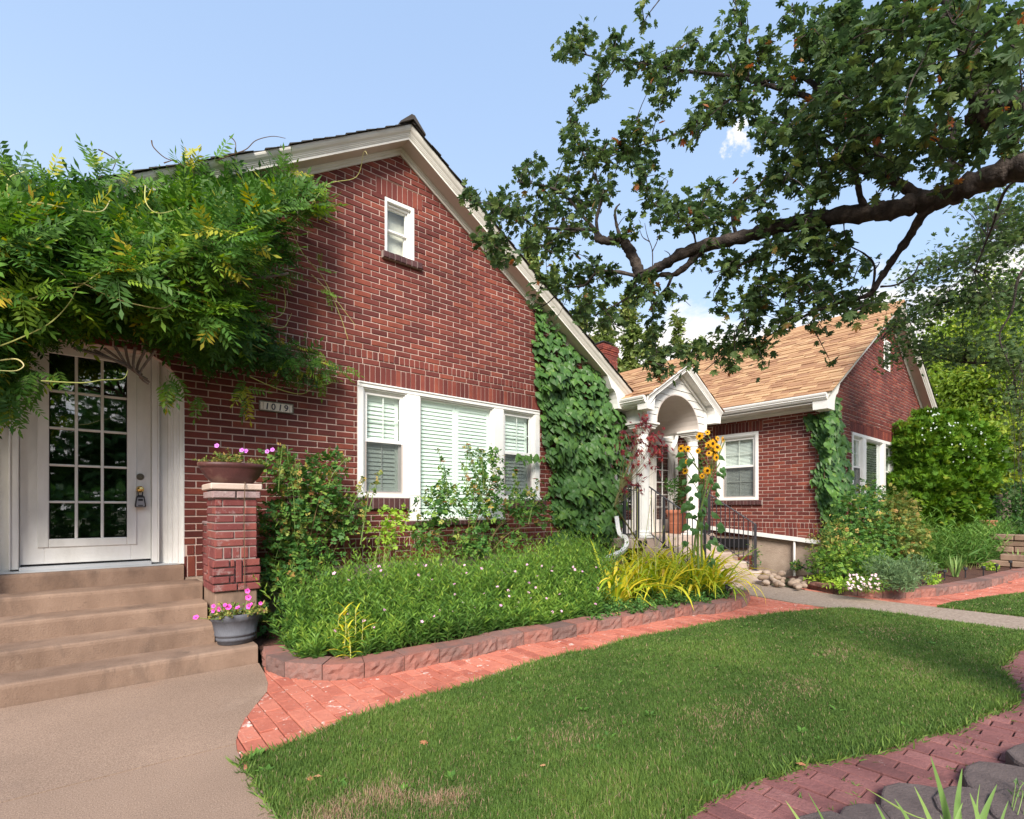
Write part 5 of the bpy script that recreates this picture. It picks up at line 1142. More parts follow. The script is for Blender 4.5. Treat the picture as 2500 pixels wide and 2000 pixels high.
# back wall of the porch with its two glazed doors
hW = thing('porch_back_wall', 'white boarded wall with two glazed doors at the back of the porch', 'wall', (8.6, 6.6, .76))
bk = MB(); x = 6.96
for (a, b) in ((6.96, 7.62), (8.83, 9.32), (10.13, 10.355)):
    z = .76
    while z < 3.3: MB().box(a, b, 6.59, 6.64, z+.002, z+.148, ch=.003).build('siding_board', M['white_old'], hW); z += .15
z = 2.86
while z < 3.3:
    for (a, b) in ((7.62, 8.83), (9.32, 10.13)): MB().box(a, b, 6.592, 6.64, z+.002, z+.148, ch=.003).build('siding_board', M['white_old'], hW)
    z += .15
MB().box(6.96, 10.35, 6.645, 6.7, -.05, 3.3).build('sheathing', M['black'], hW)
MPd = frameM((0, 6.56, 0), (1, 0, 0), (0, -1, 0))
for (a, b, lb) in ((7.66, 8.79, 'left glazed porch door'), (9.36, 10.09, 'right glazed porch door')):
    d = mb_boxes(MPd, [(a-.04, a+.02, -.02, .06, .765, 2.84), (b-.02, b+.04, -.02, .06, .765, 2.84), (a+.02, b-.02, -.02, .06, 2.78, 2.84), (a+.02, a+.13, 0, .045, .775, 2.78), (b-.13, b-.02, 0, .045, .775, 2.78), (a+.13, b-.13, 0, .045, .775, 1.05), (a+.13, b-.13, 0, .045, 2.68, 2.78)], .003).build('door', M['white_old'], hW); d['label'] = lb
    nx = 2 if b-a < .9 else 3; g0, g1 = a+.13, b-.13
    for i in range(nx):
        for j in range(6 if nx == 2 else 5):
            h_ = (2.68-1.05)/(6 if nx == 2 else 5); mb_boxes(MPd, [(g0+(g1-g0)*i/nx+.006, g0+(g1-g0)*(i+1)/nx-.006, .02, .025, 1.05+j*h_+.006, 1.05+(j+1)*h_-.006)], 0).build('pane', M['glass_door'], d)
    for i in range(1, nx): mb_boxes(MPd, [(g0+(g1-g0)*i/nx-.009, g0+(g1-g0)*i/nx+.009, .004, .03, 1.05, 2.68)], .003).build('muntin', M['white_old'], d)
    for j in range(1, 6 if nx == 2 else 5): h_ = (2.68-1.05)/(6 if nx == 2 else 5); mb_boxes(MPd, [(g0, g1, .006, .029, 1.05+j*h_-.009, 1.05+j*h_+.009)], .003).build('muntin', M['white_old'], d)
    mb_boxes(MPd, [(g0-.02, g1+.02, .075, .08, 1.0, 2.72)], 0).build('curtain', M['curtain'] if nx == 2 else M['black'], d)  # left door: black sheet painted for the unlit room, not a curtain
MB().lathe([(.02, -.02), (.03, 0), (.02, .02)], (8.72, 6.53, 1.72), 12).build('door_knob', M['brass'], hW)
# ================================================================ railings
def railing(name, label, x, ya, za, yb, zb_, n, post0=None):
    """sloping rail in the plane X=x from (ya,za) at the top to (yb,zb_) at the foot"""
    root = thing(name, label, 'railing', (x, (ya+yb)/2, .3)); A = np.array([x, ya, za]); B = np.array([x, yb, zb_]); dz = .80
    m = MB(); m.sweep([(-.019, 0), (.019, 0), (.022, .008), (.016, .018), (-.016, .018), (-.022, .008)], [A+(0, .05, .03), B+(0, -.02, -.012)], (1, 0, 0), (0, 0, 1)); m.build('handrail', M['iron'], root)
    MB().sweep([(-.012, -.006), (.012, -.006), (.012, .006), (-.012, .006)], [A-(0, 0, dz), B-(0, 0, dz)], (1, 0, 0), (0, 0, 1)).build('bottom_rail', M['iron'], root)
    for k in range(n):
        f = (k+.5)/n; p = A+(B-A)*f; MB().box(x-.0065, x+.0065, p[1]-.0065, p[1]+.0065, p[2]-dz, p[2]+.002).build('baluster', M['iron'], root)
    return root
def stepz(y):
    z = 0
    for a, b in zip(SY, SZ):
        if y > a: z = b
    return z
for x, lb in ((7.62, 'black iron handrail on the left side of the porch steps'), (9.36, 'black iron handrail on the right side of the porch steps')):
    rr_ = railing('iron_handrail', lb, x, 5.42, 1.66, 4.36, .99, 12)
    for y in (4.36, 5.12 if x < 8 else 5.40):
        zt = .99+(y-4.36)*(1.66-.99)/1.06; z0 = stepz(y)
        MB().box(x-.019, x+.019, y-.019, y+.019, z0, zt+.004, ch=.002).box(x-.05, x+.05, y-.05, y+.05, z0, z0+.006).build('post', M['iron'], rr_)
def flatrail(name, label, xa, xb, y, zt, n):
    root = thing(name, label, 'railing', ((xa+xb)/2, y, .8)); MB().box(xa, xb, y-.02, y+.02, zt-.02, zt, ch=.003).build('handrail', M['iron'], root); MB().box(xa, xb, y-.012, y+.012, .83, .845).build('bottom_rail', M['iron'], root); MB().box(xa, xb, y-.011, y+.011, zt-.10, zt-.09).build('middle_rail', M['iron'], root)
    for k in range(n): x = xa+(xb-xa)*(k+.5)/n; MB().box(x-.0065, x+.0065, y-.0065, y+.0065, .84, zt-.019).build('baluster', M['iron'], root)
    for x in (xa, xb): MB().box(x-.019, x+.019, y-.019, y+.019, .76, zt+.001, ch=.002).build('post', M['iron'], root)
flatrail('iron_guardrail', 'black iron guardrail between the ivy and the left porch column', 6.98, 7.36, 5.47, 1.69, 5)
flatrail('iron_guardrail', 'black iron guardrail behind the sunflowers right of the right porch column', 9.40, 9.74, 5.47, 1.69, 5)
# ================================================================ downspouts and drains
def downspout(name, label, pts, w, mt='white', th=None):
    m = MB(); m.tube(smooth_path(pts, 5), w, 4, cap=True); o = m.build(name, M[mt]); return tag(o, label, 'downspout')
downspout('downspout', 'white downspout elbow curling out of the ivy toward the lilies', [PY(1505, 1262, 5.45), PY(1512, 1303, 5.35), PY(1527, 1312, 5.28), PY(1530, 1330, 5.24), PY(1518, 1346, 5.20), PY(1492, 1360, 5.12), PY(1466, 1371, 5.05)], .047)
downspout('downspout', 'white bent downspout on the back wall beside the right porch door', [(10.19, 6.50, 3.1), (10.19, 6.50, 2.98), (10.15, 6.52, 2.80), (10.05, 6.55, 2.55), (10.22, 6.54, 2.3), (10.22, 6.54, .8)], .045)
ds = MB(); ds.box(10.25, 10.352, 3.66, 6.0, .0, .075, M=Matrix.Translation((0, 0, .86)) @ Matrix.Translation((0, 6, 0)) @ Matrix.Rotation(-.075, 4, 'X') @ Matrix.Translation((0, -6, 0)) if False else None)
ds = MB().prism([(10.26, 3.62, .63), (10.26, 3.62, .705), (10.26, 6.0, .93), (10.26, 6.0, .855)], (.085, 0, 0)).build('drain_pipe', M['white']); tag(ds, 'white pipe sloping along the foot of the side wall toward the corner', 'pipe')
vp = MB().tube([(10.30, 4.06, -.02), (10.30, 4.06, .66), (10.33, 4.05, .69)], .022, 10).build('drain_pipe', M['white']); tag(vp, 'thin upright white pipe on the stucco foundation above the river rocks', 'pipe')
tag(MB().tube(smooth_path([PX(1950, 1380, 10.2), PX(1975, 1393, 10.15), PX(1998, 1408, 10.1)]), .012, 6).build('garden_hose', M['hole']), 'short black hose slanting out beside the upright white pipe', 'hose')
# black block whose colour gives the dark of the opening under the porch end
MB_ = MB().box(10.30, 10.358, 4.95, 5.62, .48, .66).build('cellar_opening_dark', M['black']); tag(MB_, 'black block painted as the dark cellar opening under the side wall beside the steps', 'opening')
bk_ = thing('brick_curb', 'low red brick curb below the cellar opening beside the porch steps', 'curb', (9.7, 4.9, 0)); Lk = Laid(33); Mk = frameM((9.58, 4.78, 0), (1, 0, 0), (0, -1, 0))
for k in range(5):
    x = -.1*(k % 2)
    while x < .7: Lk.rect(max(x, 0)+.005, min(x+.21, .7)-.005, k*CH+.005, (k+1)*CH-.005, Mk, bk_, M['brick'], depth=.1); x += .2155
Lk.finish(40, 'brick', 'further_bricks'); MB().box(9.58, 10.28, 4.80, 4.98, -.02, .345).build('mortar', M['mortar'], bk_)
# ================================================================ terracotta pots on the porch
def terrapot(label, c, rt, h, band=True):
    root = thing('terracotta_pot', label, 'plant pot', c)
    MB().lathe([(rt*.68, 0), (rt*.72, .01), (rt*.86, h*.7), (rt*.88, h*.72), (rt*.90, h*.80), (rt, h*.84), (rt*1.04, h*.87), (rt*1.05, h*.96), (rt, h), (rt*.9, h), (rt*.86, h*.9)], c, 30).build('pot', M['terra'], root, smooth=True)
    if band: MB().lathe([(rt*.80, h*.40), (rt*.84, h*.41), (rt*.84, h*.45), (rt*.81, h*.46)], c, 30).build('moulded_band', M['terra'], root)
    MB().lathe([(rt*.87, h*.9), (rt*.87, h*.92)], c, 20).build('potting_soil', M['mulch'], root); return root
terrapot('large terracotta pot with a dark shrub beside the right porch door', (9.23+.35, 6.10, .76), .235, .50)
terrapot('terracotta pot behind the guardrail by the ivy', (7.35, 6.0, .76), .19, .42)
# ================================================================ garden edging blocks
def edging(name, label, line, seed, w=.31, h=.115, d=.22, side=1):
    root = thing(name, label, 'edging', (*line[len(line)//2], 0)); r = RS(seed); P_ = smooth_path([(p[0], p[1], 0) for p in line], 10)
    seg = np.linalg.norm(np.diff(P_, axis=0), axis=1); cum = np.concatenate([[0], np.cumsum(seg)]); s = 0.0
    at = lambda q: np.array([np.interp(q, cum, P_[:, k]) for k in range(3)])
    while s < cum[-1]-.08:
        ww = min(w*r.uniform(.92, 1.06), cum[-1]-s); a, b = at(s+.003), at(s+ww-.003)
        def nrm_at(q):
            t_ = at(min(q+.12, cum[-1]))-at(max(q-.12, 0)); n_ = np.array([-t_[1], t_[0], 0])*side; return n_/np.linalg.norm(n_)
        na, nb = nrm_at(s), nrm_at(s+ww); hh = h+r.uniform(-.004, .004); nx, nz_ = 8, 4; m = MB()
        V = []; F = []
        for j in range(nz_+1):
            for i in range(nx+1):
                fx, fz = i/nx, j/nz_; p = a+(b-a)*fx; n_ = na+(nb-na)*fx
                bul = .0 if i in (0, nx) else r.uniform(-.012, .010); 
                if j == nz_: bul = r.uniform(-.002, .005)+.004
                if i in (0, nx): bul = .006
                V.append(p+n_*bul+np.array([0, 0, -.02+(hh+.02)*fz]))
        for j in range(nz_):
            for i in range(nx): q = j*(nx+1)+i; F.append((q, q+1, q+nx+2, q+nx+1))
        b0 = len(V)
        for i in range(nx+1):                       # back edge at the top
            fx = i/nx; V.append(a+(b-a)*fx+(na+(nb-na)*fx)*d+np.array([0, 0, hh-.001]))
        t0 = nz_*(nx+1)
        for i in range(nx): F.append((t0+i, t0+i+1, b0+i+1, b0+i))
        c0 = len(V)
        for i in (0, nx): V.append(V[b0+i]-np.array([0, 0, hh+.02]))
        F.append((b0, b0+nx, c0+1, c0)[::-1])
        F.append(tuple([j*(nx+1) for j in range(nz_+1)])+(b0, c0)); F.append(tuple([j*(nx+1)+nx for j in range(nz_, -1, -1)])+(c0+1, b0+nx))
        m.add(V, F); o = m.build('edging_block', M['block'], root); s += ww
    return root
edging('garden_edging', 'curved row of rough faced red blocks round the long flower bed under the window', edge1, 71)
edging('garden_edging', 'curved row of rough faced blocks round the flower bed right of the walk', edge2, 72, w=.33)
# stepping slab, river rocks
ss = MB().box(-.22, .22, -.14, .14, 0, .05, ch=.006).build('stepping_slab', M['stone2']); ss.location = tuple(G(1866, 1424)+np.array([.02, .02, .0])); ss.rotation_euler = (0, 0, .25); tag(ss, 'small pale concrete slab lying between the porch steps and the river rocks', 'slab')
r = RS(81); rock_px = []
import bmesh
for k in range(34):
    u = r.uniform(1862, 1966); v = 1433-(1966-u)*.10-r.uniform(0, 26)*(1 if u < 1925 else .7)
    rock_px.append((u, v+6))
rock_px.sort(key=lambda q: q[1])
for k, (u, v) in enumerate(rock_px):
    s = r.uniform(.075, .125); p = G(u, v, .05); b = bmesh.new(); bmesh.ops.create_icosphere(b, subdivisions=2, radius=1.0)
    q = r.uniform(-1, 1, 3)
    for vv in b.verts:
        f = 1+.12*math.sin(3*vv.co.x+q[0]*3)+.10*math.sin(4*vv.co.y+q[1]*3); vv.co = Vector((vv.co.x*s*1.15*f*.62, vv.co.y*s*.62*f, vv.co.z*s*.46*f))
    me = bpy.data.meshes.new('river_rock'); b.to_mesh(me); b.free(); me.materials.append(M['rock']); me.polygons.foreach_set('use_smooth', np.ones(len(me.polygons), bool))
    o = obj('river_rock', me); lay = (k % 3)*.035 if v < 1424 else 0
    o.location = (p[0], p[1], .045+lay+.02); o.rotation_euler = (r.uniform(-.3, .3), r.uniform(-.3, .3), r.uniform(0, 6)); tag(o, 'smooth tan river rock in the pile between the porch steps and the stucco foundation', 'rock', 'river rocks piled beside the porch steps')
# path lights
for k, (u, v) in enumerate([(2065, 1428), (2186, 1441), (2248, 1430), (2306, 1414), (2357, 1408), (2401, 1404), (2433, 1398), (2467, 1388), (1776, 1462)]):
    p = G(u, v, .09 if k < 8 else .1); root = thing('path_light', ['black stake light left of the pink flowers', 'black stake light just right of the pink flowers', 'black stake light beside the feathery herb', 'black stake light behind the tall iris blades in the right bed', 'black stake light in front of the strappy green mass', 'black stake light below the right end of the strappy mass', 'black stake light in the bare mulch at the right end of the bed', 'last black stake light near the stone wall', 'black stake light at the end of the lilies by the walk'][k], 'garden light', p)
    h = .16 if k < 8 else .19
    MB().tube([p-np.array([0, 0, .05]), p+np.array([0, 0, h*.72])], .010, 6).build('stake', M['hole'], root)
    MB().lathe([(.018, h*.68), (.030, h*.74), (.032, h*.98), (.022, h)], p, 10).build('lamp_head', M['iron'], root)
# ================================================================ lawn
def grass(name, label, poly, n, seed, hmin, hmax, mt='l_grass', dryz=None, wid=.0042, edge=True):
    pts = sample_poly(poly, n, seed); r = RS(seed+1); u, v, t = proj(np.column_stack([pts, np.zeros(n)])); 
    keep = (t > .9) & (u > -80) & (u < 2600) & (v < 2120); keep &= r.rand(n) < np.clip(3.4/np.maximum(t, .1), .28, 1.0)
    pts = pts[keep]; t = t[keep]; n = len(pts)
    patch = np.sin(pts[:, 0]*2.1+1.3*np.sin(pts[:, 1]*1.7))*np.cos(pts[:, 1]*2.6+.8*np.sin(pts[:, 0]*3.1))
    fine = np.sin(pts[:, 0]*9+3*np.sin(pts[:, 1]*7))*np.sin(pts[:, 1]*11+2*np.sin(pts[:, 0]*6))
    h = r.uniform(hmin, hmax, n)*(1+.25*patch+.12*fine); a = r.uniform(0, 6.283, n); lean = r.uniform(.1, .95, n)
    w_ = wid*np.clip(t/3.0, .8, 2.4)*r.uniform(.7, 1.3, n); dx, dy = np.cos(a), np.sin(a); sx, sy = -dy, dx
    z0 = -.008; V = np.zeros((n, 5, 3))
    V[:, 0] = np.column_stack([pts[:, 0]-sx*w_/2, pts[:, 1]-sy*w_/2, np.full(n, z0)]); V[:, 1] = np.column_stack([pts[:, 0]+sx*w_/2, pts[:, 1]+sy*w_/2, np.full(n, z0)])
    m_ = np.column_stack([pts[:, 0]+dx*h*lean*.3, pts[:, 1]+dy*h*lean*.3, h*.6]); ww = w_*.4
    V[:, 2] = m_+np.column_stack([sx*ww, sy*ww, 0*h]); V[:, 3] = m_-np.column_stack([sx*ww, sy*ww, 0*h])
    V[:, 4] = np.column_stack([pts[:, 0]+dx*h*lean*.9, pts[:, 1]+dy*h*lean*.9, h*(1-.25*lean)])
    base = (np.arange(n)*5)[:, None]; lo = np.concatenate([base+np.array([0, 1, 2, 3]), base+np.array([3, 2, 4])], axis=1).ravel()
    rnd = np.clip(.38+.22*patch+.10*fine+r.normal(0, .19, n), .002, .895)
    dry = np.zeros(n, bool)
    for (cx, cy, rx, ry, am) in (dryz or []):
        q = np.exp(-(((pts[:, 0]-cx)/rx)**2+((pts[:, 1]-cy)/ry)**2)*1.2)*am*(.6+.4*fine); dry |= r.rand(n) < q*1.3
    dry |= r.rand(n) < .03+.03*np.clip(fine*.6+patch*.5, 0, 1)
    rnd = np.where(dry, r.uniform(.955, .999, n), rnd)
    me = mesh_np(name, V.reshape(-1, 3), lo, np.tile([4, 3], n), M[mt], np.repeat(rnd, 2)); return tag(obj(name, me), label, 'grass', kind='stuff')
g1 = [G(u, v) for u, v in ((880, 1985), (1180, 1880), (2050, 1600), (2150, 1545), (1400, 1800), (1950, 1680), (1750, 1780), (1080, 1960), (2220, 1640), (1820, 1740))]
dz = [(g1[0][0], g1[0][1], .24, .13, 1.1), (g1[7][0], g1[7][1], .15, .11, .9)]+[(g1[k][0], g1[k][1], .28, .18, a) for k, a in ((2, .26), (3, .2), (4, .14), (5, .2), (6, .2), (8, .18), (9, .16))]
grass('lawn_grass', 'short mown green grass of the front lawn with dry patches', lawn, 640000, 91, .020, .046, dryz=dz, wid=.0034)
grass('lawn_grass', 'small strip of green lawn to the right beyond the concrete walk', lawn2, 90000, 92, .025, .05, wid=.004)
# ragged longer tufts along the lawn edge
r = RS(93); L_ = np.array(lawn[:45]+lawn[45:]); T_ = []; ed = []
for i in range(len(lawn)):
    a = np.array(lawn[i]); b = np.array(lawn[(i+1) % len(lawn)]); l = np.linalg.norm(b-a); 
    if l > 3: continue
    for k in range(int(l*420)): ed.append(a+(b-a)*r.rand()+r.normal(0, .018, 2))
ed = np.array(ed); n = len(ed); Ax = norm(np.column_stack([r.normal(0, .7, n), r.normal(0, .7, n), np.full(n, .8)]))
me = joined('lawn_edge_tufts', [blade(.05, .9, 3), blade(.045, .4, 3)], r.randint(0, 2, n), frames(Ax, r.normal(size=(n, 3))), np.column_stack([ed, np.full(n, -.01)]), r.uniform(.035, .085, n), r.uniform(0, .9, n), M['l_grass']); tag(obj('lawn_edge_grass', me), 'longer grass blades fringing the edge of the lawn', 'grass', kind='stuff')
# clover and broadleaf weeds in the lawn
pts = sample_poly(lawn, 900, 94); u, v, t = proj(np.column_stack([pts, np.zeros(900)])); sel = (t > 1) & (v < 2000) & (u > 500) & (u < 2500); pts = pts[sel]; r = RS(95)
ctr = pts[r.choice(len(pts), min(len(pts), 70), False)]; T_ = []; A_ = []; S_ = []
for c in ctr:
    for k in range(r.randint(4, 9)):
        a = r.uniform(0, 6.283); T_.append([c[0]+.01*math.cos(a), c[1]+.01*math.sin(a), .015]); A_.append([math.cos(a), math.sin(a), r.uniform(.3, 1.0)]); S_.append(r.uniform(.025, .05))
T_ = np.array(T_); A_ = np.array(A_); wd = thing('lawn_weeds', 'broad leaved weeds and clover scattered through the lawn', 'weeds', (3, 3, 0)); wd['kind'] = 'stuff'
me = joined('lawn_weeds', L_S, r.randint(0, 2, len(T_)), frames(A_, np.tile([0, 0, 1.], (len(T_), 1))), T_, np.array(S_), r.uniform(.1, .5, len(T_)), M['l_aster']); bpy.data.objects.remove(wd); tag(obj('lawn_weeds', me), 'broad leaved weeds and clover scattered through the lawn', 'weeds', kind='stuff')
# weeds in the joints of the dusky path
pts = sample_poly(lowr, 260, 96); Tn = np.column_stack([np.round(pts[:, 0]/.104)*.104+.0, pts[:, 1], np.full(len(pts), -.004)]); T_ = np.repeat(Tn, 6, 0)+r.normal(0, .009, (len(Tn)*6, 3))*[1, 1, 0]; n = len(T_)
me = joined('joint_weeds', [blade(.08, .6, 3)], np.zeros(n, int), frames(norm(r.normal(0, 1, (n, 3))*[1, 1, .3]+[0, 0, .7]), r.normal(size=(n, 3))), T_, r.uniform(.012, .035, n), r.rand(n)*.8, M['l_grass']); tag(obj('joint_weeds', me), 'tiny green weeds in the joints of the dusky brick path', 'weeds', kind='stuff')
# fallen leaves
for k, (u, v, s) in enumerate([(1043, 1809, .045), (770, 1893, .04), (752, 1905, .03), (1968, 1867, .05), (1318, 1870, .03)]):
    V, F = L_MAPLE[k % 2]; r = RS(300+k); p = G(u, v, .03); Rm = frames(np.array([[r.normal(), r.normal(), .1]]), np.array([[r.normal()*.3, r.normal()*.3, 1.]]))[0]
    me = mesh_np('fallen_leaf', np.asarray(V)*s @ Rm.T+p, [a for f in F for a in f], [len(f) for f in F], M['deadleaf']); tag(obj('fallen_leaf', me), 'curled brown maple leaf lying %s' % ['on the lawn near the path curve, largest of them', 'on the lawn near the concrete pad, upper of two', 'on the lawn near the concrete pad, lower of two', 'at the lawn edge beside the dusky path', 'in the near middle of the lawn', 'in the centre right of the lawn', 'at the right part of the lawn', 'where lawn and dusky path meet at the bottom', 'on the lawn left of centre', 'at the far right lawn edge'][k], 'leaf', 'fallen brown maple leaves')
# ================================================================ generic plants
def bush(name, label, cat, base, blobs, n, protos, mt, leaf, seed, parts=60, stems=8, stemmat='cane', upbias=.6, stemr=.008, shell=.55, group=None, flat=None):
    """leaves fill a set of ellipsoids (centre, radii, weight); canes rise from the base into them"""
    root = thing(name, label, cat, base, group=group); r = RS(seed); w_ = np.array([b[2] for b in blobs], float); w_ /= w_.sum(); T_ = []; O_ = []
    for (c, rad, _), k in zip(blobs, (w_*n).astype(int)):
        d = norm(r.normal(size=(k, 3))); q = r.rand(k)**(1/3*(1-shell)+.02); q = np.where(r.rand(k) < .25, r.rand(k), q)
        p = np.asarray(c)+d*q[:, None]*np.asarray(rad)*(1+.16*np.sin(7*d[:, :1]+seed)+.12*np.sin(11*d[:, 2:]+seed*2)); T_.append(p); O_.append(norm(d/np.asarray(rad)))
    T_ = np.concatenate(T_); O_ = np.concatenate(O_); ok = T_[:, 2] > .06; T_ = T_[ok]; O_ = O_[ok]; k = len(T_)
    ax = norm(O_*.8+r.normal(size=(k, 3))*.6+np.array([0, 0, upbias-.6])); nr = norm(O_*.6+np.array([0, 0, .8])+r.normal(size=(k, 3))*.35)
    sm = MB()
    for j in range(stems):
        c, rad, _ = blobs[r.choice(len(blobs), p=w_)]; e = np.asarray(c)+norm(r.normal(size=3))*np.asarray(rad)*.75; b0 = np.asarray(base)+np.array([r.uniform(-.08, .08), r.uniform(-.06, .06), -.02])
        mid = (b0+e)/2+np.array([0, 0, .15*np.linalg.norm(e-b0)])+r.normal(0, .03, 3); pts = smooth_path([b0, mid, e], 5); sm.tube(pts, np.linspace(stemr, stemr*.35, len(pts)), 5)
        if stems <= 14: pass
    sm.build('stems', M[stemmat], root, 'stuff')
    scatter(root, 'leaf', protos, frames(ax, nr), T_, r.uniform(.7, 1.25, k)*leaf, M[mt], parts, 'foliage', seed)
    return root
def blossom(root, pts, s, mt, petals=12, layers=3, name='blossom', seed=0):
    r = RS(seed)
    for p in pts:
        m = MB(); p = np.asarray(p, float)
        for L__ in range(layers):
            for k in range(petals//layers+2):
                a = r.uniform(0, 6.283); el = .2+.5*L__/layers; d = np.array([math.cos(a)*math.cos(el), math.sin(a)*math.cos(el), math.sin(el)]); sd = norm(np.cross(d, [0, 0, 1]))*s*.32; q = s*(.55-.1*L__)
                m.add([p, p+d*q*.6+sd, p+d*q, p+d*q*.6-sd], [(0, 1, 2), (0, 2, 3)], r.rand())
        m.build(name, M[mt], root, fix=False)
# big rose bush left of the window
b0 = PY(740, 1460, 5.35); b0[2] = .07
rose1 = bush('rose_bush', 'dense tall rose bush against the brick wall between the pier and the triple window', 'bush', (1.62, 5.45, .07),
     [(PY(760, 1200, 5.45), (.33, .24, .26), 3), (PY(700, 1290, 5.4), (.26, .24, .30), 3), (PY(830, 1260, 5.5), (.26, .2, .26), 2.4), (PY(740, 1370, 5.35), (.34, .24, .24), 2.6), (PY(690, 1150, 5.5), (.16, .15, .2), 1), (PY(800, 1135, 5.5), (.22, .16, .12), .8), (PY(665, 1430, 5.3), (.16, .2, .3), 1), (PY(680, 1520, 5.1), (.16, .16, .16), .8)], 2300, L_ROSE, 'l_rose', .085, 101, 120, 18, upbias=.7, shell=.3)
sm = MB(); r = RS(102); Tt = []; At = []
for (u, v, u2, v2) in [(720, 1330, 700, 1105), (735, 1300, 720, 1120), (850, 1250, 890, 1170), (800, 1200, 845, 1120), (880, 1330, 905, 1180), (680, 1200, 690, 1085), (900, 1250, 930, 1150), (660, 1450, 700, 1280), (690, 1450, 735, 1270)]:
    a = PY(u, v, 5.3); b = PY(u2, v2, 5.25); pts = smooth_path([a, (a+b)/2+r.normal(0, .02, 3), b], 5); sm.tube(pts, np.linspace(.006, .002, len(pts)), 4)
    for k in range(16): f = r.uniform(.3, 1); i = min(len(pts)-2, int(f*(len(pts)-1))); Tt.append(pts[i]+(pts[i+1]-pts[i])*r.rand()); At.append(norm(r.normal(size=3)+[0, 0, .4]))
sm.build('new_shoots', M['stem'], rose1, 'stuff'); scatter(rose1, 'leaf', L_ROSE, frames(np.array(At), r.normal(size=(len(At), 3))), np.array(Tt), r.uniform(.05, .075, len(Tt)), M['l_yel'], 30, 'shoot_foliage', 4)
# rose in front of the window
rose2 = bush('rose_bush', 'open rose bush with pink and peach blooms in front of the middle window', 'bush', (3.55, 5.3, .07),
     [(PY(1080, 1230, 5.3), (.30, .2, .2), 2.2), (PY(1190, 1220, 5.35), (.30, .2, .30), 2.6), (PY(1150, 1320, 5.3), (.26, .2, .26), 2.2), (PY(1280, 1230, 5.4), (.26, .18, .20), 1.6), (PY(1040, 1300, 5.3), (.22, .16, .14), 1.0), (PY(1200, 1140, 5.35), (.22, .12, .25), .7), (PY(1330, 1260, 5.45), (.2, .15, .16), .7), (PY(1240, 1330, 5.4), (.24, .2, .22), .8)], 1500, L_ROSE, 'l_rose', .092, 103, 110, 16, upbias=.7, shell=.2)
sm = MB(); Tt = []; At = []; fl = []
for (u, v, u2, v2) in [(1090, 1230, 1083, 1128), (1095, 1200, 1072, 1100), (1140, 1200, 1145, 1090), (1160, 1230, 1122, 1120), (1180, 1200, 1176, 1100), (1200, 1190, 1158, 1095), (1185, 1200, 1176, 1105), (1220, 1200, 1190, 1110), (1180, 1230, 1144, 1086), (1250, 1230, 1262, 1150), (1290, 1280, 1318, 1175), (1260, 1240, 1261, 1150), (1170, 1180, 1144, 1088)]:
    a = PY(u, v, 5.25); b = PY(u2, v2, 5.2); pts = smooth_path([a, (a+b)/2+r.normal(0, .02, 3), b], 5); sm.tube(pts, np.linspace(.006, .0025, len(pts)), 4)
    for k in range(20): f = r.uniform(.1, 1); i = min(len(pts)-2, int(f*(len(pts)-1))); Tt.append(pts[i]+(pts[i+1]-pts[i])*r.rand()); At.append(norm(r.normal(size=3)+[0, 0, .3]))
sm.build('canes', M['stem'], rose2, 'stuff'); scatter(rose2, 'leaf', L_ROSE, frames(np.array(At), r.normal(size=(len(At), 3))), np.array(Tt), r.uniform(.05, .08, len(Tt)), M['l_rose'], 30, 'cane_foliage', 5)
blossom(rose2, [PY(u, v, 5.17) for u, v in ((1082, 1128), (1144, 1086), (1176, 1099), (1133, 1093), (1149, 1169), (1261, 1149), (1318, 1176), (1306, 1170), (1227, 1233), (1085, 1227), (1200, 1197), (1209, 1178))], .075, 'peach', seed=6)
bush('rose_bush', 'young yellow green rose shoots standing between the two rose bushes', 'bush', (2.45, 5.35, .07), [(PY(955, 1260, 5.3), (.14, .1, .09), 1), (PY(930, 1300, 5.3), (.16, .12, .10), 1), (PY(990, 1270, 5.3), (.10, .08, .1), .6), (PY(950, 1320, 5.3), (.10, .1, .16), .6)], 150, L_ROSE, 'l_lime', .085, 104, 40, 6, stemmat='stem')
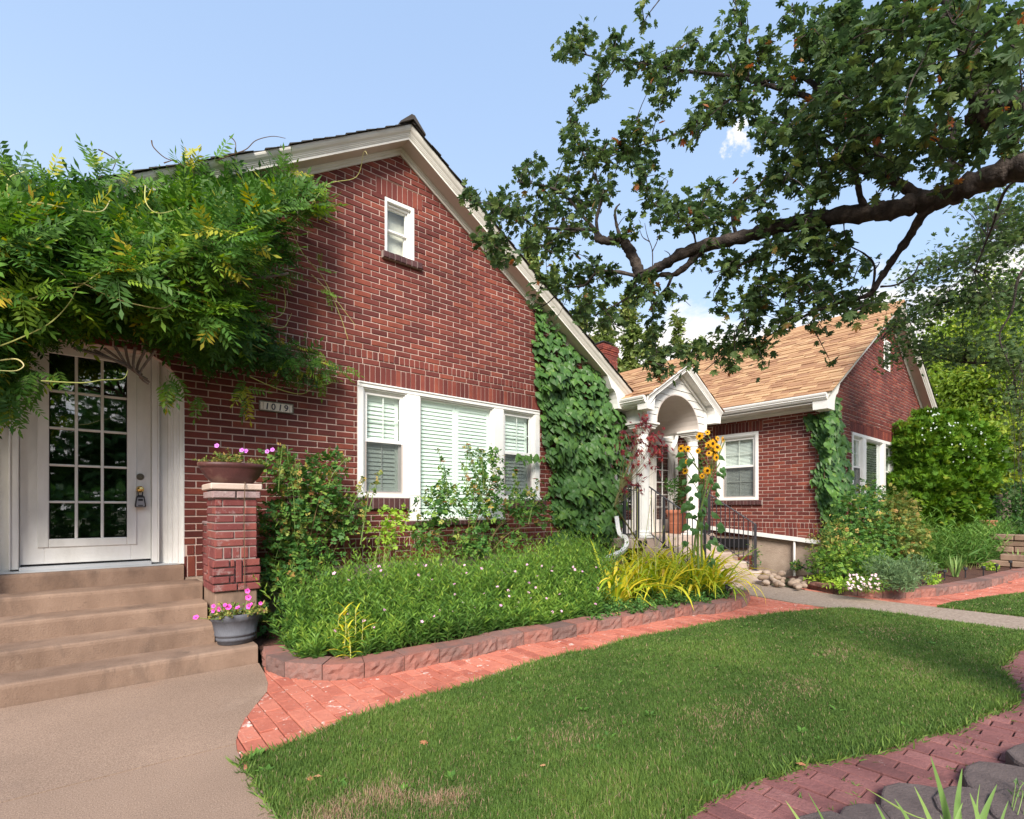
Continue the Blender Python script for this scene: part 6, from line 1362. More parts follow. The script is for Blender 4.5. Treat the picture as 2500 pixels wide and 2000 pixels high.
# ================================================================ the aster mass of the long bed
def stand(name, label, poly, ns, hfun, mt, seed, nl=24, leaf=.055, protos=L_LANCE, kind='stuff', cat='plants', lean=.25, stemmat='stem', spread=.75, rest=None, z0=.07, parts=0, upb=.35, umax=9e9):
    pts = sample_poly(poly, ns, seed); pts = pts[proj(np.column_stack([pts, np.zeros(len(pts))]))[0] < umax]; r = RS(seed+7); n = len(pts); hh = hfun(pts[:, 0], pts[:, 1])*np.where(r.rand(n) < .14, r.uniform(1.12, 1.38, n), r.uniform(.66, 1.08, n)); ln = r.normal(0, lean, (n, 2))
    Ts = []; Ax = []; V = []; F = []
    top = np.column_stack([pts+ln*hh[:, None], z0+hh]); bot = np.column_stack([pts, np.full(n, z0)])
    a = np.linspace(.12, 1.0, nl); th = r.uniform(0, 6.283, n)
    P_ = bot[:, None]+(top-bot)[:, None]*a[None, :, None]+np.array([0, 0, -.0]); 
    P_[:, :, :2] += (ln[:, None]*0.3*(a**2)[None, :, None]*hh[:, None, None])
    ang = th[:, None]+np.arange(nl)[None]*2.4+r.normal(0, .3, (n, nl)); ca = np.stack([np.cos(ang), np.sin(ang), upb+.5*a[None]*np.ones((n, 1))+r.normal(0, .25, (n, nl))], -1)
    Ts = P_.reshape(-1, 3)+r.normal(0, .004, (n*nl, 3)); Ax = ca.reshape(-1, 3); S_ = (np.tile(1.15-.45*a, (n, 1))*r.uniform(.7, 1.25, (n, nl))*leaf).ravel()
    rn = np.clip(np.tile(.10+.55*a, (n, 1))+r.normal(0, .14, (n, 1))+r.normal(0, .12, (n, nl))+.12*np.sin(pts[:, :1]*3)*np.cos(pts[:, 1:]*4), 0.01, .97).ravel()  # colour darkens down each stem, painting the shade inside the mass
    root = thing(name, label, cat, (*pts.mean(0), 0)) if parts else None
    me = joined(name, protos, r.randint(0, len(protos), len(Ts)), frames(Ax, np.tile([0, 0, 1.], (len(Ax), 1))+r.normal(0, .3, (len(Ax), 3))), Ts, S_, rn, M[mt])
    # slim triangular stems joined to the same thing
    wd = .0035; q = np.stack([bot+[wd, 0, 0], bot+[-wd/2, wd, 0], bot+[-wd/2, -wd, 0], top], 1).reshape(-1, 3); b_ = (np.arange(n)*4)[:, None]; lo = np.concatenate([b_+[0, 1, 3], b_+[1, 2, 3], b_+[2, 0, 3]], 1).ravel()
    st_ = mesh_np('stems', q, lo, np.full(n*3, 3), M[stemmat], np.zeros(n*3))
    o = obj(name, me); tag(o, label, cat, kind='stuff'); s_ = obj('stems', st_, o, 'stuff'); return o, pts, top
fl = [(e[0]+(.06 if e[0] < 1.6 else 0), e[1]+.22) for e in edge1[2:]]
asterpoly = [(1.22, 4.45), (1.2, 4.05)]+fl[2:15]+[(6.35, 4.75), (6.6, 5.3), (5.9, 5.55), (4.4, 5.35), (3.0, 5.25), (2.2, 5.35), (1.5, 5.1)]
front = np.array(edge1)
def hA_(x, y):
    d = polydist(front[2:20], x, y, closed=False); h = .16+.42*np.clip((d-.15)/.75, 0, 1); h += .05*np.sin(x*3.1)+.04*np.sin(y*5+x); h *= np.where(x > 4.4, 1.12, 1.0); return h*np.clip(1-.25*(y > 5.2), .7, 1)
ast, apts, atop = stand('aster_bed', 'dense mass of green leafy asters filling the long bed beneath the window', asterpoly, 2900, hA_, 'l_aster', 111, nl=22, leaf=.088, cat='asters', umax=1462, upb=.62, protos=[leaf_flat(.10, .04, .4, -.12), leaf_flat(.085, .03, .5, -.25), leaf_flat(.12, .04, .45, .05)])
r = RS(112); 
for nm, lab, rng, mt, k in (('aster_blossoms', 'scattered small pink aster blossoms over the green mass', (.0, 1), 'palepink', 95),):
    u, v, t = proj(atop); cand = np.where((u > 790) & (u < 1520) & (v > 1380) & (v < 1560))[0]; ch_ = r.choice(cand, min(k, len(cand)), False); m = MB()
    for i in ch_:
        p = atop[i]+np.array([0, 0, .02]); d = norm(np.array([r.normal()*.4-.3, r.normal()*.4-.6, .8])); a = norm(np.cross(d, [1, 0, 0])); b = np.cross(d, a); s = r.uniform(.014, .022)
        V = [p]+[p+s*(math.cos(q)*a+math.sin(q)*b)*(1 if j % 2 else .6) for j, q in enumerate(np.linspace(0, 6.283, 11)[:-1])]; m.add(V, [(0, 1+j, 1+(j+1) % 10) for j in range(10)], r.rand())
    o = m.build(nm, M[mt], ast, 'stuff', fix=False)
# taller willowy stems rising at the back
back = [(1.5, 4.7), (2.6, 4.75), (3.4, 5.0), (4.4, 5.05), (6.3, 4.7), (6.5, 5.35), (5.2, 5.45), (3.0, 5.4), (1.7, 5.35)]
stand('tall_aster', 'taller willowy aster shoots rising behind the green mass', back, 620, lambda x, y: .56+.15*np.sin(x*5)+.10*(x > 5)+.05*np.sin(x*13), 'l_aster', 113, nl=24, leaf=.075, protos=[leaf_flat(.075, .02, .4, -.15)], cat='asters', lean=.10, upb=.9, umax=1470)
# yellowing weeds at the front
for k, (u, v, hgt) in enumerate([(836, 1612, .42), (868, 1605, .40), (822, 1600, .34), (856, 1618, .30), (882, 1600, .30)]):
    p = G(u, v, .08); root = thing('yellow_weed', 'yellowing leafy weed stalk at the front of the asters, %s' % ['second from left', 'second from right', 'leftmost', 'middle one', 'rightmost'][k], 'weed', p, group='yellowing weeds at the front of the aster bed'); r = RS(120+k); tip = p+np.array([r.normal()*.03, -.02, hgt]); pts = smooth_path([p, (p+tip)/2+r.normal(0, .01, 3), tip], 4)
    MB().tube(pts, np.linspace(.005, .002, len(pts)), 5).build('stalk', M['tendril'], root); n = 13; f = np.linspace(.1, 1, n); T_ = p+(tip-p)*f[:, None]; ang = np.arange(n)*2.3+r.rand(); A_ = np.stack([np.cos(ang), np.sin(ang)*.8-.3, .35+.6*f], -1)
    scatter(root, 'leaf', [blade(.075, .9, 4)], frames(A_, np.tile([0, 0, 1.], (n, 1))), T_, r.uniform(.09, .14, n), M['l_lily'], 12, 'foliage', k)
# ================================================================ daylily clumps
def clump(name, label, c, n, lmin, lmax, mt, seed, protos=L_BLADE, elev=(.5, 1.5), spread=.07, parts=40, cat='plant', group=None, bias=(0, 0)):
    root = thing(name, label, cat, c, group=group); r = RS(seed); a = r.uniform(0, 6.283, n); e = r.uniform(elev[0], elev[1], n)
    A_ = np.stack([np.cos(a)*np.cos(e)+bias[0], np.sin(a)*np.cos(e)+bias[1], np.sin(e)], -1); q = r.rand(n)**.5*spread; T_ = np.stack([c[0]+np.cos(a)*q, c[1]+np.sin(a)*q, np.full(n, c[2])], -1)
    scatter(root, 'blade', protos, frames(A_, np.tile([0, 0, 1.], (n, 1))+r.normal(0, .12, (n, 3))), T_, r.uniform(lmin, lmax, n), M[mt], parts, 'foliage', seed); return root
lil = [(1475, 1450, 50), (1545, 1470, 60), (1590, 1430, 50), (1610, 1475, 60), (1655, 1450, 55), (1690, 1465, 60), (1725, 1440, 55), (1745, 1462, 45), (1500, 1490, 45), (1560, 1435, 45), (1640, 1440, 45)]
for k, (u, v, n) in enumerate(lil):
    clump('daylily', 'arching yellow green daylily clump, %s' % ['leftmost in the back row', 'second in the front row', 'third in the back row', 'middle of the front row', 'fifth along, behind the edging', 'sixth along, near the sunflower stems', 'under the sunflower', 'rightmost, beside the stake light', 'leftmost, spilling toward the asters', 'rear left, below the downspout', 'rear centre, against the steps'][k], G(u, v-12, .08), int(n*1.25), .55, .98, 'l_lily', 130+k, elev=(.8, 1.5), spread=.10, parts=22, cat='daylily', group='yellow green daylilies at the foot of the porch steps', bias=(0, -.06))
for k, (u, v) in enumerate([(1520, 1455), (1570, 1465), (1630, 1460), (1680, 1455), (1600, 1430)]):
    clump('daylily', 'darker green daylily tuft between the yellow clumps, %s' % ['at the left end', 'second from the left', 'near the handrail foot', 'rightmost under the sunflower', 'at the back by the steps'][k], G(u, v, .08), 45, .35, .6, 'l_strap', 150+k, elev=(.5, 1.5), spread=.13, parts=8, cat='daylily', group='darker daylilies among the yellow ones')
# low green fill under the lilies
fillp = [tuple(G(u, v, .07)[:2]) for u, v in [(1440, 1525), (1560, 1508), (1700, 1484), (1790, 1470), (1760, 1440), (1600, 1420), (1470, 1440)]]
stand('ground_cover', 'low green ground cover leaves between the daylilies and the edging blocks', fillp, 700, lambda x, y: .10+.06*np.sin(x*7), 'l_rose', 160, nl=9, leaf=.06, protos=L_S, cat='ground cover', lean=.5)
# flower scapes above the lilies
sc_ = thing('daylily_scapes', 'tall thin dry daylily scapes leaning above the yellow clumps', 'flower stalks', G(1580, 1440, .08)); r = RS(161)
for (u, v, u2, v2, t) in [(1548, 1430, 1543, 1250, 6.6), (1560, 1430, 1556, 1200, 6.5), (1575, 1430, 1620, 1290, 6.6), (1510, 1450, 1500, 1340, 6.3), (1535, 1450, 1520, 1370, 6.2), (1650, 1430, 1648, 1318, 6.9), (1660, 1430, 1664, 1330, 6.9), (1565, 1400, 1590, 1215, 6.6), (1600, 1420, 1595, 1250, 6.7)]:
    a = P(u, v, t); b = P(u2, v2, t); pts = smooth_path([a, (a+b)/2+r.normal(0, .015, 3), b], 4); MB().tube(pts, np.linspace(.005, .0025, len(pts)), 5).tube([b, b+np.array([.01, 0, .04])], [.008, .003], 5).build('scape', M['tendril'], sc_)
# ================================================================ wisteria over the door
wis = thing('wisteria', 'huge wisteria vine with yellow green tips sprawling over the glazed door and gable', 'vine', (-.9, 5.7, 0)); r = RS(201)
WP = np.array([(-260, 400), (0, 420), (60, 455), (140, 468), (210, 460), (260, 480), (330, 490), (400, 470), (440, 440), (500, 455), (560, 440), (640, 440), (700, 440), (760, 465), (795, 490), (795, 520), (745, 545), (700, 560), (690, 600), (715, 650), (700, 680), (650, 690), (640, 740), (650, 790), (720, 835), (800, 880), (812, 905), (760, 920), (690, 905), (640, 900), (600, 885), (560, 880), (500, 885), (440, 855), (400, 850), (380, 825), (300, 812), (200, 805), (150, 815), (75, 850), (50, 910), (30, 960), (0, 1000), (-60, 1030), (-260, 1040)], float)
pts = sample_poly(WP, 5200, 202); d = polydist(WP, pts[:, 0], pts[:, 1]); bulge = np.minimum(.95, .05+d*.0075); q = 1-(1-r.rand(len(pts)))**.35*0-np.where(r.rand(len(pts)) < .62, r.uniform(0, .18, len(pts)), r.uniform(0, .95, len(pts)))
lump = .16*np.sin(pts[:, 0]*.021+2*np.sin(pts[:, 1]*.013))+.12*np.sin(pts[:, 1]*.035+pts[:, 0]*.011)
Yp = 5.78-bulge*q*(1+lump)-.02; Yp = np.where((pts[:, 0] < 150) & (pts[:, 1] > 880), Yp-.25, Yp)
T_ = np.array([PY(u, v, y) for (u, v), y in zip(pts, Yp)]); n = len(T_)
# the mass bulges: leaves high on it point up and out, low ones hang
hgt = np.clip((pts[:, 1]-400)/520, 0, 1); A_ = norm(np.stack([r.normal(0, .75, n)+.15, r.normal(-.45, .5, n), .75-1.35*hgt+r.normal(0, .45, n)], -1)); Nn = norm(np.stack([r.normal(0, .35, n), -.6+r.normal(0, .3, n), .7+r.normal(0, .3, n)], -1))
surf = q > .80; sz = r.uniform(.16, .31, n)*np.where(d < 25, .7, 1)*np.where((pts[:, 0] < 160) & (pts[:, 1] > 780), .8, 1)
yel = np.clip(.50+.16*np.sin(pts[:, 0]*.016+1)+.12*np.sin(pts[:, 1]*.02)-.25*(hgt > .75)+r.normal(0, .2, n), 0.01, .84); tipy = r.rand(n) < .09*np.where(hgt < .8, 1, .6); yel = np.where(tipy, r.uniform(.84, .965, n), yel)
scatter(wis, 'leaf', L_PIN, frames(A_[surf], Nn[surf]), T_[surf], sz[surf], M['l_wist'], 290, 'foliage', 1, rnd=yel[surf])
scatter(wis, 'leaf', L_PIN, frames(A_[~surf], Nn[~surf]), T_[~surf], sz[~surf], M['l_wist_shade'], 0, 'inner_foliage', 2)
# leafy fringe standing above the outline and single sprays
fr = []; fa = []
for (u, v, y, k, up) in [(30, 440, 5.0, 5, 1), (120, 455, 5.1, 4, 1), (225, 430, 5.2, 4, 1), (240, 445, 5.2, 5, 1), (310, 455, 5.3, 5, 1), (440, 410, 5.5, 5, 1), (460, 420, 5.5, 5, 1), (520, 395, 5.55, 4, 1), (690, 420, 5.65, 4, 1), (700, 440, 5.6, 6, 1), (770, 475, 5.7, 4, .3), (810, 500, 5.75, 3, 0), (735, 545, 5.75, 2, 0), (830, 905, 5.7, 5, 0), (790, 915, 5.7, 5, 0), (770, 885, 5.65, 5, 0), (700, 915, 5.6, 3, -1), (592, 960, 5.6, 3, -1), (596, 930, 5.6, 4, -1), (640, 885, 5.5, 5, 0), (420, 930, 5.5, 4, -1), (480, 960, 5.6, 3, -1), (410, 920, 5.4, 4, -1), (40, 980, 4.9, 3, -1), (10, 1000, 4.9, 4, -1), (80, 900, 4.9, 5, -1), (140, 900, 4.95, 2, -1), (10, 940, 4.8, 5, -1), (90, 930, 4.9, 2, -1), (820, 720, 5.75, 1, 0), (770, 650, 5.75, 2, 0), (780, 690, 5.76, 1, 0)]:
    for j in range(k):
        p = PY(u+r.normal(0, 9), v+r.normal(0, 9), y+r.uniform(-.05, .05)); fr.append(p); fa.append(norm(np.array([r.normal(.1, .6), r.normal(-.2, .3), up*.9+r.normal(0, .35)])))
fr = np.array(fr); fa = np.array(fa); k = len(fr); rn = r.uniform(.35, .84, k); rn = np.where(r.rand(k) < .12, r.uniform(.86, .96, k), rn)
scatter(wis, 'leaf', L_PIN, frames(fa, norm(np.stack([r.normal(0, .4, k), -.8+0*rn, .6+0*rn], -1))), fr, r.uniform(.15, .26, k), M['l_wist'], 10, 'fringe_foliage', 3, rnd=rn)
def tend(pix, w0=.0050, w1=.0025, mt='tendril', leafy=0):
    pts_ = smooth_path([PY(*p) for p in pix], 6); MB().tube(pts_, np.linspace(w0, w1, len(pts_)), 5).build('tendril', M[mt], wis)
for pix in [[(0, 495, 4.9), (90, 495, 4.9), (170, 510, 4.9), (245, 517, 4.9), (268, 490, 4.95)], [(355, 455, 5.1), (355, 490, 5.0), (372, 515, 4.98), (400, 520, 4.98), (450, 505, 5.1)], [(0, 635, 4.8), (75, 645, 4.75), (140, 660, 4.72), (175, 690, 4.7), (210, 695, 4.7), (270, 725, 4.7), (340, 745, 4.7), (400, 752, 4.75), (435, 725, 4.8), (430, 700, 4.85), (395, 700, 4.9)], [(0, 745, 4.75), (60, 735, 4.72), (120, 715, 4.7), (190, 700, 4.7), (240, 668, 4.72), (262, 655, 4.75), (268, 630, 4.8), (278, 632, 4.8)],
            [(0, 845, 4.75), (50, 825, 4.72), (120, 790, 4.7), (165, 745, 4.7), (190, 700, 4.7)], [(370, 610, 4.9), (450, 610, 4.9), (505, 585, 4.95), (550, 577, 5.0), (590, 590, 5.1), (610, 575, 5.2)], [(480, 610, 5.0), (540, 625, 5.05), (600, 660, 5.2), (650, 668, 5.5), (700, 660, 5.6)], [(500, 705, 5.1), (560, 690, 5.1), (600, 675, 5.15), (615, 640, 5.2), (655, 630, 5.3)], [(500, 730, 5.1), (555, 780, 5.2), (600, 830, 5.35), (660, 865, 5.5)], [(470, 830, 5.1), (530, 815, 5.15), (557, 785, 5.2), (560, 780, 5.25)],
            [(610, 620, 5.2), (660, 580, 5.35), (700, 555, 5.5), (760, 500, 5.65), (800, 450, 5.72), (870, 432, 5.78), (888, 372, 5.6), (897, 378, 5.55)], [(700, 540, 5.7), (740, 620, 5.76), (790, 680, 5.78), (830, 770, 5.79), (850, 830, 5.79)], [(760, 670, 5.78), (810, 720, 5.79), (868, 795, 5.79)], [(690, 690, 5.7), (697, 740, 5.74), (685, 770, 5.7), (640, 782, 5.6), (600, 800, 5.5)], [(640, 790, 5.5), (690, 800, 5.7), (705, 780, 5.75), (712, 765, 5.76)],
            [(610, 920, 5.5), (680, 950, 5.65), (735, 962, 5.7), (770, 945, 5.72), (810, 935, 5.7)], [(60, 420, 5.2), (20, 440, 5.1), (25, 520, 5.0), (28, 560, 5.0)], [(0, 880, 4.7), (40, 877, 4.65), (58, 892, 4.6), (40, 905, 4.6), (0, 905, 4.62)], [(100, 930, 4.8), (200, 935, 4.85), (250, 928, 4.9), (300, 925, 4.95), (312, 905, 5.0)]]:
    tend(pix)
for pix in [[(240, 365, 5.35), (262, 376, 5.35), (282, 392, 5.35), (275, 415, 5.3)], [(370, 343, 5.5), (375, 360, 5.5), (402, 385, 5.5), (430, 395, 5.48), (455, 410, 5.45)], [(400, 398, 5.5), (425, 390, 5.48)], [(520, 395, 5.6), (560, 380, 5.5), (600, 365, 5.45), (625, 343, 5.4), (665, 333, 5.4), (697, 338, 5.38)], [(560, 332, 5.5), (575, 350, 5.5), (573, 390, 5.5)]]: tend(pix, .006, .0025, 'twig')
m = MB()
for k in range(9): a = PY(180+25*k, 850+6*math.sin(k), 5.25); b = PY(285+7*k, 878+4*k+r.uniform(-6, 6), 5.3+r.uniform(-.1, .1)); c = PY(342+3*k+r.uniform(-5, 5), 906+4*k, 5.35); pts_ = smooth_path([a, b, c], 4); m.tube(pts_, np.linspace(.012, .007, len(pts_)), 5)
m.build('old_stems', M['bark2'], wis, 'stuff')
m = MB(); 
for k in range(6): pts_ = smooth_path([(-1.0+.04*k, 5.6, -.05), (-1.02+.05*k, 5.55, 1.2), (-.9+.1*k, 5.4, 2.6), (.0+.3*k, 5.3, 3.1+.1*k)], 6); m.tube(pts_, np.linspace(.03, .012, len(pts_)), 6)
m.build('trunk_stems', M['bark2'], wis, 'stuff')
# ================================================================ ivy on the walls
def ivy(name, label, poly, n, plane, seed, leaf, parts, hang=.9, thick=.10, side=None, cat='vine', tip=.04):
    base = plane(np.mean(poly[:, 0]), poly[:, 1].max(), 0); root = thing(name, label, cat, base); r = RS(seed); p = sample_poly(poly, n, seed+1); d = polydist(poly, p[:, 0], p[:, 1]); k = len(p)
    off = thick*np.clip(d/40, .25, 1)*(1+.35*np.sin(p[:, 0]*.06+p[:, 1]*.03)+.3*np.sin(p[:, 1]*.07))*np.where(r.rand(k) < .6, r.uniform(.75, 1, k), r.uniform(.1, .8, k))
    T_ = np.array([plane(u, v, o) for (u, v), o in zip(p, off)]); nw = plane(1900, 1245, 1)-plane(1900, 1245, 0); nv = side
    A_ = norm(np.stack([r.normal(0, .28, k), r.normal(0, .28, k), -np.ones(k)*hang], -1)+np.array(nv)*.35); N_ = norm(np.array(nv)+r.normal(0, .42, (k, 3))+np.array([0, 0, .45]))
    young = (d < 14) & (r.rand(k) < .5); rn = np.where(young, r.uniform(.6, .97, k), np.clip(r.normal(.15, .14, k)+.45*np.clip(off/thick, 0, 1.1), .01, .9)); rn = np.where(r.rand(k) < tip, r.uniform(.93, .99, k), rn)  # leaves near the wall coloured darker, shade in the gaps painted in
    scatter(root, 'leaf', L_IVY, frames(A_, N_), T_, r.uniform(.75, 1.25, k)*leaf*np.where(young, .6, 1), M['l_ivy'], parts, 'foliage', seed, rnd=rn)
    sm = MB()
    for j in range(12):
        c = p[r.randint(k)]; pts_ = [plane(np.mean(poly[:, 0])+r.normal(0, 20), poly[:, 1].max()-10, .01)]; 
        for s_ in (.35, .7, 1): q = np.array([np.mean(poly[:, 0]), poly[:, 1].max()-10]); q = q+(c-q)*s_+r.normal(0, 6, 2); pts_.append(plane(q[0], q[1], .012))
        sm.tube(smooth_path(pts_, 4), .006, 4)
    sm.build('stems', M['twig'], root, 'stuff'); return root
IV = np.array([(1302, 735), (1320, 745), (1345, 790), (1390, 835), (1440, 880), (1490, 925), (1515, 970), (1535, 1000), (1548, 1050), (1535, 1100), (1530, 1180), (1528, 1250), (1518, 1290), (1500, 1330), (1470, 1362), (1400, 1352), (1345, 1345), (1335, 1310), (1372, 1290), (1345, 1250), (1338, 1190), (1352, 1150), (1332, 1110), (1325, 1050), (1322, 1000), (1308, 940), (1312, 880), (1303, 830), (1308, 780)], float)
def planeA(u, v, o):
    p = PY(u, v, 5.87-o)
    if p[0] > 7.0: return PY(u, v, 5.87-o)*1.0
    return p
ivyA = ivy('climbing_ivy', 'thick curtain of dark glossy ivy hanging down the right end of the tall gable', IV, 1900, planeA, 211, .145, 295, thick=.20, side=(-.25, -1, .1))
r = RS(213); 
for q, lab in (([(1320, 1120), (1290, 1108), (1265, 1118), (1300, 1128)], 0), ([(1345, 700), (1330, 760), (1318, 820)], 0)):
    p = np.array(q, float); k = 26; f = r.rand(k)*(len(p)-1); i = f.astype(int); c = p[i]+(p[np.minimum(i+1, len(p)-1)]-p[i])*(f-i)[:, None]+r.normal(0, 7, (k, 2)); T_ = np.array([PY(a, b, 5.78) for a, b in c])
    scatter(ivyA, 'leaf', L_IVY, frames(norm(np.stack([r.normal(0, .5, k), r.normal(-.3, .2, k), -np.ones(k)], -1)), norm(np.stack([r.normal(0, .3, k), -np.ones(k), .4*np.ones(k)], -1))), T_, r.uniform(.06, .11, k), M['l_ivy'], 0, 'stray_shoots', 3, rnd=r.uniform(.7, .97, k))
IB = np.array([(1150, 270), (1230, 255), (1330, 205), (1420, 180), (1450, 75), (1495, 70), (1500, 200), (1530, 300), (1560, 480), (1600, 590), (1590, 700), (1630, 880), (1640, 1050), (1600, 1150), (1540, 1250), (1560, 1400), (1520, 1500), (1450, 1620), (1380, 1640), (1330, 1480), (1370, 1400), (1310, 1280), (1270, 1120), (1240, 990), (1225, 850), (1300, 780), (1280, 640), (1210, 560), (1230, 440), (1180, 400), (1145, 320)], float)*.2319+np.array([1700, 950])
def planeB(u, v, o):
    if u < 2018: return PX(u, v, 10.33-o)
    return PY(u, v, 3.56-o)
ivy('climbing_ivy', 'slim column of bright ivy climbing the corner of the right-hand house', IB, 900, planeB, 221, .14, 240, thick=.16, side=(-.8, -1.0, -.1), tip=.12)
# ================================================================ porch plants
bush('potted_shrub', 'dark feathery shrub standing in the large terracotta pot on the porch', 'plant', (9.58, 6.10, 1.22), [(PY(1665, 1200, 6.0), (.28, .2, .3), 2), (PY(1690, 1130, 6.05), (.3, .2, .45), 2), (PY(1640, 1185, 5.9), (.25, .15, .12), .8)], 700, L_S, 'l_hedge', .075, 231, 20, 8)
bush('vine_shoots', 'sparse reddish green shoots under the eave beside the right porch column', 'plant', (9.9, 5.9, .8), [(PY(1725, 1075, 5.9), (.25, .15, .2), 1), (PY(1750, 1060, 5.8), (.3, .15, .12), .5), (PY(1705, 1120, 5.9), (.12, .1, .5), 1)], 190, L_S, 'l_rose', .07, 232, 10, 6)
jm = thing('japanese_maple', 'small red leaved japanese maple in front of the left porch column', 'small tree', (7.15, 5.2, .08)); r = RS(241); sm = MB(); Ts = []; As = []
tips = [(1525, 1085), (1540, 1060), (1560, 1035), (1575, 1045), (1590, 1060), (1600, 1075), (1612, 1095), (1590, 1100), (1570, 1090), (1555, 1105), (1545, 1080), (1600, 1110), (1580, 1125), (1530, 1110), (1565, 1070), (1605, 1060), (1575, 1020), (1590, 1075)]
b0 = PY(1500, 1235, 5.05); 
for (u, v) in tips:
    y = 5.0+r.uniform(-.2, .25); e = PY(u, v, y); md = PY((1515+u)/2+r.normal(0, 4), (1180+v)/2+12, 5.05); pts_ = smooth_path([b0, PY(1512, 1200, 5.05), md, e], 4); sm.tube(pts_, np.linspace(.010, .002, len(pts_)), 4)
    for k in range(10): Ts.append(e+r.normal(0, .075, 3)); As.append(norm(np.array([r.normal(0, .7), r.normal(0, .5), -.5+r.normal(0, .3)])))
for (u, v) in [(1540, 1180), (1570, 1165), (1555, 1190), (1525, 1200), (1600, 1150), (1565, 1195), (1530, 1165), (1545, 1145)]:
    e = PY(u, v, 5.0); sm.tube([b0, (b0+e)/2+r.normal(0, .02, 3), e], [.005, .003, .002], 4)
    for k in range(4): Ts.append(e+r.normal(0, .03, 3)); As.append(norm(r.normal(size=3)))
sm.tube([b0, (7.15, 5.2, .6), (7.15, 5.2, .05)], [.012, .016, .02], 6); sm.build('branches', M['cane'], jm, 'stuff'); Ts = np.array(Ts); As = np.array(As)
scatter(jm, 'leaf', L_RED, frames(As, norm(np.stack([r.normal(0, .4, len(Ts)), -np.ones(len(Ts)), .5*np.ones(len(Ts))], -1))), Ts, r.uniform(.07, .11, len(Ts)), M['l_red'], 120, 'foliage', 5)
# ================================================================ sunflowers
sf = thing('sunflower', 'tall branching sunflower with many golden heads beside the porch railing', 'sunflower', G(1700, 1418, .08)); r = RS(251); ts = 7.0
SP = lambda u, v, t=ts: P(u, v, t)
mains = [[(1690, 1410), (1696, 1330), (1705, 1270), (1722, 1200), (1735, 1150), (1742, 1100)], [(1706, 1412), (1704, 1320), (1712, 1240), (1728, 1180), (1752, 1120), (1770, 1075)], [(1716, 1410), (1712, 1300), (1722, 1230), (1742, 1160), (1758, 1130)], [(1712, 1215), (1718, 1170), (1700, 1140), (1680, 1118)]]
heads = [(1708, 1065, .115, -1), (1727, 1056, .075, 0), (1663, 1095, .10, -1), (1679, 1096, .09, 0), (1704, 1101, .075, -.9), (1740, 1083, .12, .3), (1751, 1092, .13, .2), (1742, 1103, .11, .1), (1752, 1071, .08, .6), (1765, 1073, .085, .9), (1731, 1107, .085, -.4), (1749, 1117, .10, .4), (1679, 1127, .075, -.9), (1727, 1149, .11, 0), (1735, 1143, .085, .3), (1673, 1150, .085, -.8), (1730, 1086, .09, -.3), (1714, 1162, .07, 0)]
for k, pth in enumerate(mains): pp = smooth_path([SP(u, v, ts+.06*k) for u, v in pth], 5); MB().tube(pp, np.linspace(.017, .007, len(pp)), 7).build('stem', M['stem'], sf)
for k, (u, v, s, yw) in enumerate(heads):
    p = SP(u, v, ts-.05+.08*math.sin(k)); i = int(np.argmin([min(math.hypot(u-a, v-b-40) for a, b in pth) for pth in mains])); pth = mains[i]; j = int(np.argmin([math.hypot(u-a, (v+45)-b) for a, b in pth])); q = SP(pth[j][0], pth[j][1], ts+.06*i)
    pp = smooth_path([q, (p+q)/2+np.array([0, 0, .03]), p+FW*.03], 4); MB().tube(pp, .006, 5).build('flower_stalk', M['stem'], sf)
    n_ = norm(-FW+RT*yw+np.array([0, 0, r.uniform(-.1, .4)])); a = norm(np.cross(n_, [0, 0, 1])); b = np.cross(n_, a); m = MB(); R_ = s*.44
    disc = []; V = [p+n_*.012]
    for q_ in range(12): th = q_/12*6.283; V.append(p+n_*.004+R_*.42*(math.cos(th)*a+math.sin(th)*b))
    m.add(V, [(0, 1+x, 1+(x+1) % 12) for x in range(12)]); h_ = m.build('flower_head', M['seed'], sf, fix=False)
    m = MB()
    for q_ in range(17):
        th = q_/17*6.283+r.normal(0, .06); d_ = math.cos(th)*a+math.sin(th)*b; s_ = -math.sin(th)*a+math.cos(th)*b; l = R_*r.uniform(1.15, 1.45); w__ = R_*.17; dn = -n_*R_*r.uniform(-.1, .25)
        m.add([p+d_*R_*.36-s_*w__*.6, p+d_*R_*.36+s_*w__*.6, p+d_*l*.72+s_*w__+dn*.4, p+d_*l+dn, p+d_*l*.72-s_*w__+dn*.4], [(0, 1, 2, 3, 4)], r.rand())
    m.build('petals', M['gold'], h_, fix=False)
lf = [(1668, 1130, .20, -1), (1690, 1128, .17, .3), (1655, 1150, .12, -1), (1760, 1120, .14, 1), (1768, 1150, .15, 1), (1700, 1165, .17, -.5), (1735, 1175, .15, .6), (1690, 1180, .15, -1), (1680, 1195, .16, -.6), (1745, 1195, .15, .8), (1700, 1210, .17, -.3), (1672, 1240, .18, -1), (1720, 1225, .18, .3), (1750, 1230, .16, .9), (1690, 1240, .16, -.6), (1712, 1255, .2, 0), (1740, 1260, .17, .6), (1685, 1265, .15, -.8), (1760, 1285, .17, 1), (1725, 1285, .17, .4), (1675, 1290, .18, -.9), (1700, 1300, .16, -.2), (1745, 1325, .16, .8), (1755, 1345, .17, .9), (1730, 1335, .15, .3), (1672, 1330, .13, -.8), (1740, 1370, .15, .5), (1755, 1210, .13, .9), (1663, 1215, .1, -1), (1770, 1165, .12, 1), (1715, 1190, .13, .1), (1735, 1380, .13, .3)]
T_ = []; A_ = []; N_ = []; S_ = []
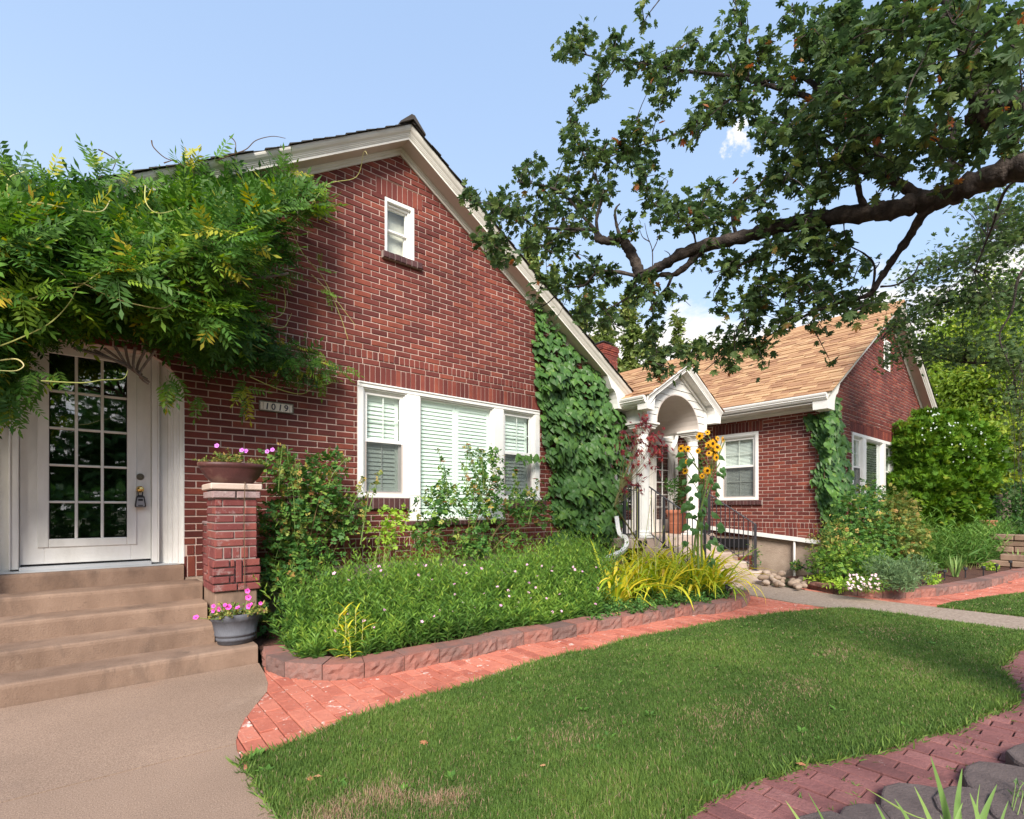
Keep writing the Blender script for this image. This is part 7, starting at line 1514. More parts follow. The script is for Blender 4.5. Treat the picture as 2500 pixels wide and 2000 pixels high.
for (u, v, s, sd) in lf:
    for e in range(2): T_.append(SP(u+r.normal(0, 9)*e-sd*6, v-8+r.normal(0, 9)*e, ts+r.uniform(-.15, .2))); A_.append(norm(RT*sd*.8+np.array([r.normal(0, .25), r.normal(0, .25), -.75+r.normal(0, .3)]))); N_.append(norm(-FW*.8+RT*r.normal(0, .5)+np.array([0, 0, .6]))); S_.append(s*r.uniform(.62, .85)*(1-.2*e))
scatter(sf, 'leaf', L_SUN, frames(np.array(A_), np.array(N_)), np.array(T_), np.array(S_), M['l_sun'], 64, 'foliage', 6)
# ================================================================ right-hand bed
bush('arborvitae', 'big rounded bright green arborvitae in front of the right gable', 'shrub', (15.1, 2.95, 0),
     [(P(2285, 1190, 11.8), (1.0, .9, 1.05), 4), (P(2330, 1120, 12.0), (1.0, .8, .75), 3), (P(2250, 1090, 11.9), (.62, .6, .62), 1.6), (P(2330, 1060, 12.1), (.45, .45, .55), 1), (P(2262, 1048, 12.0), (.32, .3, .45), .7), (P(2390, 1120, 12.0), (.5, .5, .55), 1), (P(2235, 1230, 11.6), (.55, .6, .75), 1.5)], 24000, L_ARB, 'l_arb', .115, 261, 60, 8, stemmat='twig', upbias=1.3, shell=.85, stemr=.03)
arb = [o for o in C.objects if o.name.startswith('arborvitae')][0]; r = RS(262); m = MB()
for (c, rd) in ((P(2330, 1090, 11.6), (.75, .5, .5)), (P(2262, 1050, 11.6), (.5, .4, .4)), (P(2390, 1110, 11.7), (.4, .4, .4))):
    for k in range(40):
        d_ = norm(r.normal(size=3)); d_[1] = -abs(d_[1]); p = c+d_*np.array(rd)*1.05; s = .018; m.lathe([(s*.3, -s), (s, 0), (s*.3, s)], p, 5)
m.build('pale_cones', M['berry'], arb, 'stuff')
def at(u, v, z=.08): return G(u, v, z)
bush('garden_shrub', 'tall loose green shrub under the left part of the right gable window', 'shrub', (11.4, 3.0, .05), [(P(2090, 1250, 8.9), (.42, .35, .32), 2), (P(2120, 1220, 9.2), (.34, .3, .3), 1.4), (P(2070, 1320, 8.6), (.45, .35, .3), 2), (P(2140, 1310, 8.9), (.45, .35, .32), 1.6)], 2600, L_ROSE, 'l_rose', .085, 271, 20, 16, stemr=.01, shell=.2)
bush('garden_shrub', 'yellowing shrub with orange leaves in front of the right gable', 'shrub', (12.2, 2.6, .05), [(P(2190, 1250, 9.6), (.5, .3, .36), 2), (P(2210, 1310, 9.2), (.5, .35, .32), 2), (P(2165, 1290, 9.2), (.35, .3, .3), 1)], 2400, L_ROSE, 'l_yel', .085, 272, 20, 16, shell=.2)
bush('garden_shrub', 'leafy green plant mound behind the pink flowers', 'shrub', (10.5, 2.9, .05), [(P(2050, 1370, 8.0), (.42, .3, .26), 2), (P(2110, 1370, 8.0), (.4, .3, .28), 2), (P(2160, 1375, 8.2), (.3, .3, .24), 1), (P(2010, 1375, 8.2), (.25, .25, .22), 1)], 1700, L_ROSE, 'l_aster', .075, 273, 20, 10, shell=.2)
bush('garden_shrub', 'feathery rusty seed heads leaning over the left end of the right bed', 'plant', (10.0, 3.2, .05), [(P(2030, 1320, 8.3), (.28, .25, .42), 2), (P(2000, 1340, 8.4), (.16, .2, .3), 1), (P(2070, 1350, 8.1), (.2, .2, .3), 1)], 900, L_S, 'l_yel', .05, 274, 0, 22, stemmat='cane', stemr=.004, shell=.1)
sp_ = [tuple(at(u, v)[:2]) for u, v in [(2210, 1405), (2300, 1402), (2400, 1385), (2440, 1370), (2440, 1340), (2380, 1325), (2290, 1325), (2215, 1340)]]
stand('strappy_mass', 'tall mass of strappy dark green leaves in the middle of the right bed', sp_, 1300, lambda x, y: .74+.12*np.sin(x*2)+.08*np.sin(y*7), 'l_strap', 281, nl=20, leaf=.26, protos=L_STRAP, cat='plants', lean=.25, upb=.55)
bush('feathery_herb', 'grey green feathery herb sprawling toward the edging right of the pink flowers', 'plant', at(2205, 1440), [(P(2190, 1405, 7.2), (.28, .25, .16), 2), (P(2235, 1390, 7.4), (.25, .25, .18), 1.4), (P(2150, 1385, 7.4), (.22, .2, .18), 1), (P(2205, 1425, 7.0), (.2, .16, .10), 1)], 2600, L_LANCE, 'l_herb', .06, 275, 0, 20, stemr=.003, shell=.1, upbias=1.2)
for k, (u, v, n, mt, lab, l0) in enumerate([(2095, 1416, 26, 'l_silver', 'spiky silver green variegated clump behind the pink flowers', .34), (2332, 1408, 12, 'l_iris', 'tall upright iris blades near the front of the right bed', .46), (2215, 1405, 8, 'l_iris', 'small iris fan with one brown blade behind the feathery herb', .3), (2485, 1385, 16, 'l_iris', 'iris clump in front of the stacked stone wall', .42), (2130, 1385, 8, 'l_iris', 'slim iris blades behind the silver clump', .35)]):
    clump('iris' if k else 'variegated_clump', lab, at(u, v), n, l0*.7, l0, mt, 290+k, protos=L_UP if k else L_STRAP, elev=(1.15, 1.5) if k else (.5, 1.4), spread=.05, parts=12, cat='plant')
pk = bush('pink_dianthus', 'low cushion covered in pale pink flowers at the edge of the right bed', 'flowers', at(2110, 1440), [(P(2100, 1425, 7.1), (.26, .2, .09), 2), (P(2130, 1430, 7.0), (.18, .18, .08), 1)], 900, L_LANCE, 'l_aster', .045, 276, 0, 8, stemr=.003)
m = MB(); r = RS(277)
for k in range(64):
    p = P(r.uniform(2068, 2150), r.uniform(1402, 1440), 6.95+r.normal(0, .05)); d_ = norm(np.array([-.4, -.6, .8])+r.normal(0, .3, 3)); a = norm(np.cross(d_, [1, 0, 0])); b = np.cross(d_, a); s = .02
    m.add([p]+[p+s*(math.cos(q)*a+math.sin(q)*b)*(1 if j % 2 else .65) for j, q in enumerate(np.linspace(0, 6.283, 11)[:-1])], [(0, 1+j, 1+(j+1) % 10) for j in range(10)], r.rand())
m.build('blossoms', M['whitefl'], pk, 'stuff', fix=False)
for k, (u, v, s, mt, lab) in enumerate([(2010, 1425, .3, 'l_lime', 'lime green low leaves at the left end of the right bed'), (2060, 1438, .25, 'l_lime', 'lime green leaves in front of the leafy mound'), (2275, 1425, .12, 'l_lime', 'small lime green tuft by the edging of the right bed'), (2420, 1392, .14, 'l_lime', 'lime tuft below the end of the strappy mass'), (1945, 1405, .12, 'l_rose', 'small green seedling growing against the stucco foundation'), (1868, 1355, .16, 'l_rose', 'thin shrub behind the right handrail against the stucco')]):
    p = at(u, v) if k < 4 else (PX(u, 1390, 10.2) if k == 4 else np.array([10.15, 4.75, .05])); h_ = .14 if k != 5 else .55
    bush('low_plant', lab, 'plant', p, [(p+np.array([0, 0, h_*.5]), (s, s*.8, h_*.5), 1)], 260 if k < 2 else 130, L_S, mt, .06, 300+k, 6, 5, stemr=.003, shell=.2)
# white shrub stems by the bark, stacked stone wall, pot and trunk on the far right
sw = thing('stone_wall', 'low stacked stone terrace wall at the far right beyond the bed', 'wall', (19.5, 2.2, 0)); r = RS(311); pst = MB()
for (ya, x0) in ((0, 14.6), (1, 15.3)):
    for c_ in range(2+ya):
        y = -1.5; zc_ = .08+(c_+2*ya)*.13
        while y < 1.62:
            l = r.uniform(.3, .6); m = MB().box(x0+r.uniform(-.02, .02), x0+.35, y+.004, y+l-.004, zc_, zc_+.125, ch=.015); m.build('wall_stone', M['stone'], sw); y += l
tag(MB().box(15.0, 40, -6, 1.7, -.05, .34).build('terrace_ground', M['mulch'], None), 'raised planted ground behind the stone wall', kind='structure')
terr = thing('terracotta_pot', 'terracotta pot on the ground beyond the arborvitae', 'plant pot', P(2414, 1300, 14.5)); c_ = P(2414, 1302, 14.5)
MB().lathe([(.13, -.1), (.16, .28), (.19, .30), (.2, .36), (.17, .37)], c_, 24).build('pot', M['terra'], terr, smooth=False)
def tree(name, label, base, h, r0, crown, n, leaf, mt, seed, protos=L_S, bark='bark2', limbs=9, group=None, parts=0, shell=.45, lean=(0, 0)):
    root = thing(name, label, 'tree', base, group=group); r = RS(seed); b = np.asarray(base, float); top = b+np.array([lean[0], lean[1], h*.8]); pts_ = smooth_path([b-[0, 0, .2], b+(top-b)*.5+r.normal(0, .08, 3), top], 6)
    MB().tube(pts_, np.linspace(r0, r0*.25, len(pts_)), 9).build('trunk', M[bark], root, smooth=True)
    for j in range(limbs):
        c, rad, _ = crown[r.randint(len(crown))]; e = np.asarray(c)+norm(r.normal(size=3))*np.asarray(rad)*.7; s = b+(top-b)*r.uniform(.35, .9); q = smooth_path([s, (s+e)/2+[0, 0, -.05*h*.3], e], 5); MB().tube(q, np.linspace(r0*.35, r0*.07, len(q)), 5).build('limb', M[bark], root, smooth=True)
    w_ = np.array([c[2] for c in crown], float); w_ /= w_.sum(); T_ = []; O_ = []
    for (c, rad, _), k in zip(crown, (w_*n).astype(int)):
        # clumps inside each ellipsoid
        m_ = max(3, k//55); cc = norm(r.normal(size=(m_, 3)))*(r.rand(m_, 1)**(1-shell)); ii = r.randint(0, m_, k); p = cc[ii]+r.normal(0, .16, (k, 3)); T_.append(np.asarray(c)+p*np.asarray(rad)); O_.append(norm(p))
    T_ = np.concatenate(T_); O_ = np.concatenate(O_); k = len(T_); ax = norm(O_*.5+r.normal(size=(k, 3))*.7+[0, 0, -.2]); nr = norm(O_*.5+[0, 0, .9]+r.normal(size=(k, 3))*.4)
    idx = r.randint(0, len(protos), k); me = joined('crown', protos, idx, frames(ax, nr), T_, r.uniform(.7, 1.3, k)*leaf, np.clip(r.normal(.5, .22, k)+.15*np.sin(T_[:, 2]*1.3+T_[:, 0]), .01, .98), M[mt]); obj('crown', me, root); return root
def E(u, v, t, ru, rv, w=1, rd=None):             # crown ellipsoid seen at (u, v) with pixel radii
    return (P(u, v, t), (ru*t/F_PX, (rd or ru)*t/F_PX, rv*t/F_PX), w)
gx = P(2458, 1300, 18); gx[2] = .3
tree('linden_tree', 'bright yellow green tree with a grey trunk right of the arborvitae', gx, 6.5, .24, [E(2400, 930, 18, 150, 120, 3), E(2520, 980, 18, 140, 160, 3), E(2330, 960, 19, 90, 110, 1.6), E(2440, 1070, 17, 100, 50, 1.4), E(2380, 800, 19, 130, 110, 2), E(2300, 850, 20, 70, 90, 1), E(2440, 1175, 17, 60, 22, .5)], 26000, .17, 'l_bright', 321, limbs=12)
tree('garden_tree', 'dark leafy tree filling the gap behind the linden trunk', P(2560, 1320, 24)*[1, 1, 0], 8, .3, [E(2400, 1180, 24, 120, 110, 3), E(2520, 1180, 22, 120, 120, 3), E(2560, 1000, 24, 120, 160, 2), E(2360, 1230, 24, 60, 60, 1)], 15000, .22, 'l_hedge', 322)
tree('garden_tree', 'tall dark tree behind the bright linden', P(2500, 1300, 34)*[1, 1, 0], 14, .35, [E(2420, 800, 34, 120, 130, 2), E(2560, 820, 34, 150, 200, 3), E(2480, 1000, 34, 140, 150, 2)], 12000, .3, 'l_hedge', 323)
bush('garden_shrub', 'dark red flowering shrub at the right edge by the stone wall', 'shrub', P(2495, 1300, 15), [(P(2490, 1230, 15), (.5, .5, .7), 1), (P(2500, 1290, 14.5), (.5, .5, .3), .6)], 1500, L_S, 'l_hedge', .12, 324, 0, 6)
clump('iris', 'strappy clump on the terrace at the foot of the linden', P(2470, 1310, 14.5), 26, .3, .5, 'l_iris', 325, protos=L_STRAP, elev=(.5, 1.4), spread=.08, parts=0)
for k, (u, vt, t, hw, lb) in enumerate([(1290, 560, 30, 45, 'poplar showing above the rake of the tall gable'), (1340, 660, 32, 40, 'small poplar just right of the gable rake'), (1425, 712, 32, 48, 'poplar left of the chimney'), (1482, 752, 34, 42, 'poplar directly behind the chimney'), (1542, 733, 33, 48, 'tallest poplar right of the chimney'), (1600, 790, 35, 42, 'poplar behind the hanging maple twig'), (1655, 785, 33, 42, 'poplar above the porch gable peak'), (1705, 830, 36, 40, 'rightmost poplar behind the tan roof')]):
    b = P(u, 1300, t); b[2] = 0; cr = []
    for j in range(6): f = j/5; cr.append(E(u+6*math.sin(j*2+k), vt+30+f*230, t, hw*(.45+.75*f), 42, .6+f))
    tree('poplar_tree', lb, b, (1245-vt)/F_PX*t+H-1, .16, cr, 4600 if u < 1640 else 3000, .36, 'l_poplar', 330+k, limbs=10, shell=.35)
# trees and hedge on the far side of the garden, behind the viewer (seen mirrored in the door panes)
for k, (x, y, h, lb) in enumerate([(-9, -15, 7, 'broad tree across the garden far to the left behind the viewer'), (-4.5, -17, 8.5, 'tall tree across the garden left behind the viewer'), (0.5, -16, 7.5, 'leafy tree straight across the garden from the glazed door'), (5.5, -18, 9, 'tall tree across the garden opposite the triple window'), (11, -16, 8, 'leafy tree across the garden to the right behind the viewer'), (17, -17, 8, 'tree across the garden opposite the right gable')]):
    tree('garden_tree', lb, (x, y, 0), h, .22, [((x, y, h*.62), (2.6, 2.2, h*.34), 3), ((x-1.2, y+.6, h*.38), (2.0, 1.6, h*.26), 2), ((x+1.3, y+.3, h*.45), (1.9, 1.6, h*.3), 2)], 4200, .42, 'l_hedge', 350+k, limbs=5)
hd = thing('hedge', 'dark green hedge along the far side of the garden behind the viewer', 'hedge', (2, -10, 0)); r = RS(361); n = 9000; T_ = np.stack([r.uniform(-12, 18, n), -10+r.normal(0, .35, n), r.uniform(0, 1.9, n)], -1)
me = joined('foliage', L_S, r.randint(0, 2, n), frames(norm(r.normal(size=(n, 3))), norm(r.normal(size=(n, 3))+[0, .6, .8])), T_, r.uniform(.2, .4, n), r.rand(n), M['l_hedge']); obj('foliage', me, hd, 'stuff')
# ================================================================ the overhanging maple
mp = thing('maple_tree', 'old maple whose dark gnarled limbs and lobed leaves hang over from the right', 'tree', (4.25, -.35, 0)); r = RS(401)
tk = smooth_path([(4.3, -.45, -.2), (4.27, -.4, 1.2), (4.2, -.3, 2.2), (4.15, -.2, 3.4), (4.3, -.1, 5)], 5); MB().tube(tk, np.linspace(.30, .20, len(tk)), 14).build('trunk', M['bark'], mp, smooth=True)
def limb(pix, w0, w1, name='limb', n=10, rough=.10):
    pts_ = smooth_path([P(*p) for p in pix], 6); k = len(pts_); rad = np.linspace(w0, w1, k)*(1+rough*np.sin(np.arange(k)*1.7)+r.normal(0, rough*.5, k)); pts_ = pts_+r.normal(0, w1*.06, pts_.shape)
    m = MB().tube(pts_, rad, n); kk = len(pts_)
    if n > 7:                                     # ridged bark
        rg = r.normal(0, 1, n)
        m.v = [tuple(np.array(v)+(np.array(v)-pts_[i//n])*(.07*rg[i % n]*math.sin(i//n*.9+i % n)+.05*r.normal())) if i//n < kk else v for i, v in enumerate(m.v)]
    m.build(name, M['bark'], mp, smooth=True); return pts_
nodes = []
def L2(*a, **k): p = limb(*a, **k); nodes.extend([tuple(q) for q in p]); return p
L2([(3000, 250, 2.45), (2700, 345, 2.75), (2500, 405, 3.0), (2426, 430, 3.1), (2357, 457, 3.2), (2304, 480, 3.3), (2235, 497, 3.4), (2176, 513, 3.45), (2113, 520, 3.55), (2026, 530, 3.65), (1939, 546, 3.75), (1870, 562, 3.85), (1805, 582, 3.92), (1731, 597, 4.0), (1675, 616, 4.05), (1627, 642, 4.1), (1593, 661, 4.12), (1562, 676, 4.15)], .080, .034, n=14)
L2([(1562, 674, 4.15), (1555, 650, 4.15), (1541, 619, 4.15), (1530, 600, 4.15), (1519, 586, 4.15), (1500, 587, 4.15), (1480, 588, 4.16), (1455, 582, 4.2)], .046, .030, n=10)
L2([(1519, 590, 4.15), (1508, 560, 4.15), (1502, 530, 4.15), (1503, 510, 4.15), (1513, 498, 4.15)], .018, .005, n=6)
L2([(1475, 588, 4.18), (1434, 541, 4.25), (1382, 480, 4.35), (1337, 456, 4.45), (1263, 444, 4.6)], .018, .005, n=6)
L2([(1455, 582, 4.2), (1449, 563, 4.25), (1410, 560, 4.3), (1374, 559, 4.35), (1308, 552, 4.5), (1259, 522, 4.6), (1200, 500, 4.75), (1133, 489, 4.9)], .016, .004, n=6)
L2([(1465, 584, 4.2), (1456, 540, 4.2), (1467, 487, 4.2), (1457, 438, 4.2), (1438, 403, 4.25), (1412, 351, 4.3), (1400, 320, 4.3), (1392, 295, 4.3)], .015, .003, n=6)
L2([(1562, 676, 4.15), (1500, 663, 4.2), (1456, 667, 4.3), (1426, 697, 4.4), (1378, 704, 4.5), (1337, 740, 4.6), (1300, 760, 4.7)], .016, .003, n=6)
L2([(1595, 665, 4.1), (1588, 720, 4.15), (1592, 752, 4.2), (1597, 808, 4.25), (1604, 882, 4.3), (1600, 925, 4.3)], .007, .002, n=5)
L2([(1731, 600, 4.0), (1701, 623, 4.05), (1670, 655, 4.1), (1640, 672, 4.15), (1610, 672, 4.15), (1575, 700, 4.2), (1520, 735, 4.3), (1455, 770, 4.4)], .034, .005, n=8)
L2([(1640, 674, 4.15), (1630, 700, 4.15), (1612, 720, 4.15), (1600, 745, 4.2)], .014, .005, n=6)
L2([(2400, 20, 3.0), (2250, 60, 3.1), (2100, 170, 3.3), (2043, 250, 3.5), (1956, 231, 3.7), (1904, 216, 3.8), (1800, 188, 4.0), (1684, 175, 4.2), (1587, 159, 4.3), (1515, 146, 4.4), (1457, 140, 4.5), (1411, 130, 4.6), (1369, 133, 4.65)], .026, .003, n=7)
L2([(1515, 146, 4.4), (1490, 185, 4.4), (1457, 227, 4.4), (1434, 247, 4.4)], .006, .002, n=5)
L2([(1828, 191, 3.95), (1821, 104, 3.9), (1800, 28, 3.9), (1790, -30, 3.9)], .010, .004, n=5)
L2([(2200, 400, 3.4), (2100, 350, 3.5), (1980, 200, 3.7), (1900, 190, 3.8), (1800, 232, 3.95), (1684, 308, 4.1), (1620, 340, 4.2), (1587, 347, 4.25), (1502, 378, 4.3), (1460, 392, 4.3)], .020, .003, n=6)
L2([(1640, -40, 4.2), (1606, 5, 4.2), (1580, 40, 4.2), (1561, 78, 4.2)], .006, .002, n=5)
L2([(2245, 492, 3.4), (2230, 470, 3.4), (2179, 440, 3.45), (2106, 417, 3.6), (2000, 400, 3.7), (1900, 440, 3.8)], .040, .012, n=9)
L2([(2120, 520, 3.55), (2100, 480, 3.5), (2090, 430, 3.5), (2060, 380, 3.5), (2000, 330, 3.6)], .024, .008, n=7)
L2([(2900, 180, 2.3), (2600, 235, 2.5), (2500, 258, 2.6), (2440, 268, 2.7), (2395, 272, 2.8)], .085, .070, n=14)
L2([(2395, 272, 2.8), (2375, 180, 2.9), (2343, 80, 3.0), (2315, 0, 3.05), (2290, -80, 3.1)], .050, .036, n=10)
L2([(2330, 470, 3.3), (2325, 420, 3.3), (2322, 360, 3.35), (2330, 300, 3.4)], .022, .016, n=7)
L2([(2300, 490, 3.3), (2252, 525, 3.4), (2225, 570, 3.5), (2190, 620, 3.6), (2150, 680, 3.7), (2120, 720, 3.75), (2060, 735, 3.8), (1990, 760, 3.9), (1930, 790, 4.0), (1860, 830, 4.1)], .034, .005, n=8)
L2([(2150, 700, 3.7), (2190, 695, 3.7), (2230, 670, 3.7), (2245, 640, 3.7), (2252, 632, 3.7)], .008, .003, n=5)
L2([(2130, 710, 3.72), (2135, 650, 3.7), (2110, 620, 3.7), (2070, 600, 3.75)], .010, .004, n=5)
L2([(2040, 535, 3.65), (1990, 590, 3.8), (1950, 640, 3.9), (1897, 678, 4.0), (1834, 763, 4.1), (1780, 850, 4.2), (1720, 905, 4.3)], .014, .003, n=6)
L2([(1900, 560, 3.8), (1860, 620, 3.9), (1800, 650, 4.0), (1740, 665, 4.1)], .010, .003, n=6)
L2([(1700, 605, 4.0), (1690, 560, 4.0), (1660, 530, 4.05), (1600, 500, 4.1), (1560, 440, 4.2)], .010, .003, n=6)
L2([(1800, 583, 3.92), (1790, 520, 3.9), (1840, 470, 3.9), (1870, 430, 3.9)], .014, .005, n=6)
nodes = np.array(nodes)
for q in ([(1593, 655, 4.1), (1592, 610, 4.1), (1580, 575, 4.1), (1574, 545, 4.1)], [(1592, 615, 4.1), (1604, 590, 4.08), (1612, 565, 4.08)], [(1586, 590, 4.1), (1570, 580, 4.12), (1562, 562, 4.12)], [(1640, 640, 4.05), (1634, 620, 4.05), (1622, 612, 4.05)], [(2060, 545, 3.6), (2062, 570, 3.6), (2070, 590, 3.6)], [(2245, 640, 3.7), (2260, 650, 3.7), (2275, 630, 3.72)]):
    limb(q, .005, .0018, 'dead_twig', 5)
# leaf clusters: (u, v, spread u, spread v, depth, clusters)
CL = [(1385, 115, 25, 30, 4.6, 8), (1440, 110, 40, 30, 4.5, 12), (1500, 125, 45, 40, 4.4, 14), (1470, 195, 40, 25, 4.4, 8), (1440, 235, 20, 18, 4.4, 5), (1570, 150, 40, 35, 4.3, 12), (1640, 180, 50, 45, 4.2, 16), (1620, 220, 35, 30, 4.2, 7), (1710, 130, 40, 50, 4.1, 12), (1760, 190, 45, 40, 4.0, 14), (1740, 90, 15, 30, 4.0, 4), (1568, 45, 12, 25, 4.2, 2),
      (1800, 60, 25, 50, 3.9, 9), (1850, 150, 45, 50, 3.8, 14), (1830, 240, 50, 30, 3.9, 12), (1750, 270, 50, 35, 4.0, 14), (1690, 310, 40, 35, 4.1, 11), (1560, 330, 45, 35, 4.25, 14), (1500, 375, 45, 30, 4.3, 12), (1560, 385, 35, 25, 4.3, 8), (1400, 300, 18, 30, 4.3, 5), (1395, 350, 30, 30, 4.3, 8), (1430, 390, 40, 30, 4.25, 11),
      (1290, 420, 25, 30, 4.6, 9), (1330, 455, 45, 35, 4.5, 15), (1400, 460, 45, 35, 4.35, 14), (1470, 460, 35, 30, 4.2, 10), (1160, 495, 30, 20, 4.9, 9), (1210, 505, 40, 28, 4.7, 13), (1270, 520, 40, 35, 4.6, 14), (1340, 530, 45, 35, 4.5, 14), (1400, 560, 40, 35, 4.4, 11), (1180, 580, 25, 30, 4.8, 8), (1230, 590, 45, 35, 4.6, 14), (1300, 590, 45, 35, 4.5, 14), (1370, 620, 40, 30, 4.4, 10), (1220, 635, 35, 22, 4.7, 8), (1420, 500, 30, 30, 4.3, 7),
      (1560, 430, 22, 30, 4.2, 6), (1590, 480, 35, 30, 4.1, 8), (1640, 520, 45, 30, 4.05, 10), (1700, 520, 45, 35, 4.0, 12), (1560, 530, 30, 40, 4.15, 6), (1620, 560, 30, 20, 4.1, 4), (1770, 500, 50, 45, 3.95, 14), (1750, 560, 45, 25, 4.0, 7),
      (1320, 700, 40, 35, 4.6, 9), (1380, 700, 45, 35, 4.5, 11), (1400, 760, 40, 30, 4.45, 7), (1450, 650, 40, 30, 4.3, 8), (1480, 700, 45, 40, 4.3, 13), (1550, 720, 40, 40, 4.2, 11), (1600, 730, 35, 35, 4.2, 9), (1500, 770, 40, 30, 4.3, 8), (1600, 810, 20, 50, 4.3, 8), (1590, 870, 35, 30, 4.3, 6), (1610, 905, 35, 18, 4.3, 7), (1450, 790, 30, 20, 4.4, 4),
      (1870, 340, 50, 50, 3.8, 18), (1940, 290, 60, 60, 3.7, 24), (1960, 170, 55, 60, 3.7, 20), (1980, 80, 60, 60, 3.5, 24), (2060, 50, 60, 60, 3.3, 24), (2060, 150, 60, 60, 3.3, 26), (2060, 260, 60, 60, 3.4, 26), (1990, 360, 60, 50, 3.6, 22), (1900, 430, 60, 45, 3.8, 20), (2080, 370, 60, 50, 3.4, 22), (1990, 460, 60, 40, 3.6, 18), (2160, 60, 60, 60, 3.1, 22), (2170, 180, 60, 60, 3.1, 24), (2170, 300, 60, 60, 3.2, 24), (2150, 410, 55, 45, 3.4, 18), (2270, 60, 60, 60, 2.9, 20), (2280, 190, 60, 60, 2.9, 22), (2270, 320, 60, 60, 3.1, 22), (2380, 60, 60, 60, 2.8, 16), (2400, 180, 60, 50, 2.8, 14), (2390, 340, 60, 45, 3.0, 18), (2470, 60, 60, 60, 2.6, 14), (2480, 170, 50, 50, 2.7, 12), (2470, 330, 50, 40, 2.8, 10), (1850, 510, 45, 30, 3.9, 10), (2250, 430, 50, 25, 3.3, 8),
      (1820, 640, 60, 35, 4.0, 17), (1760, 660, 40, 28, 4.1, 8), (1900, 610, 60, 45, 3.8, 20), (1970, 600, 50, 45, 3.8, 16), (2040, 590, 40, 40, 3.7, 11), (1880, 700, 55, 40, 3.95, 16), (1960, 690, 50, 45, 3.9, 14), (1840, 760, 45, 35, 4.1, 14), (1770, 745, 55, 22, 4.1, 9), (1900, 780, 45, 35, 4.0, 12), (2020, 730, 55, 40, 3.9, 15), (2090, 760, 45, 30, 3.8, 9), (1800, 820, 50, 35, 4.1, 14), (1740, 850, 45, 35, 4.2, 12), (1680, 870, 45, 25, 4.2, 9), (1860, 860, 25, 35, 4.1, 7), (1780, 890, 30, 30, 4.2, 7), (2010, 800, 40, 20, 4.0, 4), (2080, 660, 40, 30, 3.75, 8), (2180, 740, 40, 18, 3.8, 4), (2040, 870, 12, 22, 4.2, 1), (1980, 540, 40, 20, 3.7, 6)]
Tl = []; Al = []; Nl = []; Sl = []; tw = MB()
CL.sort(key=lambda c: float(np.min(np.linalg.norm(nodes-P(c[0], c[1], c[4]), axis=1))))
for (u, v, su, sv, t, nc) in CL:
    for c in range(int(nc*(.78 if u < 1850 else .86 if v > 500 else .82)+.5)):
        cu, cv = u+r.normal(0, su*.62), v+r.normal(0, sv*.62); c_ = P(cu, cv, t+r.normal(0, .22)); dn = np.linalg.norm(nodes-c_, axis=1); i = np.argmin(dn+r.rand(len(dn))*.12); nd = nodes[i]
        if dn[i] > .7: continue
        nodes = np.vstack([nodes, c_[None]])
        if dn[i] > .04:
            md = (nd+c_)/2+np.array([0, 0, .03])+r.normal(0, .018, 3); q = smooth_path([nd, md, c_], 3); tw.tube(q, np.linspace(.0048, .0015, len(q)), 4, r=r.rand())
        out_ = norm(c_-nd+1e-6); k = r.randint(8, 13); f0 = max(.3, 1-.22/max(dn[i], .05))
        for j in range(k):
            f = r.uniform(f0, 1.03); f_ = min(f, 1)*(len(q)-1) if dn[i] > .04 else 0; b_ = (q[int(min(f_, len(q)-1.001))]+(q[min(int(f_)+1, len(q)-1)]-q[int(min(f_, len(q)-1.001))])*(f_-int(f_))) if dn[i] > .04 else c_; p = b_+r.normal(0, .032, 3); Tl.append(p); Al.append(norm(out_*.5+r.normal(0, .7, 3)+[0, 0, -.35])); Nl.append(norm(np.array([r.normal(0, .5), r.normal(0, .5), .9]))); Sl.append(r.uniform(.042, .072))
tw.build('twigs', M['bark'], mp, 'stuff')
scatter(mp, 'leaf', L_MAPLE, frames(np.array(Al), np.array(Nl)), np.array(Tl), np.array(Sl), M['l_maple'], 290, 'foliage', 7)
# farther boughs of the same maple behind the limb, on the right
nodes2 = []
for pix, w0 in (([(2800, 500, 6), (2600, 560, 6.8), (2450, 600, 7.6), (2330, 640, 8.2), (2230, 690, 8.6)], .05), ([(2800, 640, 6), (2600, 700, 7), (2450, 720, 7.8), (2300, 740, 8.4), (2180, 800, 8.8), (2150, 830, 8.8)], .04), ([(2800, 820, 6), (2600, 860, 7), (2450, 885, 7.6), (2320, 880, 8.2), (2230, 850, 8.6), (2170, 880, 8.8)], .04), ([(2800, 600, 5.6), (2520, 640, 6.0), (2470, 760, 6.2), (2440, 820, 6.3), (2460, 880, 6.3)], .02), ([(2700, 420, 5), (2480, 440, 5.6), (2420, 560, 6.2), (2380, 660, 6.6)], .025)):
    p = limb(pix, w0, .006, n=6); nodes2.extend([tuple(q) for q in p])
nodes2 = np.array(nodes2); Tl = []; Al = []; Sl = []; tw = MB()
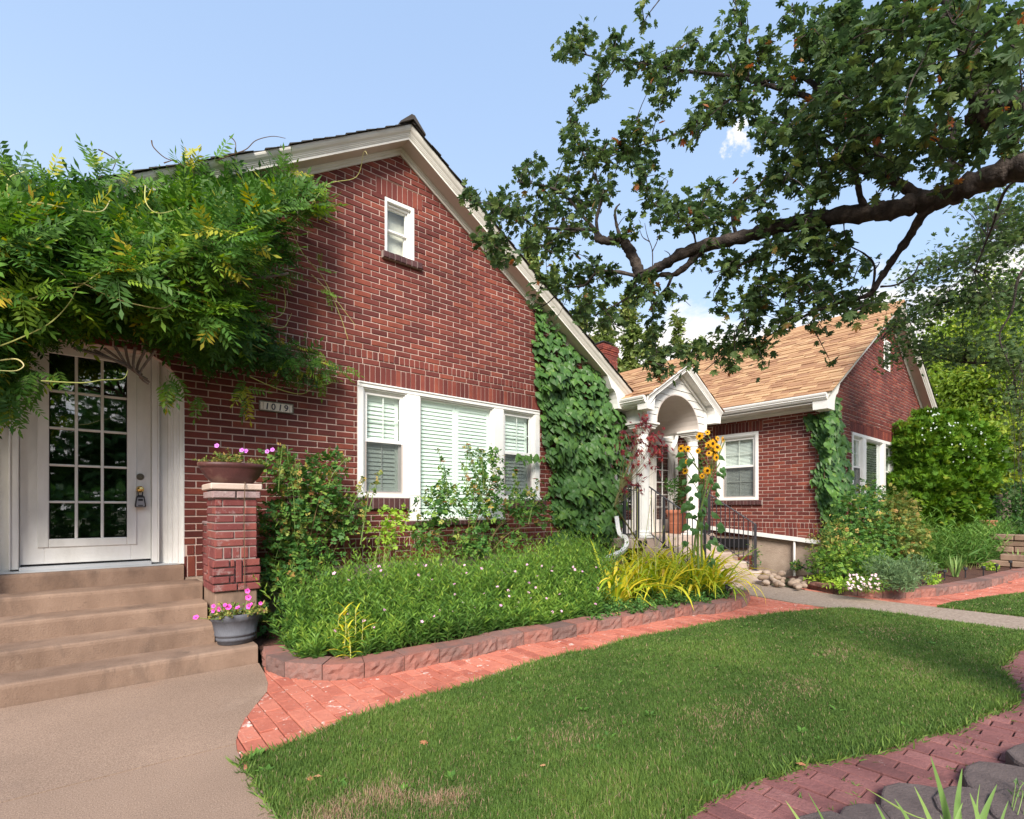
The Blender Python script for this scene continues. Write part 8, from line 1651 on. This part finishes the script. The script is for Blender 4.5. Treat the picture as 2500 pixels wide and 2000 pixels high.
for (u, v, su, sv, t, nc) in [(2220, 690, 35, 30, 8.6, 16), (2290, 660, 50, 45, 8.3, 34), (2380, 620, 60, 60, 7.8, 44), (2470, 580, 50, 60, 7.2, 40), (2200, 810, 40, 25, 8.7, 20), (2270, 760, 50, 35, 8.5, 30), (2360, 740, 60, 45, 8.1, 44), (2460, 730, 60, 60, 7.6, 50), (2180, 880, 20, 22, 8.8, 10), (2250, 860, 45, 30, 8.4, 26), (2350, 850, 60, 40, 8.0, 36), (2460, 860, 55, 50, 7.5, 36), (2420, 500, 60, 35, 6.8, 26), (2480, 480, 40, 50, 6.5, 20), (2230, 740, 40, 20, 8.6, 10), (2480, 980, 30, 60, 7, 14), (2500, 1190, 14, 50, 8, 8)]:
    for c in range(nc):
        c_ = P(u+r.normal(0, su*.6), v+r.normal(0, sv*.6), t+r.normal(0, .45)); dn = np.linalg.norm(nodes2-c_, axis=1); i = np.argmin(dn); nd = nodes2[i]; q = smooth_path([nd, (nd+c_)/2+[0, 0, .05], c_], 2); tw.tube(q, np.linspace(.006, .002, len(q)), 3)
        for j in range(r.randint(9, 15)): f = r.uniform(.4, 1.15); Tl.append(nd+(c_-nd)*f+r.normal(0, .09, 3)); Al.append(norm((c_-nd)*.5+r.normal(0, .7, 3)+[0, 0, -.2])); Sl.append(r.uniform(.045, .08))
tw.build('far_twigs', M['bark'], mp, 'stuff'); k = len(Tl); me = joined('far_foliage', L_MAPLE, r.randint(0, 2, k), frames(np.array(Al), norm(r.normal(0, .5, (k, 3))+[0, 0, .9])), np.array(Tl), np.array(Sl), np.clip(r.normal(.6, .2, k), .01, .96), M['l_maple']); obj('far_foliage', me, mp, 'stuff')
# ================================================================ foreground right: stones and iris
tag(tri_sheet('flower_bed_soil', [(1.6, -.9), (3.0, .15), (6.9, -.55), (7, -3), (2, -3)], .012, M['mulch'], kind='structure'), 'brown soil of the near bed behind the grey blocks at the bottom right')
gw_ = thing('grey_edging', 'dark grey rounded retaining blocks at the bottom right beside the dusky path', 'edging', G(2250, 1980, .06))
for k, (u, v, s, rt) in enumerate([(2150, 2020, .17, .3), (2262, 1975, .20, .5), (2480, 1925, .22, .9), (2390, 1985, .17, .8), (2580, 1870, .2, 1.0), (2540, 2010, .2, .9), (2030, 2070, .16, .2)]):
    c_ = G(u, v, .03); m = MB(); rr_ = RS(500+k); n = 14; ring = [1+.035*rr_.normal() for _ in range(n)]
    V = []; 
    for (q, z_) in ((1.0, -.03), (1.01, .016), (.985, .03), (.93, .034)):
        for j in range(n): th = j/n*6.283; V.append((c_[0]+s*q*ring[j]*math.cos(th)*1.15, c_[1]+s*q*ring[j]*math.sin(th)*.8, z_+(k*.0071 if z_ > 0 else 0)))
    m.add(V, [(a*n+j, a*n+(j+1) % n, (a+1)*n+(j+1) % n, (a+1)*n+j) for a in range(3) for j in range(n)]+[tuple(range(3*n, 4*n))]); o = m.build('block', M['block_grey'], gw_)
ir = thing('iris', 'iris fan with broad pointed blades in the bottom right foreground', 'plant', G(2330, 2200)); r = RS(510)
for k, (tip, base, w_, t) in enumerate([((2272, 1846), (2318, 2050), .030, 1.55), ((2349, 1876), (2340, 2050), .026, 1.5), ((2113, 1924), (2290, 2040), .020, 1.5), ((2136, 1958), (2175, 2060), .018, 1.5), ((2184, 1950), (2240, 2060), .020, 1.45), ((2232, 1920), (2285, 2060), .026, 1.5), ((2368, 1936), (2392, 2050), .022, 1.45), ((2434, 1915), (2385, 2060), .032, 1.5), ((1918, 1955), (1975, 2060), .018, 1.5), ((1973, 1936), (2035, 2070), .010, 1.6), ((2462, 1955), (2440, 2060), .014, 1.55), ((2392, 1915), (2391, 2030), .010, 1.6), ((2295, 1990), (2310, 2060), .016, 1.4), ((2350, 1960), (2330, 2060), .018, 1.42)]):
    a = P(base[0], base[1], t); a2 = a+np.array([0, 0, -.28]); b = P(tip[0], tip[1], t+.02); n = 8; sd = norm(RT+FW*r.uniform(-.3, .3)); V = []
    mid = (a+b)/2+(-RT if tip[0] < base[0] else RT)*(-.008)
    cen = smooth_path([a2, a, mid, b], 4)
    for i, p in enumerate(cen): f = i/(len(cen)-1); w2 = w_*(1-f**2.2)*.5+.0004; V += [p-sd*w2, p-FW*w2*.35, p+sd*w2]
    m = MB().add(V, [q for i in range(len(cen)-1) for q in ((3*i, 3*i+1, 3*i+4, 3*i+3), (3*i+1, 3*i+2, 3*i+5, 3*i+4))]); m.build('blade', M['l_iris'], ir, smooth=True, fix=False)
bush('creeping_plant', 'small creeping green plant over the grey blocks at the bottom right corner', 'plant', G(2500, 1990, .06), [(P(2480, 1950, 2.25), (.16, .14, .07), 1), (P(2520, 1985, 2.1), (.16, .12, .08), 1)], 330, L_S, 'l_herb', .032, 520, 40, 12, stemr=.002, stemmat='stem', shell=.1)
